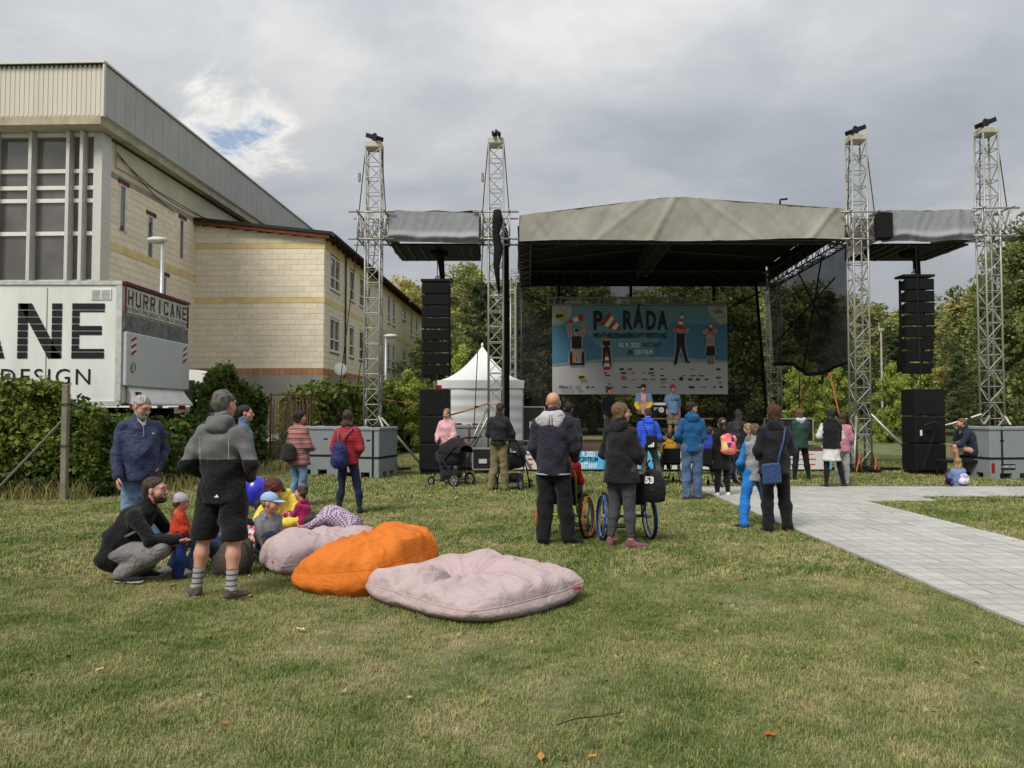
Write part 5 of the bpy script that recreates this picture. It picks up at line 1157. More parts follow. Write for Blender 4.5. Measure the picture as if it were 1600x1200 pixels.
# ---- white pagoda tent
t = thing('pagoda_tent', 'white pagoda tent with closed ribbed walls behind the inner left tower', 'tent', (-1.05, 27.2, 0)); tent_m = mat('tent_white', (232,233,232), .7, 0, .04, 1.5, .1, 6)
hw, ze, zp = 1.42, 2.66, 3.95
m = MB()
for s in range(4):
    M = Matrix.Rotation(s*PI/2, 3, 'Z')
    m.grid(lambda u, v: tuple(M @ Vector((( -hw+2*hw*u)*(1-v)**1.0, -hw*(1-v), ze + (zp-ze)*(v**1.9*.78+v*.22)))), 14, 14)
m.build('canopy', tent_m, t, True)
for s in range(4):
    M = Matrix.Rotation(s*PI/2, 3, 'Z'); m = MB()
    m.grid(lambda u, v: tuple(M @ Vector((-hw+2*hw*u, -hw+.012*math.sin(v*44)+.015*math.sin(u*9+v*3), .02+(ze-.02)*v))), 16, 60); m.build('wall_sheet', tent_m, t, True)
    m = MB(); m.grid(lambda u, v: tuple(M @ Vector((-(hw+.03)+2*(hw+.03)*u, -hw-.04-.01*math.sin(u*20), ze-.26+.27*v))), 20, 2); m.build('valance', tent_m, t, True)
    m = MB(); p = M @ Vector((hw,-hw,0)); m.tube([p, p+Vector((0,0,ze))], .03, 6); m.build('leg', alu, t)
m = MB(); m.ell((0,0,zp+.02), (.05,.05,.09), 10, 6); m.build('finial', tent_m, t, True)
t = thing('red_flag', 'narrow red banner at the left corner of the tent', 'flag', (-2.58, 25.6, 0)); m = MB(); m.tube([(0,0,0),(0,0,2.6)], .02, 6); m.build('pole', alu, t); m = MB(); m.grid(lambda u, v: (.02+.22*u, .02*math.sin(u*6+v*4), 1.5+1.0*v), 4, 8); m.build('cloth', strap_r, t, True)
# ---- flight cases, racks, table on stage
def flight(name, label, x, y, z, w, dp, h, group=None):
    t = thing(name, label, 'flight case', (x, y, z), 0, group); m = MB(); m.bevbox((0,0,h/2+.08), (w,dp,h-.08), .01); m.build('body', mat('case_black', (30,30,32), .6), t)
    m = MB()
    for sx in (-1,1):
        for sy in (-1,1): m.box((sx*w/2,sy*dp/2,h/2+.08), (.03,.03,h-.07))
    for zz in (.13, h+.04):
        for s in (-1,1): m.box((0,s*dp/2,zz), (w,.03,.03)); m.box((s*w/2,0,zz), (.03,dp,.03))
    m.build('edge_profile', alu, t)
    for sx in (-1,1):
        for sy in (-1,1): m = MB(); m.cyl((sx*w*.38,sy*dp*.36,.045), (1,0,0), .045, .03, 12); m.build('castor', rub, t)
    m = MB(); m.box((0,-dp/2-.012,h*.55), (w*.4,.015,h*.18)); m.build('label_plate', mat('case_label', (196,198,198), .6), t)
    return t
flight('flight_case', 'small black flight case on castors beside the inner left tower', -.75, 20.1, 0, .52, .5, .62); flight('amplifier_rack', 'black amplifier rack standing at the left end of the stage', .62, 22.3, .66, .62, .6, 1.05)
flight('mixing_desk_case', 'black desk case at the right end of the stage, behind the green vest', 7.75, 21.6, .66, 1.1, .7, .72)
t = thing('trestle_table', 'wooden folding table with crossed legs on the stage', 'table', (5.0, 23.4, .66)); tb_m = mat('table_wood', (120,92,64), .7, 0, .2, 5, stretch=(1,8,8))
m = MB(); m.bevbox((0,0,.74), (2.1,.6,.04), .01); m.build('table_top', tb_m, t)
for sx in (-.8,.8):
    for s in (-1,1): m = MB(); m.tube([(sx,-.25*s,.0),(sx,.25*s,.72)], .025, 6); m.build('leg', tb_m, t)
m = MB(); m.tube([(-.75,0,.72),(-.1,0,.05)], .02, 6); m.tube([(.75,0,.72),(.1,0,.05)], .02, 6); m.build('brace', tb_m, t)
t = thing('stage_monitor', 'black box with white marks behind the table, left of the blue T-shirt', 'equipment', (4.62, 24.4, .66)); m = MB(); m.tube([(-.2,0,0),(.2,0,.8)], .02, 6); m.tube([(.2,0,0),(-.2,0,.8)], .02, 6); m.build('stand', steel_b, t); m = MB(); m.bevbox((0,0,1.05), (.52,.3,.46), .02); o = m.build('box', spk, t); m = MB(); m.box((0,-.155,1.2), (.44,.01,.08)); m.build('white_strip', white_print, o); text_mesh('box_mark', 'P*@', .17, white_print, o, (0,-.158,1.02), (PI/2,0,0), 1.0, bold=.006)
t = thing('paper_cup', 'white cup on the stage table', 'cup', (5.55, 23.3, 1.42)); m = MB(); m.tube([(0,0,0),(0,0,.13)], [.03,.042], 12); m.build('cup', white_print, t, True)
t = thing('laptop', 'dark laptop on the stage table in front of the presenter', 'laptop', (4.2, 23.4, 1.42)); m = MB(); m.box((0,0,.01), (.34,.24,.018)); m.build('base', spk, t); m = MB(); m.box((0,-.14,.12), (.34,.012,.22), (R(12),0,0)); m.build('screen', spk, t)
t = thing('low_platform', 'small black platform the bearded man sits on', 'platform', (11.0, 19.0, 0)); m = MB(); m.bevbox((0,0,.40), (1.0,.5,.07), .01); m.build('top', steel_b, t)
for sx in (-.42,.42):
    for sy in (-.2,.2): m = MB(); m.tube([(sx,sy,0),(sx,sy,.37)], .022, 6); m.build('leg', steel_b, t)
t = thing('cable_reel', 'orange ratchet straps and cables heaped at the inner right tower', 'straps', (9.05, 20.3, 0)); m = MB()
for k in range(9): rs = random.Random(k); m.tube([(rs.uniform(-.4,.4),rs.uniform(-.3,.3),.02+.05*rs.random()) if i % 2 else (rs.uniform(-.35,.35),rs.uniform(-.25,.25),.12+.2*rs.random()) for i in range(7)], .016, 5)
m.build('cable_coil', rope_m, t); m = MB(); m.tube([(-.1,-.2,0),(.05,-.15,.5),(.1,-.1,.05)], .025, 5); m.tube([(.5,.0,.05),(.55,.05,.4),(.65,.1,.1)], .025, 5); m.build('ratchet_strap', strap_o, t)
for lb, a, b, mm, rr_ in (('orange strap stretched from the inner left tower towards the subwoofers', (-.6,20.7,1.85), (-2.0,20.3,1.42), strap_o, .022), ('thin orange strap tied to the outer left tower', (-3.6,20.9,1.95), (-1.9,21.6,1.78), strap_o, .012), ('white strap stretched right of the right subwoofers', (12.5,20.5,1.55), (11.0,20.3,1.15), white_print, .018)):
    t = thing('lashing_strap', lb, 'strap', a); m = MB(); b = Vector(b)-Vector(a); m.tube([(0,0,0), b*.5-Vector((0,0,.02)), b], rr_, 5); m.build('webbing', mm, t); m = MB(); m.box(b*.25, (.10,.05,.05)); m.build('ratchet', steel_b, t)
t = thing('field_pole', 'pale thin mast on the field right of the inner right tower', 'pole', (at(1378,600,45).x, 45, 0)); m = MB(); m.tube([(0,0,0),(0,0,at(1378,515,45).z)], [.07,.05], 6); m.build('mast', mat('pale_mast', (190,184,170), .7), t); m = MB(); m.box((0,0,at(1378,515,45).z), (.3,.15,.12)); m.build('mast_head', mat('pale_mast', (190,184,170)), t)
# ---- fallen leaves and a twig
fl = MB(); fl.add([(-.03,0,.004),(-.008,.018,.012),(.02,.012,.008),(.034,0,.016),(.018,-.014,.006),(-.01,-.017,.013)], [(0,1,2,3),(0,3,4,5)])
lmz = [fl.mesh('blade', mat(n, c, .8)) for n, c in (('leaf_rust', (176,92,44)), ('leaf_straw', (204,178,118)), ('leaf_ochre', (190,140,70)))]
for k, (px, py, mi, s, lb) in enumerate([(1203,1147,0,1.0,'rust fallen leaf at the bottom right of the lawn'), (155,1047,1,1.0,'straw leaf on the lawn at the left'), (470,985,1,1.3,'straw leaf in front of the orange bean bag'), (1152,907,0,1.2,'rust leaf on the lawn left of the walkway'), (268,916,2,1.5,'ochre leaf beside the left shoe of the man in shorts'), (350,1130,0,.9,'rust leaf at the bottom left'), (845,1182,2,1.1,'ochre leaf at the bottom edge, centre'), (1590,848,2,1.8,'ochre leaf on the right edge of the walkway'), (640,1090,1,.8,'small straw leaf in the centre of the lawn'), (390,932,1,1.0,'straw leaf right of the shoes of the man in shorts'), (925,1180,2,.8,'small ochre leaf near the bottom centre')]):
    p = at(px, py, EYE*FPX/(py-HORIZON)); t = thing('fallen_leaf', lb, 'leaf', (p.x, p.y, .02), k*1.3, 'fallen leaves on the lawn'); o = link('blade', lmz[mi], t); o.scale = (s,s,s)
p = at(920,1125,EYE*FPX/(1125-HORIZON)); t = thing('twig', 'thin dark twig lying on the lawn at the bottom', 'twig', (p.x,p.y,.02), R(20)); m = MB(); m.tube([(-.18,0,.005),(-.06,.02,.015),(.08,-.01,.02),(.2,.02,.01)], [.004,.004,.003,.002], 5); m.build('stem', twig_m, t)
# ---- wheelchairs and pushchairs (local +y is forward)
def wheelchair(label, x, y, yaw, rim, frame, s=1.0, tyre=(30,30,32), camber=4):
    t = thing('wheelchair', label, 'wheelchair', (x, y, 0), yaw, 'wheelchairs in the audience'); rm = mat('rim_%d_%d_%d' % rim, rim, .4, .2, .05); fm = mat('frame_%d_%d_%d' % frame, frame, .4, .3, .05); ty = mat('tyre_black', tyre, .8)
    for sx in (-1, 1):
        ca = R(camber)*sx; ax = Vector((math.cos(ca), 0, math.sin(ca)))*sx; c = Vector((sx*.285*s, -.05*s, .305*s))
        m = MB(); m.torus(c, ax, .285*s, .019*s, 32, 7); w = m.build('wheel', ty, t, True)
        m = MB(); m.torus(c+ax*.035*s, ax, .255*s, .011*s, 32, 6); m.build('hand_rim', rm, w, True)
        m = MB(); m.torus(c, ax, .262*s, .012*s, 28, 5); m.cyl(c, ax, .028*s, .07*s, 10); d_, s_, u_ = frame_of(ax)
        for k in range(18): a = 2*PI*k/18; m.tube([c + ax*(.02 if k % 2 else -.02)*s, c+(s_*math.cos(a)+u_*math.sin(a))*.262*s], .0022*s, 3, False)
        m.build('spokes', alu, w)
        c = Vector((sx*.20*s, .38*s, .07*s)); m = MB(); m.torus(c, (1,0,0), .05*s, .018*s, 14, 6); m.build('castor', ty, t, True)
        m = MB(); m.tube([c, c+Vector((0,-.02,.1))*s, (sx*.20*s,.33*s,.22*s)], .011*s, 6); m.build('castor_fork', fm, t)
        m = MB(); m.tube([(sx*.2*s,-.2*s,.45*s),(sx*.2*s,.28*s,.48*s),(sx*.19*s,.42*s,.42*s),(sx*.14*s,.52*s,.12*s)], .014*s, 7); m.tube([(sx*.2*s,-.05*s,.305*s),(sx*.2*s,-.2*s,.45*s)], .014*s, 7); m.build('side_frame', fm, t, True)
        m = MB(); m.tube([(sx*.2*s,-.18*s,.42*s),(sx*.2*s,-.24*s,.86*s),(sx*.2*s,-.34*s,.92*s)], .013*s, 7); m.build('back_post', fm, t, True)
        m = MB(); m.tube([(sx*.2*s,-.29*s,.905*s),(sx*.2*s,-.39*s,.93*s)], .019*s, 8); m.build('push_handle', rm, t, True)
    m = MB(); m.bevbox((0,.04*s,.48*s), (.39*s,.44*s,.05*s), .015*s); m.build('seat', blk_cloth, t)
    m = MB(); m.grid(lambda u, v: ((-.19+.38*u)*s, (-.21-.045*v-.05*math.sin(PI*u))*s, (.5+.34*v)*s), 10, 6); m.build('backrest', blk_cloth, t, True)
    m = MB(); m.box((0,.53*s,.10*s), (.30*s,.14*s,.015*s), (R(12),0,0)); m.build('footrest', steel_b, t)
    m = MB(); m.tube([(-.285*s,-.05*s,.305*s),(.285*s,-.05*s,.305*s)], .018*s, 8); m.tube([(-.2*s,-.2*s,.6*s),(.2*s,-.2*s,.6*s)], .011*s, 6); m.build('axle', fm, t)
    return t
wc1 = wheelchair('wheelchair with orange hand rims in front of the bald man', .70, 9.9, R(-22), (226,108,40), (180,190,60), .95); wc2 = wheelchair('wheelchair with blue hand rims in front of the woman in the black hoodie', 1.42, 9.7, R(6), (40,90,190), (24,96,110), 1.0)
wc3 = wheelchair('wheelchair carrying the child in the mustard hood', 3.52, 17.3, R(4), (96,70,110), (60,60,64), .95); wc4 = wheelchair('wheelchair beside the jeans of the man in the petrol sweater', 4.22, 16.4, R(-35), (150,152,156), (60,60,66), 1.0); wc5 = wheelchair('wheelchair carrying the blond person in grey', 5.28, 16.9, R(20), (90,70,80), (50,50,54), 1.0)
t = thing('black_sports_bag', 'black bag with white number hanging on the right push handle of the blue-rimmed wheelchair', 'bag', (1.70, 9.28, .52), R(-20)); lump('bag_body', t, cloth('bag_black', (26,26,28), None, .6), [(0,.08,.05,0,0),(.02,.13,.08,0,0),(.12,.15,.10,0,0),(.26,.14,.10,0,0),(.36,.10,.07,0,0),(.40,.03,.03,0,0)], 22, 4, .010)
m = MB(); m.tube([(-.05,0,.36),(-.08,.02,.46),(-.05,.05,.5)], .012, 5); m.tube([(.03,0,.36),(0,.03,.47),(-.02,.05,.5)], .012, 5); m.build('strap', rope_m, t); text_mesh('bag_number', '53', .11, white_print, t, (-.03,-.112,.27), (PI/2,0,R(0)), 1.0, bold=.006)
def pushchair(label, x, y, yaw, hood=True, s=1.0):
    t = thing('pushchair', label, 'pushchair', (x, y, 0), yaw, 'pushchairs near the loudspeakers'); fab = cloth('pram_fabric', (30,28,32), None, .8); fm = mat('pram_frame', (52,52,56), .4, .4)
    for sx in (-1, 1):
        for (yy, r) in ((-.30, .145), (.34, .10)):
            c = Vector((sx*.27, yy, r)); m = MB(); m.torus(c, (1,0,0), r-.022, .022, 22, 7); w = m.build('wheel', rub, t, True)
            m = MB(); m.torus(c, (1,0,0), r-.05, .008, 18, 5); m.cyl(c, (1,0,0), .025, .05, 8)
            for k in range(6): a = k*PI/3; m.tube([c, c+Vector((0, math.cos(a), math.sin(a)))*(r-.04)], .007, 4, False)
            m.build('rim', alu, w)
        m = MB(); m.tube([(sx*.25,-.30,.145),(sx*.25,.0,.52),(sx*.25,.1,.62)], .014, 7); m.tube([(sx*.24,.34,.10),(sx*.25,.15,.42),(sx*.25,-.15,.72),(sx*.25,-.48,1.02)], .015, 7); m.build('frame_side', fm, t, True)
    m = MB(); m.tube([(-.25,-.48,1.02),(-.22,-.54,1.05),(.22,-.54,1.05),(.25,-.48,1.02)], .018, 8); m.build('handlebar', rub, t, True)
    m = MB(); m.tube([(-.25,-.30,.145),(.25,-.30,.145)], .012, 6); m.tube([(-.25,.34,.1),(.25,.34,.1)], .012, 6); m.build('axle', fm, t)
    lump('seat_shell', t, fab, [(.44,.14,.22,0,.0),(.47,.21,.33,0,.0),(.58,.235,.38,0,.0),(.70,.24,.40,0,0),(.74,.235,.39,0,0),(.75,.15,.3,0,0)], 24, 5, .004)
    m = MB(); m.grid(lambda u, v: (.245*math.cos(PI*u), -.10-.30*math.sin(PI*v*.5)*1.0+.28*(1-v)-.02*math.sin(v*14), .72+.33*math.sin(PI*u)*(.55+.45*math.cos(PI*(v-.45)))), 20, 14); m.build('canopy', fab, t, True)
    lump('basket', t, fab, [(.16,.15,.2,0,0),(.18,.2,.26,0,0),(.32,.21,.28,0,0),(.33,.1,.2,0,0)], 18, 6, .006)
    m = MB(); m.torus((0,.18,.72), (0,1,.5), .22, .014, 20, 6, 0, PI); m.build('bumper_bar', rub, t, True)
    return t
pushchair('black pushchair with raised canopy in front of the girl in pink', -1.33, 16.9, R(55)); pushchair('black pushchair half hidden behind the man in khaki trousers', .02, 16.0, R(-20))
# ================================================================== PEOPLE
# Bodies and garments are distance fields sampled on a grid and skinned, so limbs, neck and torso join as one surface.
def snets(F, ax):
    """surface nets on a rectilinear grid; returns verts (n,3) and quads"""
    S_ = F < 0; nx, ny, nz = F.shape
    c = np.zeros((nx-1, ny-1, nz-1), np.int8)
    for i in (0,1):
        for j in (0,1):
            for k in (0,1): c += S_[i:nx-1+i, j:ny-1+j, k:nz-1+k]
    act = (c > 0) & (c < 8); I, J, K = np.nonzero(act); n = len(I)
    if n == 0: return np.zeros((0,3)), np.zeros((0,4), int)
    idx = np.full(act.shape, -1, np.int32); idx[I, J, K] = np.arange(n)
    val = {(i,j,k): F[I+i, J+j, K+k] for i in (0,1) for j in (0,1) for k in (0,1)}
    pos = np.zeros((n, 3), np.float32); cnt = np.zeros(n, np.float32)
    for a in range(3):
        for p in (0,1):
            for q in (0,1):
                k0 = [p, q]; k0.insert(a, 0); k1 = list(k0); k1[a] = 1; v0, v1 = val[tuple(k0)], val[tuple(k1)]
                cr = (v0 < 0) != (v1 < 0); t = np.where(cr, v0/np.where(cr, v0-v1, 1), 0)
                o = np.array(k0, np.float32); pos[:, a] += np.where(cr, t, 0)
                for b in range(3):
                    if b != a: pos[:, b] += np.where(cr, o[b], 0)
                cnt += cr
    pos /= cnt[:, None]; ijk = np.stack([I, J, K], 1) + pos
    V = np.stack([np.interp(ijk[:, a], np.arange(len(ax[a])), ax[a]) for a in range(3)], 1)
    Q = []
    for a in range(3):
        b, d = (a+1) % 3, (a+2) % 3; s0 = [slice(None)]*3; s1 = [slice(None)]*3; s0[a] = slice(0, -1); s1[a] = slice(1, None)
        A, B = S_[tuple(s0)], S_[tuple(s1)]; w = np.nonzero(A != B); w = [np.array(x) for x in w]
        ok = (w[b] > 0) & (w[d] > 0) & (w[b] < F.shape[b]-1) & (w[d] < F.shape[d]-1); w = [x[ok] for x in w]; ins = A[tuple(w)]
        def cell(db, dd):
            x = list(w); x[b] = x[b]-db; x[d] = x[d]-dd; return idx[tuple(x)]
        q = np.stack([cell(1,1), cell(0,1), cell(0,0), cell(1,0)], 1); q[~ins] = q[~ins][:, ::-1]; Q.append(q)
    Q = np.concatenate(Q); return V, Q[(Q >= 0).all(1)]
class Fld:
    def __init__(s): s.p = []; s.cuts = []
    def seg(s, a, b, wa, wb, side=(1,0,0), k=.03, op='u'):
        wa = (wa, wa) if np.isscalar(wa) else wa; wb = (wb, wb) if np.isscalar(wb) else wb
        s.p.append(('s', np.array(a, float), np.array(b, float), np.array(wa, float), np.array(wb, float), np.array(side, float), k, op)); return s
    def ell(s, c, r, M=None, k=.03, op='u'):
        s.p.append(('e', np.array(c, float), np.array(r, float), np.array(M, float) if M is not None else np.eye(3), k, op)); return s
    def cut(s, fn): s.cuts.append(fn); return s
    def run(s, h, fine=(), fold=0.0, seed=0, fscale=1.0):
        lo = np.full(3, 9.); hi = -lo
        for q in s.p:
            if q[-1] != 'u': continue
            if q[0] == 's': r = max(q[3].max(), q[4].max())+.02; lo = np.minimum(lo, np.minimum(q[1], q[2])-r); hi = np.maximum(hi, np.maximum(q[1], q[2])+r)
            else: r = q[2].max()+.02; lo = np.minimum(lo, q[1]-r); hi = np.maximum(hi, q[1]+r)
        lo -= 2*h; hi += 2*h; ax = []
        for a in range(3):
            g = [lo[a]]
            while g[-1] < hi[a]:
                st = h
                for (fl_, fh_, hf) in fine:
                    if fl_[a]-hf <= g[-1] <= fh_[a]: st = min(st, hf)
                g.append(g[-1]+st)
            ax.append(np.array(g, np.float32))
        F = np.full([len(g) for g in ax], 1.0, np.float32)
        for q in s.p:
            k, op = q[-2], q[-1]
            if q[0] == 's': r = max(q[3].max(), q[4].max()); l, u = np.minimum(q[1], q[2])-r, np.maximum(q[1], q[2])+r
            else: r = q[2].max(); l, u = q[1]-r, q[1]+r
            mg = k+2.5*h; sl = tuple(slice(max(0, np.searchsorted(ax[a], l[a]-mg)-1), np.searchsorted(ax[a], u[a]+mg)+1) for a in range(3))
            X, Y, Z = np.meshgrid(*[ax[a][sl[a]] for a in range(3)], indexing='ij', sparse=True)
            if q[0] == 's':
                a, b = q[1], q[2]; d = b-a; L = np.linalg.norm(d); d = d/(L+1e-9); sd = q[5]-d*q[5].dot(d)
                if np.linalg.norm(sd) < 1e-4: sd = np.cross(d, (0,0,1.)) if abs(d[2]) < .9 else np.array((1.,0,0))
                sd = sd/np.linalg.norm(sd); f = np.cross(d, sd); x, y, z = X-a[0], Y-a[1], Z-a[2]
                t = x*d[0]+y*d[1]+z*d[2]; tc = np.clip(t, 0, L); ov = t-tc; tn = tc/(L+1e-9)
                wx = q[3][0]+(q[4][0]-q[3][0])*tn; wy = q[3][1]+(q[4][1]-q[3][1])*tn; mn = np.minimum(wx, wy)
                D = (np.sqrt(((x*sd[0]+y*sd[1]+z*sd[2])/wx)**2 + ((x*f[0]+y*f[1]+z*f[2])/wy)**2 + (ov/mn)**2) - 1)*mn
            else:
                c, rr_, M = q[1], q[2], q[3]; x, y, z = X-c[0], Y-c[1], Z-c[2]
                D = (np.sqrt(sum(((x*M[0][i]+y*M[1][i]+z*M[2][i])/rr_[i])**2 for i in range(3))) - 1)*rr_.min()
            D = D.astype(np.float32); G = F[sl]
            if op == 'u': hh = np.clip(.5+.5*(G-D)/k, 0, 1); F[sl] = G*(1-hh)+D*hh - k*hh*(1-hh)
            else: hh = np.clip(.5-.5*(G+D)/k, 0, 1); F[sl] = G*(1-hh)-D*hh + k*hh*(1-hh)
        if fold:
            w = np.nonzero(np.abs(F) < .06); x, y, z = ax[0][w[0]]*fscale, ax[1][w[1]]*fscale, ax[2][w[2]]*fscale; e = seed*1.7
            rd = lambda a: 1-2*np.abs(np.sin(a*.5))
            F[w] -= fold*(.75*rd(21*z+5*np.sin(6*x+e)+11*y+e) + .6*rd(14*x-23*z+4*np.sin(9*y+2*e)) + .5*rd(31*y+15*z+5*np.sin(8*z+e)+10*x) - .3*np.sin(9*z+7*x+e))
        if s.cuts:
            X, Y, Z = np.meshgrid(*ax, indexing='ij', sparse=True)
            for fn in s.cuts: F = np.maximum(F, fn(X, Y, Z).astype(np.float32))
        return snets(F, ax)
def fmesh(name, fld, h, m_, parent, fine=(), fold=0.0, seed=0, matfn=None, fscale=1.0, extra=None):
    V, Q = fld.run(h, fine, fold, seed, fscale); mi = None
    if len(V) == 0: return None
    if matfn is not None: C = V[Q].mean(1); mi = matfn(C[:, 0], C[:, 1], C[:, 2]).astype(np.int32)
    if extra is not None and extra.v:
        n = len(V); fq = [f for f in extra.f if len(f) == 4]; ei = [i for f, i in zip(extra.f, extra.mi) if len(f) == 4]
        mi = np.concatenate([mi if mi is not None else np.zeros(len(Q), np.int32), np.array(ei, np.int32)]); V = np.concatenate([V, np.array(extra.v)]); Q = np.concatenate([Q, np.array(fq)+n])
    return link(name, np_mesh(name, V, Q, m_, True, mi), parent)
SKIN = mat('skin_light', (190,150,128), .55, 0, .08, 14, .1, 60, .35, c2=(188,130,108)); SKIN2 = mat('skin_pink', (192,148,128), .55, 0, .08, 14, .1, 60, .35, c2=(178,124,106)); EYE_M = mat('eye_dark', (34,26,22), .2); EYE_W = mat('eye_white', (216,208,200), .3); LIP = mat('lips', (160,92,84), .5)
def hairm(name, c): return mat(name, c, .55, 0, .38, 7, 1.0, 11, .4, stretch=(7,7,1.4))
HAIR = dict(white=hairm('hair_white', (196,188,176)), grey=hairm('hair_grey', (112,106,100)), brown=hairm('hair_brown', (72,52,38)), dark=hairm('hair_dark', (34,27,24)), auburn=hairm('hair_auburn', (88,54,34)), red=hairm('hair_red', (104,36,28)), blond=hairm('hair_blond', (176,142,96)), light=hairm('hair_light_brown', (124,94,64)))
V3 = lambda p: np.array(p, float)
STAND = dict(pelvis=(0,0,.96), waist=(0,.005,1.10), chest=(0,-.005,1.29), neck=(0,-.02,1.475), head=(0,.015,1.63),
 shL=(-.180,-.02,1.385), elL=(-.235,-.055,1.115), wrL=(-.235,.04,.875), shR=(.180,-.02,1.385), elR=(.235,-.055,1.115), wrR=(.235,.04,.875),
 hipL=(-.09,0,.93), knL=(-.10,.02,.50), anL=(-.105,-.02,.085), hipR=(.09,0,.93), knR=(.10,.02,.50), anR=(.105,-.02,.085))
Q_ = dict(near=(.0165,.0085), mid=(.022,.013), far=(.030,.018))
def person(label, x, y, H=1.75, yaw=0.0, pose=None, z=0.0, q='mid', hyaw=0, hpitch=0, hroll=0, hs=1.0, sw=1.0, belly=0.0, hip=1.0, top=None, bottom=None, shoes=None, hair=('short','brown'), skin=None, beard=None, glasses=False, hat=None, hands='LR', fold=1.0, seed=None, group='people watching the show', toes=((.10,1),(-.10,1)), face=True):
    """pose: joint overrides for a 1.75 m figure looking along +y; yaw turns the whole figure"""
    seed = seed if seed is not None else int(abs(x*13+y*7)*3) % 50; s = H/1.75; skin = skin or SKIN
    t = thing('person', label, 'person', (x, y, z), yaw, group); h, hf = Q_[q]; h *= max(.6, min(1, s+.1))
    J = {k: V3(v) for k, v in STAND.items()}
    for k, v in (pose or {}).items(): J[k] = V3(v)
    for k in ('shL', 'shR'): J[k][0] *= 1 if (pose and k in pose) else sw
    if not (pose and 'elL' in pose): J['elL'][0] *= sw
    if not (pose and 'elR' in pose): J['elR'][0] *= sw
    for k in ('shL','shR','elL','elR','wrL','wrR'): J[k][0] *= .86
    J = {k: v*s for k, v in J.items()}; hsx = s*hs
    Rh = np.array((Euler((0,0,hyaw)).to_matrix() @ Euler((hpitch,0,0)).to_matrix() @ Euler((0,hroll,0)).to_matrix())); hc = J['head']
    if hs != 1.0: hc = J['head'] = J['neck'] + (J['head']-J['neck'])*(.35+.65*hs)
    hp = lambda p: hc + Rh @ (V3(p)*hsx)
    def hl(X, Y, Z):
        x, y, z_ = X-hc[0], Y-hc[1], Z-hc[2]; return [(x*Rh[0][i]+y*Rh[1][i]+z_*Rh[2][i])/hsx for i in range(3)]
    sh_side = J['shR']-J['shL']; sh_side = sh_side/np.linalg.norm(sh_side); hip_side = J['hipR']-J['hipL']; hip_side = hip_side/(np.linalg.norm(hip_side)+1e-9)
    hh = lambda a: a*hsx
    # ---------------- body
    B = Fld()
    B.seg(J['pelvis'], J['waist'], (.14*s*hip,.095*s), (.125*s,.09*s), hip_side); B.seg(J['waist'], J['chest'], (.125*s,(.09+belly*.5)*s), (.145*s*sw,.10*s), sh_side); B.seg(J['chest'], J['neck']-V3((0,0,.06*s)), (.145*s*sw,.10*s), (.09*s,.06*s), sh_side); B.seg(J['shL'], J['neck']-V3((0,0,.04*s)), .042*s, .04*s); B.seg(J['shR'], J['neck']-V3((0,0,.04*s)), .042*s, .04*s)
    B.seg(J['neck']-V3((0,0,.05*s)), hp((0,-.025,-.05)), .058*s, hh(.052))
    for sd in 'LR':
        B.seg(J['sh'+sd], J['el'+sd], .046*s, .037*s); B.seg(J['el'+sd], J['wr'+sd], .037*s, .026*s); B.seg(J['hip'+sd], J['kn'+sd], .078*s*hip, .054*s); kn, an = J['kn'+sd], J['an'+sd]; mid = kn*.68+an*.32; bk = Matrix.Identity(3)
        B.seg(kn, mid, .052*s, .057*s); B.seg(mid, an, .057*s, .034*s)
    B.ell(hp((0,-.018,.036)), (hh(.076),hh(.096),hh(.083)), Rh, .02); B.ell(hp((0,.028,-.035)), (hh(.061),hh(.066),hh(.082)), Rh, hh(.03)); B.ell(hp((0,.070,-.093)), (hh(.026),hh(.022),hh(.020)), Rh, hh(.03))
    for sx in (-1, 1):
        B.ell(hp((sx*.044,.058,-.030)), (hh(.026),)*3, None, hh(.03)); B.ell(hp((sx*.077,-.004,-.006)), (hh(.011),hh(.021),hh(.033)), Rh, hh(.008))
        B.ell(hp((sx*.034,.105,.008)), (hh(.018),hh(.012),hh(.009)), Rh, hh(.014), 's')
    B.seg(hp((-.04,.084,.028)), hp((.04,.084,.028)), hh(.013), hh(.013), k=hh(.02)); B.seg(hp((0,.092,.014)), hp((0,.117,-.026)), hh(.009), hh(.0145), k=hh(.012)); B.ell(hp((0,.108,-.030)), (hh(.019),hh(.012),hh(.010)), Rh, hh(.01))
    B.seg(hp((-.020,.091,-.056)), hp((.020,.091,-.056)), hh(.0075), hh(.0075), k=hh(.008)); B.seg(hp((-.018,.090,-.068)), hp((.018,.090,-.068)), hh(.0075), hh(.0075), k=hh(.008))
    ex = MB()
    for sd in 'LR':
        w, e = J['wr'+sd], J['el'+sd]; d = w-e; d = d/np.linalg.norm(d); B.seg(w, w+d*.03*s, .027*s, (.036*s,.020*s), (0,1,0), .02)
        if sd not in hands: continue
        B.seg(w+d*.03*s, w+d*.085*s, (.038*s,.018*s), (.040*s,.015*s), (0,1,0), .015)
        fw = V3((0,1,0))-d*d[1]; fw = fw/(np.linalg.norm(fw)+1e-9); inn = np.cross(d, fw)*(1 if sd == 'R' else -1)
        if inn[0]*(1 if sd == 'R' else -1) > 0: inn = -inn
        for i, (o, L) in enumerate(((-.029,.055),(-.010,.07),(.010,.074),(.028,.066))):
            a = w+d*.082*s+fw*o*s; b = a+d*L*.55*s+inn*.006*s; c = b+d*L*.38*s+inn*.022*s; ex.tube([a,b,c], [.0095*s,.0088*s,.007*s], 6, False)
        a = w+d*.03*s+fw*.034*s; b = a+d*.035*s+fw*.026*s+inn*.01*s; ex.tube([a,b,b+d*.03*s+inn*.012*s], [.012*s,.010*s,.008*s], 6, False)
    ex.cur = 1
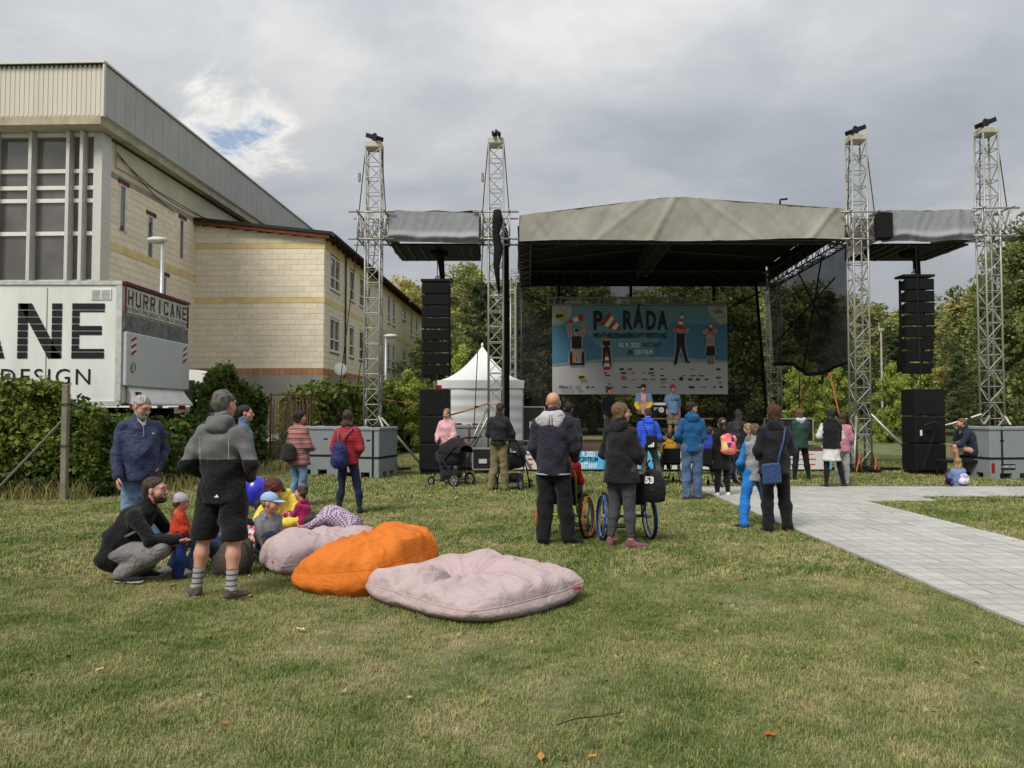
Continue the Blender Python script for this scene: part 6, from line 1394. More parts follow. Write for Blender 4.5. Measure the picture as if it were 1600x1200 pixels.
    if face:
        for sx in (-1, 1):
            ex.cur = 2; ex.ell(hp((sx*.033,.0905,.008)), (hh(.012),hh(.006),hh(.0052)), 8, 6, Matrix(Rh.tolist())); ex.cur = 1; ex.ell(hp((sx*.033,.0968,.008)), (hh(.0062),hh(.004),hh(.0052)), 7, 5, Matrix(Rh.tolist()))
        ex.cur = 3; ex.tube([hp((-.019,.0975,-.061)), hp((0,.1015,-.0605)), hp((.019,.0975,-.061))], [hh(.002),hh(.006),hh(.002)], 6, False)
    r = hh(.135); body = fmesh('body', B, h*1.15, [skin, EYE_M, EYE_W, LIP], t, [(hc-r, hc+r, hf)], 0, seed, None, 1, ex)
    # ---------------- trousers, shorts, skirt
    bt = dict(kind='trousers', m=None, b=.012); bt.update(bottom or {}); G = Fld(); b = bt['b']; kd = bt['kind']
    if kd in ('trousers', 'shorts', 'leggings'):
        if kd == 'leggings': b = .010
        G.seg(J['hipL'], J['hipR'], (.078+b)*s*hip, (.078+b)*s*hip); G.seg(J['pelvis'], J['waist'], ((.148+b*.6)*s*hip,(.108+b*.6)*s), ((.128+b*.5)*s,(.095+b*.5)*s), hip_side)
        for sd in 'LR':
            hpj, kn, an = J['hip'+sd], J['kn'+sd], J['an'+sd]
            if kd == 'shorts': e = hpj+(kn-hpj)*bt.get('len', .92); G.seg(hpj, e, (.092+b)*s*hip, (.088+b)*s, k=.04)
            else:
                kw = (.062+b)*s; aw = (bt.get('hem', .055)+b)*s if kd == 'trousers' else .048*s; G.seg(hpj, kn, (.088+b)*s*hip, kw, k=.04); e = kn+(an-kn)*bt.get('len', 1.0); G.seg(kn, kn*.65+e*.35, kw, (.064+b)*s, k=.03); G.seg(kn*.65+e*.35, e, (.064+b)*s, aw, k=.03)
        if kd == 'shorts':
            zc_ = min(J['knL'][2], J['knR'][2]) + (1-bt.get('len', .92))*.43*s - .005; G.cut(lambda X, Y, Z: zc_-Z + 0*X + 0*Y)
    else:   # skirt
        z0 = bt.get('len', .55)*s; G.seg((0,J['pelvis'][1],z0), J['pelvis'], ((.20+b)*s,(.16+b)*s), ((.165+b)*s*hip,(.125+b)*s)); G.seg(J['pelvis'], J['waist'], ((.16+b)*s*hip,(.12+b)*s), ((.135+b)*s,(.10+b)*s)); G.cut(lambda X, Y, Z: z0-Z + 0*X + 0*Y)
    if bt['m']: fmesh({'trousers':'trousers','shorts':'shorts','leggings':'leggings','skirt':'skirt'}[kd], G, h, bt['m'], t, (), .0075*fold*(.4 if kd == 'leggings' else 1), seed, bt.get('fn'))
    if bt.get('under'):    # leggings below a skirt
        U = Fld()
        for sd in 'LR': U.seg(J['hip'+sd], J['kn'+sd], .092*s*hip, .062*s); U.seg(J['kn'+sd], J['kn'+sd]*.65+J['an'+sd]*.35, .060*s, .064*s); U.seg(J['kn'+sd]*.65+J['an'+sd]*.35, J['an'+sd], .064*s, .044*s)
        U.seg(J['hipL'], J['hipR'], .10*s, .10*s); fmesh('leggings', U, h, bt['under'], t, (), .002, seed)
    # ---------------- shoes
    sh = dict(m=None, sole=None, sock=None); sh.update(shoes or {})
    for i, sd in enumerate('RL'):
        an, kn = J['an'+sd], J['kn'+sd]; td_ = V3((toes[i][0], toes[i][1], toes[i][2] if len(toes[i]) > 2 else 0)); td_ = td_/np.linalg.norm(td_); fz = an[2]-.085*s if abs(td_[2]) < .3 else None
        dn = V3((0,0,-1)) if fz is not None else np.cross(np.cross(td_, (0,0,-1)), td_); 
        if fz is None: dn = (an-kn)/np.linalg.norm(an-kn)
        heel = an+dn*.045*s-td_*.035*s; ball = an+dn*.052*s+td_*.105*s; toe = an+dn*.056*s+td_*.165*s; sdv = np.cross(td_, dn)
        if sh['sock']:
            Sk = Fld(); Sk.seg(an+(kn-an)*.38, an, .050*s, .044*s); Sk.seg(an, an+dn*.04*s+td_*.03*s, .044*s, .040*s); fmesh('sock', Sk, h*.9, sh['sock'], t)
        if sh['m']:
            A = Fld(); A.seg(an+dn*.005*s-td_*.012*s, an+dn*.05*s+td_*.05*s, .044*s, (.044*s,.04*s), sdv, .03); A.seg(heel, ball, (.038*s,.036*s), (.046*s,.032*s), sdv, .03); A.seg(ball, toe, (.046*s,.030*s), (.038*s,.022*s), sdv, .02)
            if fz is not None: A.cut(lambda X, Y, Z: (fz+.016*s)-Z + 0*X + 0*Y)
            so_ = fmesh('shoe', A, h*.75, sh['m'], t)
            if fz is not None:
                D = Fld(); D.seg(heel, ball, (.041*s,.041*s), (.050*s,.041*s), sdv, .02); D.seg(ball, toe, (.050*s,.04*s), (.041*s,.036*s), sdv, .02); D.cut(lambda X, Y, Z: np.maximum(Z-(fz+.022*s), (fz+.001)-Z) + 0*X + 0*Y); fmesh('sole', D, h*.75, sh['sole'] or sh['m'], so_)
    # ---------------- jacket / sweater / coat
    tp = dict(kind='jacket', m=None, b=.022, hem=.86, sleeve=1.0, hood=None, fn=None, collar=.04, cuff=None); tp.update(top or {}); b = tp['b']; G = Fld(); up = J['chest']-J['pelvis']; up = up/np.linalg.norm(up); lowp = J['pelvis']-up*max(.02, (.96-tp['hem'])*1.0)*s
    fl_ = tp.get('flare', .0); G.seg(lowp, J['waist'], ((.166+b+fl_)*s*hip,(.128+b+fl_+belly*.6)*s), ((.146+b*.8)*s,(.110+b+belly)*s), hip_side, .05); G.seg(J['waist'], J['chest'], ((.146+b*.8)*s,(.110+b+belly)*s), ((.150+b*.8)*s*sw,(.115+b+belly*.3)*s), sh_side, .05); G.seg(J['chest'], J['neck']-V3((0,0,.075*s)), ((.150+b*.8)*s*sw,(.115+b)*s), ((.095+b*.5)*s,(.066+b*.5)*s), sh_side, .05)
    for sd in 'LR': G.seg(J['sh'+sd], J['neck']-V3((0,0,.035*s)), (.046+b*.6)*s, (.046+b*.5)*s, k=.05)
    for sd in 'LR':
        sj, e, w = J['sh'+sd], J['el'+sd], J['wr'+sd]; sl = tp['sleeve']
        if sl >= 1: G.seg(sj, e, (.050+b*.75)*s, (.043+b*.7)*s, k=.03); G.seg(e, w, (.043+b*.7)*s, (.033+b*.55)*s, k=.025)
        elif sl > 0: G.seg(sj, sj+(e-sj)*sl*1.6, (.057+b)*s, (.054+b)*s, k=.03)
    for (ea, eb, ewa, ewb) in tp.get('extra', ()): G.seg(V3(ea)*s, V3(eb)*s, tuple(w_*s for w_ in ewa), tuple(w_*s for w_ in ewb), k=.05)
    if tp['collar']: G.seg(J['neck']-V3((0,0,.03*s)), J['neck']+(hc-J['neck'])*.28+V3((0,0,tp['collar']*.3*s)), (.072+b*.4)*s, (.066+b*.3)*s, k=.02)
    hz_ = lowp-up*0.0; G.cut(lambda X, Y, Z: -((X-hz_[0])*up[0]+(Y-hz_[1])*up[1]+(Z-hz_[2])*up[2]) if tp.get('cut', True) else -1+0*X+0*Y+0*Z)
    # sleeves that reach below the hem must survive the cut
    if tp.get('cut', True) and tp['sleeve'] >= 1:
        cutf = G.cuts.pop()
        def armsafe(X, Y, Z, cutf=cutf):
            D = cutf(X, Y, Z); lim = 0
            for sd in 'LR':
                e, w = J['el'+sd], J['wr'+sd]; d = w-e; L2 = d.dot(d); tt = np.clip(((X-e[0])*d[0]+(Y-e[1])*d[1]+(Z-e[2])*d[2])/L2, 0, 1); dist = np.sqrt((X-e[0]-tt*d[0])**2+(Y-e[1]-tt*d[1])**2+(Z-e[2]-tt*d[2])**2); D = np.minimum(D, dist-(.056+b)*s)
            return D
        G.cuts.append(armsafe)
    tob = None
    if tp['m']:
        tob = fmesh(tp['kind'], G, h, tp['m'], t, (), .0095*fold*(1 if q == 'near' else .7), seed, (lambda X, Y, Z: tp['fn'](X/s, Y/s, Z/s)) if tp['fn'] else None)
        if tp['hood']:
            K = Fld(); n0 = J['neck']; bkv = -np.cross(sh_side, (0,0,1)); bkv = bkv if bkv[1] < 0 else -bkv
            hk_ = tp.get('hoodk', 1.0); K.ell(n0+bkv*.075*s-V3((0,0,.03*s*hk_)), (.115*s*hk_,.055*s,.08*s*hk_), None, .04)
            for sx in (-1,1): K.seg(n0+bkv*.05*s+sh_side*sx*.08*s+V3((0,0,.02*s)), n0-bkv*.055*s+sh_side*sx*.075*s-V3((0,0,.035*s)), .042*s, .028*s, k=.04)
            fmesh('hood', K, h*.85, tp['hood'], tob, (), .007, seed+3)
        if tp['cuff']:
            for sd in 'LR': m = MB(); w, e = J['wr'+sd], J['el'+sd]; m.tube([w+(e-w)*.12, w+(w-e)*.02], (.038+b*.7)*s, 12); m.build('cuff', tp['cuff'], tob, True)
    # ---------------- hair, hats
    st, hcx = hair; hm = HAIR[hcx or 'grey'] if isinstance(hcx, str) else hcx; r3 = lambda a, b_, c: (hh(a), hh(b_), hh(c))
    if st != 'bald':
        K = Fld(); th = {'short':.008, 'crop':.0065}.get(st, .013); K.ell(hp((0,-.018,.038)), r3(.077+th,.097+th,.084+th), Rh, .01)
        if st in ('short', 'crop'): K.ell(hp((0,-.06,-.025)), r3(.060,.047,.055), Rh, hh(.03)); c0 = .012 if st == 'short' else .008; zl = -.072
        elif st == 'bob':
            c0 = .018; zl = -.118; K.seg(hp((0,-.03,.02)), hp((0,-.035,-.085)), (hh(.092),hh(.085)), (hh(.093),hh(.074)), Rh[:, 0], hh(.03))
        elif st in ('long', 'pony', 'bun'):
            c0 = .018; zl = -.4; K.seg(hp((0,-.05,.0)), hp((0,-.055,-.06)), (hh(.075),hh(.06)), (hh(.06),hh(.045)), Rh[:, 0], hh(.03))
        fr_ = {'bob': .030, 'long': .026}.get(st, c0)
        def hc_cut(X, Y, Z):
            a, b_, c = hl(X, Y, Z); pl_ = .8*b_-.6*c-fr_ + .006*np.sin(70*a+seed) + .10*np.abs(a)*(c < .06)*(st not in ('short','crop'))
            ear = np.minimum(.052-np.abs(a), .0+b_*.0+1) if st in ('short', 'crop') else None
            D = np.maximum(pl_, (zl-c)); 
            if st in ('short', 'crop'): D = np.maximum(D, np.minimum(np.minimum(.020-c, b_+.024), .055-b_*1.0)*1.0*(c > -.2)) if False else np.maximum(D, .020-np.sqrt((b_-.004)**2+((c+.008)*.62)**2)*1.0)      # clear the ears
            return D*hsx
        K.cut(hc_cut)
        hob = fmesh('hair', K, hf*1.15, hm, t, (), .0035*hs if st in ('short','crop') else .005, seed, None, 2.2)
        if st == 'long':
            K = Fld(); K.seg(hp((0,-.045,.0)), hp((0,-.075,-.12)), (hh(.092),hh(.062)), (hh(.095),hh(.045)), Rh[:, 0], .03); K.seg(hp((0,-.075,-.12)), hp((0,-.09,-.20)), (hh(.095),hh(.045)), (hh(.07),hh(.03)), Rh[:, 0], .03); fmesh('hair_length', K, hf*1.3, hm, hob, (), .006, seed+1, None, 2.0)
        if st == 'pony':
            K = Fld(); K.ell(hp((0,-.125,.03)), r3(.026,.026,.026), None, .02); K.seg(hp((0,-.13,.02)), hp((.01,-.15,-.10)), hh(.034), hh(.042), k=.03); K.seg(hp((.01,-.15,-.10)), hp((0,-.14,-.22)), hh(.042), hh(.016), k=.03); fmesh('ponytail', K, hf*1.2, hm, hob, (), .004, seed+1, None, 2.0); m = MB(); m.torus(hp((0,-.122,.03)), Rh[:, 1], hh(.028), hh(.010), 14, 6); m.build('hair_tie', white_print, hob, True)
        if st == 'bun': m = MB(); m.ell(hp((0,-.09,.10)), r3(.045,.045,.04), 14, 9); m.build('bun', hm, hob, True)
    if st == 'bald' and hcx:
        pass
    if face and st != 'bald' or beard:
        m = MB()
        for sx in (-1,1): m.tube([hp((sx*.016,.0985,.030)), hp((sx*.034,.0965,.0345)), hp((sx*.050,.083,.029))], [hh(.003),hh(.0042),hh(.002)], 5, False)
        m.build('eyebrows', hm, t, True)
    if beard:
        K = Fld(); bm2 = HAIR[beard[0]]; g = beard[1]
        K.ell(hp((0,.030,-.043)), r3(.062+g,.066+g,.080+g), Rh, .01); K.ell(hp((0,.076,-.093)), r3(.027+g,.024+g,.024+g), Rh, .02)
        def bcut(X, Y, Z):
            a, b_, c = hl(X, Y, Z); D = np.maximum(c+.018-.55*np.maximum(-(b_-.07), 0)*.6, .012-b_); mo = np.maximum(np.abs(a)-.021, np.abs(c+.0615)-.0085); D = np.maximum(D, np.where(b_ > .07, -mo, -1)); ck = np.maximum(c+.042-.0, .0) ; D = np.maximum(D, np.where((b_ > .045) & (np.abs(a) > .03), c+.045, -1)); return D*hsx
        K.cut(bcut); fmesh('beard', K, hf, bm2, t, (), .003, seed, None, 2.5)
    if glasses:
        m = MB(); ga = Vector((Rh @ V3((0,1,0))).tolist())
        for sx in (-1,1): m.torus(hp((sx*.034,.112,.004)), ga, hh(.021), hh(.0022), 16, 5); m.tube([hp((sx*.056,.108,.008)), hp((sx*.079,.06,.012)), hp((sx*.080,-.005,.008))], hh(.0024), 5)
        m.tube([hp((-.013,.114,.006)), hp((.013,.114,.006))], hh(.0022), 5); m.build('glasses', steel_b, t, True)
    if hat:
        K = Fld(); hk, hmat = hat[:2]
        if hk == 'beanie': K.ell(hp((0,-.018,.045)), r3(.094,.112,.100), Rh, .01); K.seg(hp((0,-.02,.0)), hp((0,-.02,.03)), (hh(.094),hh(.112)), (hh(.094),hh(.112)), Rh[:, 0], .02); K.cut(lambda X, Y, Z: (lambda q: (.008+.25*q[1]-q[2])*hsx)(hl(X, Y, Z))); fmesh('beanie', K, hf*1.2, hmat, t, (), .003, seed)
        if hk == 'cap':
            K.ell(hp((0,-.018,.045)), r3(.089,.108,.088), Rh, .01); K.cut(lambda X, Y, Z: (lambda q: (.030+.05*q[1]-q[2])*hsx)(hl(X, Y, Z))); cp = fmesh('cap', K, hf*1.1, hmat, t)
            K = Fld(); K.ell(hp((0,.105,.036)), r3(.080,.085,.012), Rh, .01); K.cut(lambda X, Y, Z: (lambda q: (.05-q[1])*hsx)(hl(X, Y, Z))); fmesh('peak', K, hf*.9, hmat, cp)
            m = MB(); m.ell(hp((0,-.018,.133)), r3(.012,.012,.008), 10, 6); m.build('cap_button', hmat, cp, True)
    t['_s'] = s
    return t, J, s, tob, hp
def strap_path(parent, pts, w, m_, name='strap'):
    m = MB(); m.tube([tuple(p) for p in pts], w, 6); return m.build(name, m_, parent, True)
def checks(name, c1, c2, sc):
    m = mat(name, c1, .85); t = m.node_tree; k = t.nodes.new('ShaderNodeTexChecker'); k.inputs['Scale'].default_value = sc; k.inputs['Color1'].default_value = lin(c1); k.inputs['Color2'].default_value = lin(c2)
    co = t.nodes.new('ShaderNodeTexCoord'); t.links.new(co.outputs['Object'], k.inputs['Vector']); t.links.new(k.outputs[0], t.nodes['Principled BSDF'].inputs['Base Color']); return m
def soft_pack(parent, name, c, size, m_, seed=0, M=None):
    K = Fld(); K.seg(V3(c)-V3((0,0,size[2]*.28)), V3(c)+V3((0,0,size[2]*.28)), (size[0]/2,size[1]/2), (size[0]*.44,size[1]*.42), (1,0,0), .02); K.ell(V3(c)-V3((0,size[1]*.35,size[2]*.18)), (size[0]*.34,size[1]*.3,size[2]*.22), None, .03); return fmesh(name, K, .014, m_, parent, (), .006, seed)
# ---- colours of cloth
C = lambda n, c, **k: cloth('cloth_'+n, c, **k)
navy = C('navy', (44,52,84), rough=.55); black = C('black', (24,24,26)); black2 = C('soft_black', (32,30,34)); jeans = C('jeans', (84,108,138), c2=(58,78,108)); ljeans = C('light_jeans', (118,142,172), c2=(88,112,144)); djeans = C('dark_jeans', (34,42,66)); grey = C('grey', (112,112,114)); mgrey = C('mid_grey', (96,96,100)); lgrey = C('light_grey', (176,174,174))
wsole = mat('white_sole', (214,212,208), .6); sneak = C('dark_sneaker', (34,36,42)); wshoe = C('white_shoe', (220,218,214)); brshoe = C('brown_shoe', (86,72,62))
def pz(base=None, **k):
    d = dict(base or {}); d.update(k); return d
SITG = dict(pelvis=(0,0,.12), waist=(0,-.03,.26), chest=(0,0,.45), neck=(0,.04,.63), head=(0,.08,.785), shL=(-.175,.02,.545), shR=(.175,.02,.545), elL=(-.25,.10,.32), elR=(.25,.10,.32), wrL=(-.14,.30,.36), wrR=(.14,.30,.36), hipL=(-.09,.03,.12), hipR=(.09,.03,.12), knL=(-.15,.42,.36), knR=(.15,.42,.36), anL=(-.12,.56,.085), anR=(.12,.56,.085))
def SITC(seat, s, fwd=0.0):
    z = seat/s; f = fwd
    return dict(pelvis=(0,-.08,z+.10), waist=(0,-.10+f*.2,z+.24), chest=(0,-.08+f*.6,z+.43), neck=(0,-.06+f,z+.61), head=(0,-.02+f*1.3,z+.765), shL=(-.175,-.07+f*.8,z+.525), shR=(.175,-.07+f*.8,z+.525), elL=(-.25,.02+f*.4,z+.27), elR=(.25,.02+f*.4,z+.27), wrL=(-.15,.24,z+.23), wrR=(.15,.24,z+.23), hipL=(-.09,-.05,z+.09), hipR=(.09,-.05,z+.09), knL=(-.11,.36,z+.11), knR=(.11,.36,z+.11), anL=(-.10,.42,z-.27), anR=(.10,.42,z-.27))
def logo(parent, pts, c, m_=white_print, name='logo'):
    m = MB(); m.add(pts, [tuple(range(len(pts)))]); return m.build(name, m_, parent)
# 1 old man
t, J, s, tob, hp = person('white-bearded man with glasses in a navy jacket and light jeans, looking down', -4.22, 8.75, 1.80, R(-143), pz(elL=(-.31,-.13,1.12), wrL=(-.20,.02,.93), elR=(.27,.0,1.12), wrR=(.28,.12,.86), head=(0,.06,1.615), neck=(0,.0,1.47), anR=(.13,-.08,.085), anL=(-.12,.10,.085)), q='near', hyaw=R(28), hpitch=R(-22), belly=.055, sw=1.08, top=dict(m=navy, b=.040, hem=.80, kind='jacket'), bottom=dict(m=ljeans, b=.024, hem=.07), shoes=dict(m=sneak, sole=wsole), hair=('short','white'), beard=('white',.010), glasses=True, skin=SKIN2, fold=1.3)
m = MB(); m.add([tuple(J['neck']+V3(p)) for p in ((-.055,.075,.03),(.055,.075,.03),(.0,.145,-.15),(.0,.118,-.03))], [(0,2,3),(3,2,1)]); m.build('shirt_front', stripes('shirt_check', [(214,208,198),(120,110,104),(206,200,190),(150,140,130)], .03, 0), t, True)
m = MB(); m.tube([J['chest']+V3((0,.16,.16)), J['chest']+V3((0,.185,.0))], .004, 5); m.build('zip', alu, tob)
logo(tob, [tuple(J['chest']+V3(p)) for p in ((-.13,.158,.03),(-.09,.168,.03),(-.09,.168,.045))], white_print)
# 2 man in shorts
two = lambda X, Y, Z: (Z < 1.165)
t, J, s, tob, hp = person('grey-haired man in a grey and black hoodie and black shorts, seen from behind', -2.52, 6.72, 1.79, R(-6), pz(elL=(-.32,-.08,1.13), wrL=(-.20,.15,.98), elR=(.33,-.06,1.13), wrR=(.20,.17,1.0), anL=(-.20,-.03,.085), anR=(.14,-.10,.085), knL=(-.16,.0,.50), knR=(.125,-.03,.50)), q='near', hyaw=R(-14), sw=1.07, hands='', top=dict(m=[C('heather_grey', (104,104,106), bscale=40, bump=.25), black], b=.034, hem=.80, hood=C('heather_grey', (104,104,106)), fn=two), bottom=dict(kind='shorts', m=black, b=.026, len=1.02), shoes=dict(m=brshoe, sole=mat('pale_sole', (170,164,152), .7), sock=stripes('sock_stripes', [(150,148,146),(150,148,146),(78,78,82)], .045, 2)), hair=('short','grey'), toes=((.55,1),(-.75,.75)))
for sx in (-1,1): m = MB(); m.tube([(sx*.125*s,-.145*s,1.17*s),(sx*.125*s,-.155*s,1.36*s)], .003, 5); m.build('seam_piping', lgrey, tob)
logo(tob, [(.02*s,-.182*s,.86*s),(.06*s,-.180*s,.86*s),(.045*s,-.181*s,.885*s)], white_print)
# 3 crouching man
t, J, s, tob, hp = person('bearded man crouching in a black jacket and grey trousers', -3.57, 7.35, 1.80, R(-90), dict(pelvis=(0,-.15,.28), waist=(0,-.12,.40), chest=(0,-.01,.56), neck=(0,.10,.70), head=(0,.17,.835), shL=(-.19,.06,.625), shR=(.19,.06,.62), elL=(-.22,.24,.40), elR=(.23,.22,.40), wrL=(-.12,.44,.42), wrR=(.13,.42,.39), hipL=(-.10,-.16,.26), hipR=(.10,-.16,.26), knL=(-.15,.28,.36), knR=(.15,.30,.32), anL=(-.14,-.02,.085), anR=(.14,-.05,.10)), q='near', hpitch=R(2), sw=1.05, top=dict(m=black, b=.026, hem=.90, cut=False, extra=(((0,-.15,.42),(0,-.22,.20),(.18,.07),(.19,.06)),((.12,-.10,.42),(.16,-.16,.22),(.06,.12),(.05,.10)))), bottom=dict(m=C('trouser_grey', (128,126,124)), b=.020), shoes=dict(m=sneak, sole=wsole), hair=('crop','brown'), beard=('brown',.0045), skin=SKIN2, toes=((.05,1),(-.05,1)))
m = MB(); m.tube([J['neck']+V3((.12,-.02,-.02)), J['neck']+V3((.165,.03,-.10)), J['chest']+V3((.175,.10,-.08)), J['waist']+V3((.16,.08,.02))], .014, 6); m.build('shoulder_strap', grey, tob, True)
# 4 toddler
t, J, s, tob, hp = person('toddler in a red jacket, lilac beanie and blue trousers', -3.20, 7.45, .76, R(-55), pz(wrR=(.14,.26,.98), elR=(.24,.06,1.10), wrL=(-.14,.26,.98), elL=(-.24,.06,1.10)), q='near', hs=1.55, hpitch=R(-8), sw=1.15, belly=.05, top=dict(m=C('child_red', (190,62,34)), b=.05, hem=.74, hood=C('hood_olive', (136,136,118))), bottom=dict(m=C('child_blue', (36,62,126)), b=.05), shoes=dict(m=sneak), hair=('short','light'), hat=('beanie', C('lilac', (196,188,206), bscale=50)), skin=SKIN2)
# 5 sitting person behind the toddler
person('person in a grey jacket and jeans sitting on the grass behind the toddler', -3.0, 8.15, 1.70, R(150), pz(SITG, head=(0,.10,.77)), top=dict(m=C('blue_grey', (110,114,124)), b=.03, cut=False, hem=.92), bottom=dict(m=jeans), shoes=dict(m=wshoe, sole=wsole), hair=('bob','brown'))
# 6 boy in a cap
t, J, s, tob, hp = person('boy in a light blue cap and grey jacket sitting behind the pink bean bag', -2.66, 8.42, 1.16, R(-135), pz(SITG, wrL=(-.20,.22,.14), elL=(-.25,.08,.30), wrR=(.18,.20,.12)), z=.07, q='near', hs=1.38, hyaw=R(38), hpitch=R(-6), top=dict(m=C('boy_grey', (132,132,134)), b=.04, cut=False, hem=.92, hood=C('boy_grey', (132,132,134))), bottom=dict(m=djeans), shoes=dict(m=sneak, sole=wsole), hair=('short','blond'), hat=('cap', C('cap_blue', (150,178,216), bump=.2)), skin=SKIN2)
# 7, 8 woman in yellow with a small child
flor = blotch('floral_print', [(196,60,70),(214,206,196),(60,60,110),(220,150,150),(170,40,50),(120,150,190)], 30)
person('woman with dark red hair in a yellow hoodie bending over a small child', -2.66, 9.25, 1.80, R(165), pz(SITG, waist=(0,.02,.28), chest=(0,.10,.46), neck=(0,.22,.62), head=(0,.34,.69), shL=(-.18,.14,.56), shR=(.18,.14,.56), elL=(-.30,.22,.34), elR=(.30,.22,.34), wrL=(-.08,.42,.30), wrR=(.10,.44,.34), knL=(-.30,.40,.20), knR=(.30,.40,.20), anL=(.05,.50,.09), anR=(-.05,.42,.12)), q='near', hpitch=R(-48), top=dict(m=C('yellow', (232,212,82)), b=.035, cut=False, hem=.92, hood=C('yellow', (232,212,82))), bottom=dict(m=flor, b=.02), shoes=dict(m=sneak, sole=wsole), hair=('bob','red'))
person('small brown-haired child in a magenta jacket on the lap of the woman in yellow', -2.42, 8.98, .84, R(60), pz(SITG), z=.26, q='near', hs=1.4, hyaw=R(20), top=dict(m=C('magenta', (160,36,92)), b=.04, cut=False, hem=.92, hood=C('magenta', (160,36,92))), bottom=dict(m=flor, b=.02), shoes=dict(m=sneak), hair=('bun','brown'))
# 9 child lying on the bag
person('child in a checked shirt lying face down on the back pink bean bag', -2.08, 8.85, 1.35, R(82), dict(pelvis=(0,-.30,.34), waist=(0,-.18,.42), chest=(0,-.02,.47), neck=(0,.13,.42), head=(0,.25,.36), shL=(-.16,.06,.44), shR=(.16,.06,.44), elL=(-.24,.22,.34), elR=(.24,.22,.34), wrL=(-.12,.36,.32), wrR=(.12,.36,.32), hipL=(-.09,-.32,.30), hipR=(.09,-.32,.30), knL=(-.12,-.05,.10), knR=(.12,-.05,.10), anL=(-.12,-.45,.10), anR=(.12,-.45,.10)), z=.05, q='near', hs=1.2, hpitch=R(-60), top=dict(m=checks('purple_check', (188,176,190), (104,80,112), 46), b=.035, cut=False, hem=.92), bottom=dict(m=djeans), shoes=dict(m=sneak), hair=('bob','brown'), toes=((0,-1),(0,-1)))
# 10 people half hidden behind the man in shorts
person('dark-haired man in a navy jacket half hidden behind the man in shorts', -4.02, 10.5, 1.78, R(-20), top=dict(m=navy, b=.03), bottom=dict(m=djeans), shoes=dict(m=sneak), hair=('short','dark'), hyaw=R(-30))
person('person whose face shows right of the grey-haired head', -3.82, 11.0, 1.70, R(-80), top=dict(m=C('dull_blue', (96,120,150)), b=.02), bottom=dict(m=jeans), shoes=dict(m=sneak), hair=('short','dark'), skin=SKIN2)
# 11 striped jumper
t, J, s, tob, hp = person('woman in a red striped jumper with a black shoulder bag', -3.62, 13.1, 1.62, R(-30), pz(elR=(.27,.02,1.10), wrR=(.12,.24,1.04), elL=(-.26,-.02,1.10), wrL=(-.14,.22,1.02)), hip=1.12, belly=.03, hyaw=R(-25), top=dict(kind='jumper', m=stripes('jumper_stripes', [(150,74,74),(176,140,134),(88,52,56),(166,96,92),(56,44,48),(170,120,116)], .085, 2, wobble=.02), b=.042, hem=.76), bottom=dict(m=ljeans), shoes=dict(m=sneak), hair=('bob','dark'))
bg = soft_pack(t, 'shoulder_bag', (-.04,-.22*s,1.0*s), (.36,.14,.36), C('bag_black', (34,34,36))); strap_path(bg, [(-.18,-.2,1.12*s),(-.19,-.15,1.3*s),(-.13,-.02,1.46*s),(-.1,.1,1.36*s)], .012, black)
# 12 red jacket
t, J, s, tob, hp = person('woman in a quilted red jacket with a navy backpack and dark jeans', -2.58, 12.1, 1.63, R(-4), pz(elL=(-.27,-.03,1.11), wrL=(-.15,.20,1.0), elR=(.28,-.03,1.11), wrR=(.15,.2,1.0), anL=(-.14,-.02,.085), anR=(.22,.02,.085), knR=(.16,.03,.5)), q='mid', top=dict(m=stripes('quilt_red', [(158,32,48),(158,32,48),(158,32,48),(120,20,36)], .05, 2), b=.036, hem=.84), bottom=dict(kind='trousers', m=djeans, b=.006, hem=.045), shoes=dict(m=sneak, sole=wsole), hair=('long','brown'), toes=((.5,1),(-.1,1)))
bg = soft_pack(t, 'backpack', (-.07,-.23*s,1.0*s), (.28,.20,.42), C('pack_navy', (34,40,92), rough=.5)); strap_path(bg, [(-.06,-.2,1.2*s),(.02,-.18,1.32*s),(.10,-.1,1.44*s),(.13,.05,1.40*s)], .014, mgrey); strap_path(bg, [(-.08,-.2,1.2*s),(-.1,-.16,1.32*s),(-.13,-.06,1.43*s),(-.13,.06,1.40*s)], .014, mgrey)
# 15 girl in pink behind the pushchair
t, J, s, tob, hp = person('fair-haired girl in a pale pink jacket facing the camera behind the pushchair', -1.50, 17.75, 1.68, R(165), pz(elR=(.25,.06,1.12), wrR=(.18,.28,1.0), elL=(-.25,.06,1.12), wrL=(-.18,.28,1.0)), hpitch=R(-10), top=dict(m=C('pale_pink', (214,164,168)), b=.028, hood=C('cream', (216,204,196))), bottom=dict(m=djeans), shoes=dict(m=sneak), hair=('long','blond'))
soft_pack(t, 'backpack', (0,-.22*s,1.2*s), (.30,.16,.42), mgrey)
# 17 man in khaki
t, J, s, tob, hp = person('man in a black bomber jacket and khaki trousers with bowed head', -.26, 15.7, 1.80, R(-18), pz(elL=(-.27,.0,1.12), wrL=(-.18,.25,1.02), elR=(.30,.05,1.13), wrR=(.22,.30,1.02), head=(0,.06,1.61), anL=(-.16,-.05,.085), anR=(.11,.05,.085)), hpitch=R(-25), top=dict(m=C('bomber', (30,32,36), rough=.6), b=.035, hem=.90), bottom=dict(m=C('khaki', (122,112,82)), b=.022, hem=.06), shoes=dict(m=C('grey_sneaker', (150,148,146)), sole=wsole), hair=('short','brown'))
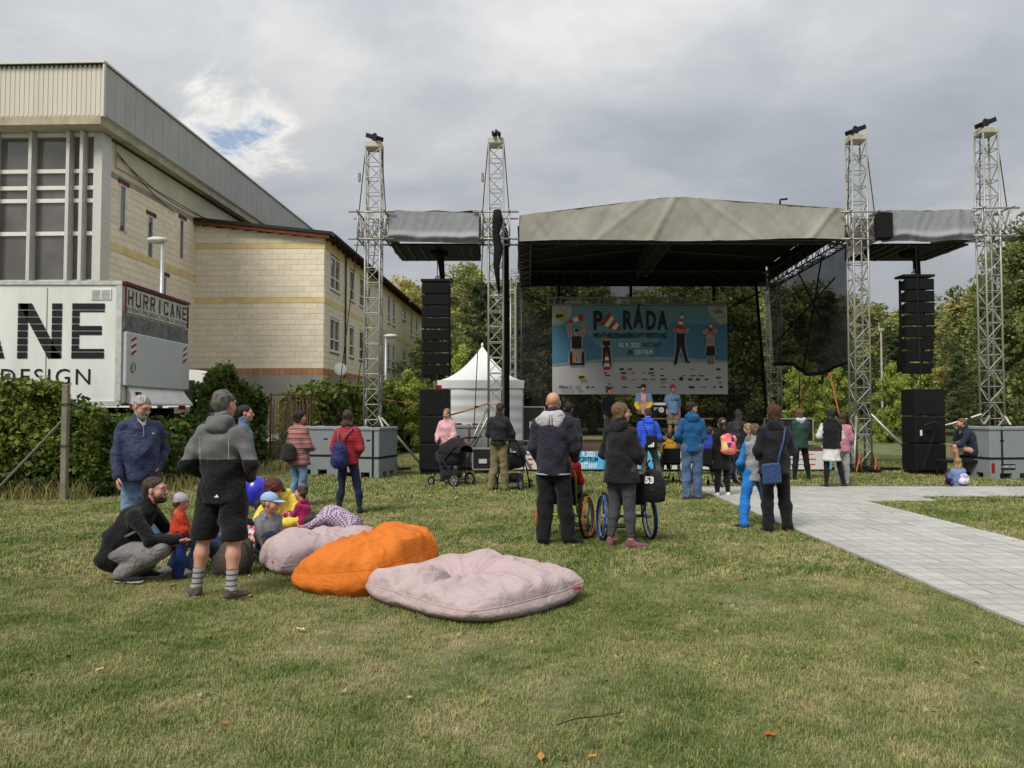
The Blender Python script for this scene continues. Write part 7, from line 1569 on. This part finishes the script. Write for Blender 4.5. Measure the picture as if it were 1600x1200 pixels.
# 19 bald man
t, J, s, tob, hp = person('bald man in a dark jacket with a light grey hood and black trousers', .50, 9.35, 1.84, R(-14), pz(elL=(-.26,-.04,1.12), wrL=(-.20,.12,.92), elR=(.29,.02,1.12), wrR=(.25,.24,.98), anL=(-.11,-.05,.085), anR=(.17,.03,.085), knR=(.13,.02,.5)), q='near', sw=1.10, belly=.035, hands='R', top=dict(m=C('aubergine', (46,42,56)), b=.044, hem=.80, hood=C('hood_light', (186,186,190)), hoodk=1.5, flare=-.01), bottom=dict(m=black, b=.028, hem=.06), shoes=dict(m=black, sole=mat('black_sole', (20,20,20), .7)), hair=('bald',''), skin=SKIN, toes=((.9,.6),(-.1,1)))
m = MB(); n = 28; m.tube([(.198*s*math.cos(2*PI*i/n), .16*s*math.sin(2*PI*i/n), .815*s) for i in range(n+1)], .011, 6, False); m.build('hem_band', lgrey, tob, True)
for dx in (-.012,.012): m = MB(); m.tube([(dx,-.135*s,1.49*s),(dx*1.4,-.158*s,1.43*s),(dx*2,-.17*s,1.37*s)], .004, 5); m.build('hood_stripe', C('hood_stripe', (80,40,50)), tob)
# 20 child in the orange-rimmed wheelchair
person('child in a red jacket leaning forward in the orange-rimmed wheelchair', .70, 9.9, 1.30, R(-22), SITC(.52, 1.3/1.75, .18), hs=1.15, q='mid', hpitch=R(-30), top=dict(m=C('wheel_red', (160,30,36)), b=.04, cut=False, hem=.92, hood=C('wheel_red', (160,30,36))), bottom=dict(m=black), shoes=dict(m=sneak), hair=('short','dark'), hat=('beanie', C('wheel_red', (160,30,36))))
# 21 woman in black hoodie
t, J, s, tob, hp = person('woman with short brown hair in a black hoodie and grey leggings, face in profile', 1.30, 9.2, 1.71, R(-38), pz(elL=(-.27,.0,1.11), wrL=(-.16,.22,1.02), elR=(.28,.0,1.11), wrR=(.16,.22,1.02), anL=(-.12,-.06,.085), anR=(.13,.0,.085)), q='near', hyaw=R(-44), hip=1.16, belly=.05, hands='', top=dict(m=black2, b=.040, hem=.78, hood=black2), bottom=dict(kind='leggings', m=C('legging_grey', (70,70,76)), len=.86), shoes=dict(m=C('pink_shoe', (138,84,98), bscale=60), sole=C('pink_sole', (190,170,172))), hair=('bob','light'), skin=SKIN2, toes=((.9,.6),(-.4,1)))
# 23 dark man beyond the bald man
person('dark-haired man in a dark jacket beyond the bald man', 1.07, 14.6, 1.79, R(-8), top=dict(m=C('slate', (44,46,54)), b=.03), bottom=dict(m=black), shoes=dict(m=sneak), hair=('short','dark'))
# stage
ST = 'people on the stage'
person('young man in black standing at the left of the stage group', 3.08, 24.4, 1.72, R(195), pz(), z=.66, q='far', hyaw=R(40), hpitch=R(-12), top=dict(m=black), bottom=dict(m=C('stage_jean', (70,74,84))), shoes=dict(m=sneak), hair=('short','brown'), group=ST)
person('presenter in a blue, yellow and pink patchwork jacket leaning over the table', 4.12, 24.0, 1.84, R(165), pz(chest=(0,.06,1.29), neck=(0,.11,1.46), head=(0,.19,1.595), shL=(-.18,.08,1.385), shR=(.18,.08,1.385), elL=(-.25,.12,1.12), elR=(.25,.12,1.12), wrL=(-.15,.34,.98), wrR=(.15,.34,.98)), z=.66, q='far', hpitch=R(-35), top=dict(m=[C('patch_blue', (110,140,180)), C('patch_yellow', (222,186,70)), C('patch_pink', (216,170,170))], b=.045, hem=.84, fn=lambda X, Y, Z: np.where(np.abs(X) < .07, 2, np.where(Z < 1.20, 1, 0))), bottom=dict(m=black), shoes=dict(m=wshoe), hair=('short','dark'), group=ST)
t, J, s, tob, hp = person('man in a light blue T-shirt and shorts with a red headband on stage', 5.08, 24.3, 1.80, R(188), pz(), z=.66, q='far', sw=1.08, belly=.03, top=dict(kind='t_shirt', m=C('tee_blue', (122,158,194)), b=.022, sleeve=.6, hem=.86, collar=0), bottom=dict(kind='shorts', m=C('stone', (150,140,126))), shoes=dict(m=sneak), hair=('short','dark'), skin=SKIN2, group=ST, hat=('beanie', C('headband_red', (150,50,60))))
text_mesh('shirt_print', 'TOBE', .12, black_print, tob, (0,.175,1.33), (PI/2,0,PI), 1.0)
# 28 blue puffer
t, J, s, tob, hp = person('person in a bright blue puffer jacket with a black drawstring bag', 2.95, 16.7, 1.68, R(0), pz(elL=(-.27,-.02,1.11), wrL=(-.14,.22,1.02), elR=(.28,-.02,1.11), wrR=(.14,.22,1.02), anR=(.28,-.05,.085), anL=(-.05,.0,.085), knR=(.2,.02,.5)), top=dict(m=stripes('puffer_blue', [(40,86,214),(40,86,214),(40,86,214),(28,58,160)], .055, 2), b=.05, hem=.84, hood=C('puffer_hood', (44,92,220))), bottom=dict(m=C('olive_grey', (84,86,78))), shoes=dict(m=sneak, sole=wsole), hair=('short','brown'), hpitch=R(-20), toes=((.9,.5),(0,1)))
bg = soft_pack(t, 'drawstring_bag', (.03,-.24*s,1.0*s), (.30,.12,.38), black); strap_path(bg, [(-.05,-.22,1.14*s),(-.1,-.2,1.3*s),(-.12,-.08,1.46*s)], .007, black); strap_path(bg, [(.08,-.22,1.14*s),(.1,-.2,1.3*s),(.12,-.08,1.46*s)], .007, black)
for k in range(3): logo(bg, [(-.06+k*.045,-.325,.86),(-.025+k*.045,-.325,.86),(-.035+k*.045+.015,-.325,.90+k*.03),(-.055+k*.045+.005,-.325,.89+k*.03)], white_print)
# 29 child in mustard
person('child in a mustard hooded jacket sitting in a wheelchair', 3.52, 17.3, 1.25, R(4), SITC(.50, 1.25/1.75), hs=1.2, q='far', top=dict(m=C('mustard', (176,132,44)), b=.045, cut=False, hem=.92, hood=C('mustard', (176,132,44))), bottom=dict(m=black), shoes=dict(m=wshoe), hair=('short','brown'))
# 30 petrol sweater
person('man in a petrol blue sweater and jeans, head turned right', 3.29, 14.1, 1.79, R(-4), pz(elL=(-.31,-.06,1.14), wrL=(-.17,.10,.99), elR=(.25,-.02,1.12), wrR=(.16,.16,.95), anL=(-.10,-.04,.085), anR=(.09,.0,.085)), q='mid', hyaw=R(-62), hpitch=R(-6), sw=1.06, hands='', top=dict(kind='sweater', m=C('petrol', (30,84,134)), b=.020, hem=.86, hood=C('petrol', (30,84,134))), bottom=dict(m=jeans, b=.022), shoes=dict(m=C('navy_shoe', (44,50,74)), sole=wsole), hair=('short','dark'), skin=SKIN2)
# 31 person in wheelchair 4
person('person in a royal blue jacket sitting in the wheelchair beside the petrol sweater', 4.22, 16.4, 1.5, R(-35), SITC(.53, 1.5/1.75), hs=1.05, q='far', top=dict(m=C('royal', (44,58,150)), b=.04, cut=False, hem=.92, hood=C('royal', (44,58,150))), bottom=dict(m=djeans), shoes=dict(m=sneak), hair=('short','brown'))
# 32 girl with backpack
t, J, s, tob, hp = person('girl in black with a bright multicoloured backpack and white shoes', 3.98, 14.6, 1.47, R(2), pz(anL=(-.13,-.02,.085), anR=(.12,.0,.085)), hs=1.1, top=dict(m=black, b=.03, hem=.62, flare=.03), bottom=dict(kind='leggings', m=black), shoes=dict(m=wshoe, sole=wsole), hair=('pony','brown'))
soft_pack(t, 'backpack', (.06,-.24*s,1.20*s), (.32,.2,.40), blotch('pack_print', [(226,84,96),(236,120,130),(60,44,110),(226,196,120),(214,60,110),(240,150,110)], 11))
# 33 long coat
person('person in a long black puffer coat with brown hair pinned up', 5.12, 17.5, 1.66, R(-30), pz(chest=(0,.04,1.28), neck=(0,.06,1.46), head=(0,.12,1.60), elR=(.26,.08,1.13), wrR=(.16,.30,1.02), anR=(.16,.2,.085), anL=(-.1,-.1,.085)), q='far', hpitch=R(-20), top=dict(kind='coat', m=C('coat_black', (34,34,40), rough=.5), b=.05, hem=.58), bottom=dict(m=djeans), shoes=dict(m=wshoe, sole=wsole), hair=('bun','brown'), toes=((.8,.6),(0,1)))
# 34 blond person in wheelchair 5
person('blond person in grey sitting in a wheelchair beyond the auburn-haired woman', 5.28, 16.9, 1.62, R(40), SITC(.53, 1.62/1.75, .12), q='far', hpitch=R(-20), top=dict(m=grey, b=.03, cut=False, hem=.92), bottom=dict(m=black), shoes=dict(m=sneak), hair=('long','blond'))
# 35 woman with crossbody bag
t, J, s, tob, hp = person('auburn-haired woman in black with a blue crossbody bag', 3.52, 10.35, 1.70, R(3), pz(elL=(-.28,-.02,1.12), wrL=(-.16,.22,1.0), elR=(.28,-.02,1.12), wrR=(.16,.22,1.0), anL=(-.11,-.03,.085), anR=(.17,.0,.085), knR=(.14,.02,.5)), q='near', hip=1.14, belly=.03, hands='', top=dict(m=C('navy_black', (30,31,38)), b=.040, hem=.80, hood=C('navy_black', (30,31,38))), bottom=dict(m=black, b=.022, hem=.06), shoes=dict(m=C('maroon_shoe', (112,44,44)), sole=mat('dark_sole', (60,36,34), .7)), hair=('bob','auburn'), toes=((.2,1),(-.1,1)))
m = MB(); m.bevbox((-.13,-.235*s,.82*s), (.24,.06,.27), .018, (0,R(-5),0)); bg = m.build('crossbody_bag', C('bag_blue', (52,76,120), rough=.5), t); strap_path(bg, [(-.05,-.235*s,.93*s),(-.01,-.215*s,1.08*s),(.05,-.195*s,1.26*s),(.10,-.13*s,1.42*s),(.12,.0,1.46*s)], .013, C('bag_blue', (52,76,120)))
# 36 child in blue sweatpants
person('child in bright blue sweatpants standing in front of the auburn-haired woman', 3.42, 10.85, 1.42, R(5), pz(anL=(-.30,-.22,.085), anR=(.28,.05,.085), knL=(-.21,-.05,.5), knR=(.20,.05,.5), elL=(-.33,-.03,1.1), wrL=(-.25,.12,.92), pelvis=(-.02,0,.94)), hs=1.1, top=dict(m=[C('sport_grey', (150,152,156)), C('sport_blue', (40,116,190))], b=.035, hem=.80, fn=lambda X, Y, Z: (np.abs(X) > .2)), bottom=dict(m=C('sweat_blue', (36,118,196)), b=.03, hem=.05), shoes=dict(m=sneak, sole=wsole), hair=('short','light'), toes=((.3,1),(-.9,.5)))
# 37 green vest
t, J, s, tob, hp = person('woman in a dark green quilted vest with a white lettered hood', 6.76, 18.1, 1.68, R(4), pz(elL=(-.27,.0,1.1), wrL=(-.18,.16,.92), elR=(.27,.02,1.1), wrR=(.14,.22,1.0), anL=(-.16,-.02,.085), anR=(.22,.02,.085), knR=(.16,.02,.5)), q='far', top=dict(kind='vest', m=[stripes('vest_green', [(30,66,52),(30,66,52),(30,66,52),(18,40,32)], .06, 2), black], b=.05, hem=.78, hood=C('hood_white', (206,206,218)), fn=lambda X, Y, Z: (np.abs(X) > .215)), bottom=dict(kind='leggings', m=black), shoes=dict(m=sneak, sole=wsole), hair=('bob','light'))
text_mesh('hood_lettering', 'SPORT', .07, blup, tob, (0,-.152,1.40), (PI/2,0,0), 1.2)
# 38 white skirt
person('dark-haired woman in a black vest with white sleeves and white skirt', 6.75, 16.3, 1.66, R(-6), pz(elL=(-.30,.0,1.16), wrL=(-.18,.22,1.12), elR=(.27,.0,1.12), wrR=(.16,.22,1.0), anL=(-.13,-.04,.085), anR=(.27,.04,.085), knR=(.18,.02,.5)), top=dict(kind='vest', m=[black, C('sleeve_white', (206,206,206))], b=.045, hem=.88, fn=lambda X, Y, Z: (X < -.20) | (X > .215)), bottom=dict(kind='skirt', m=C('white_skirt', (214,212,208)), len=.60, under=black), shoes=dict(m=sneak, sole=wsole), hair=('long','dark'), toes=((.9,.5),(-.5,1)))
# 39 girl in pink
person('long-haired girl in a pink jacket beside the white skirt', 7.32, 17.1, 1.58, R(-15), pz(elR=(.27,.02,1.1), wrR=(.2,.2,.95)), q='far', top=dict(m=C('rose', (196,130,148)), b=.035, hem=.80), bottom=dict(m=lgrey), shoes=dict(m=wshoe), hair=('long','auburn'))
# 41 sitting man
person('man in a dark jacket and shorts sitting on the black platform with hand at chin', 11.28, 18.95, 1.78, R(70), pz(SITC(.43, 1.78/1.75, .16), elR=(.2,.30,.80), wrR=(.05,.28,1.03), elL=(-.24,.26,.66), wrL=(-.05,.34,.66), anL=(-.1,.30,.30), anR=(.1,.34,.30), knL=(-.12,.36,.62), knR=(.12,.36,.62)), z=.12, q='mid', hpitch=R(-8), top=dict(m=C('ink', (40,46,62)), b=.03, cut=False, hem=.92), bottom=dict(kind='shorts', m=black, len=.7), shoes=dict(m=sneak, sole=wsole), hair=('crop','light'), beard=('light',.004), skin=SKIN2)
# 42 little girl on the ground
t, J, s, tob, hp = person('little blond girl in a blue jacket and purple skirt sitting on the grass', 9.52, 16.45, 1.12, R(-10), pz(SITG), hs=1.35, q='mid', top=dict(m=C('girl_blue', (112,132,176)), b=.05, cut=False, hem=.92), bottom=dict(m=C('purple', (84,54,120)), b=.05), shoes=dict(m=sneak), hair=('long','blond'))
soft_pack(t, 'small_backpack', (.04,-.15,.20), (.22,.10,.24), blotch('girl_pack', [(206,196,214),(190,120,140),(150,164,204),(206,196,214)], 14))
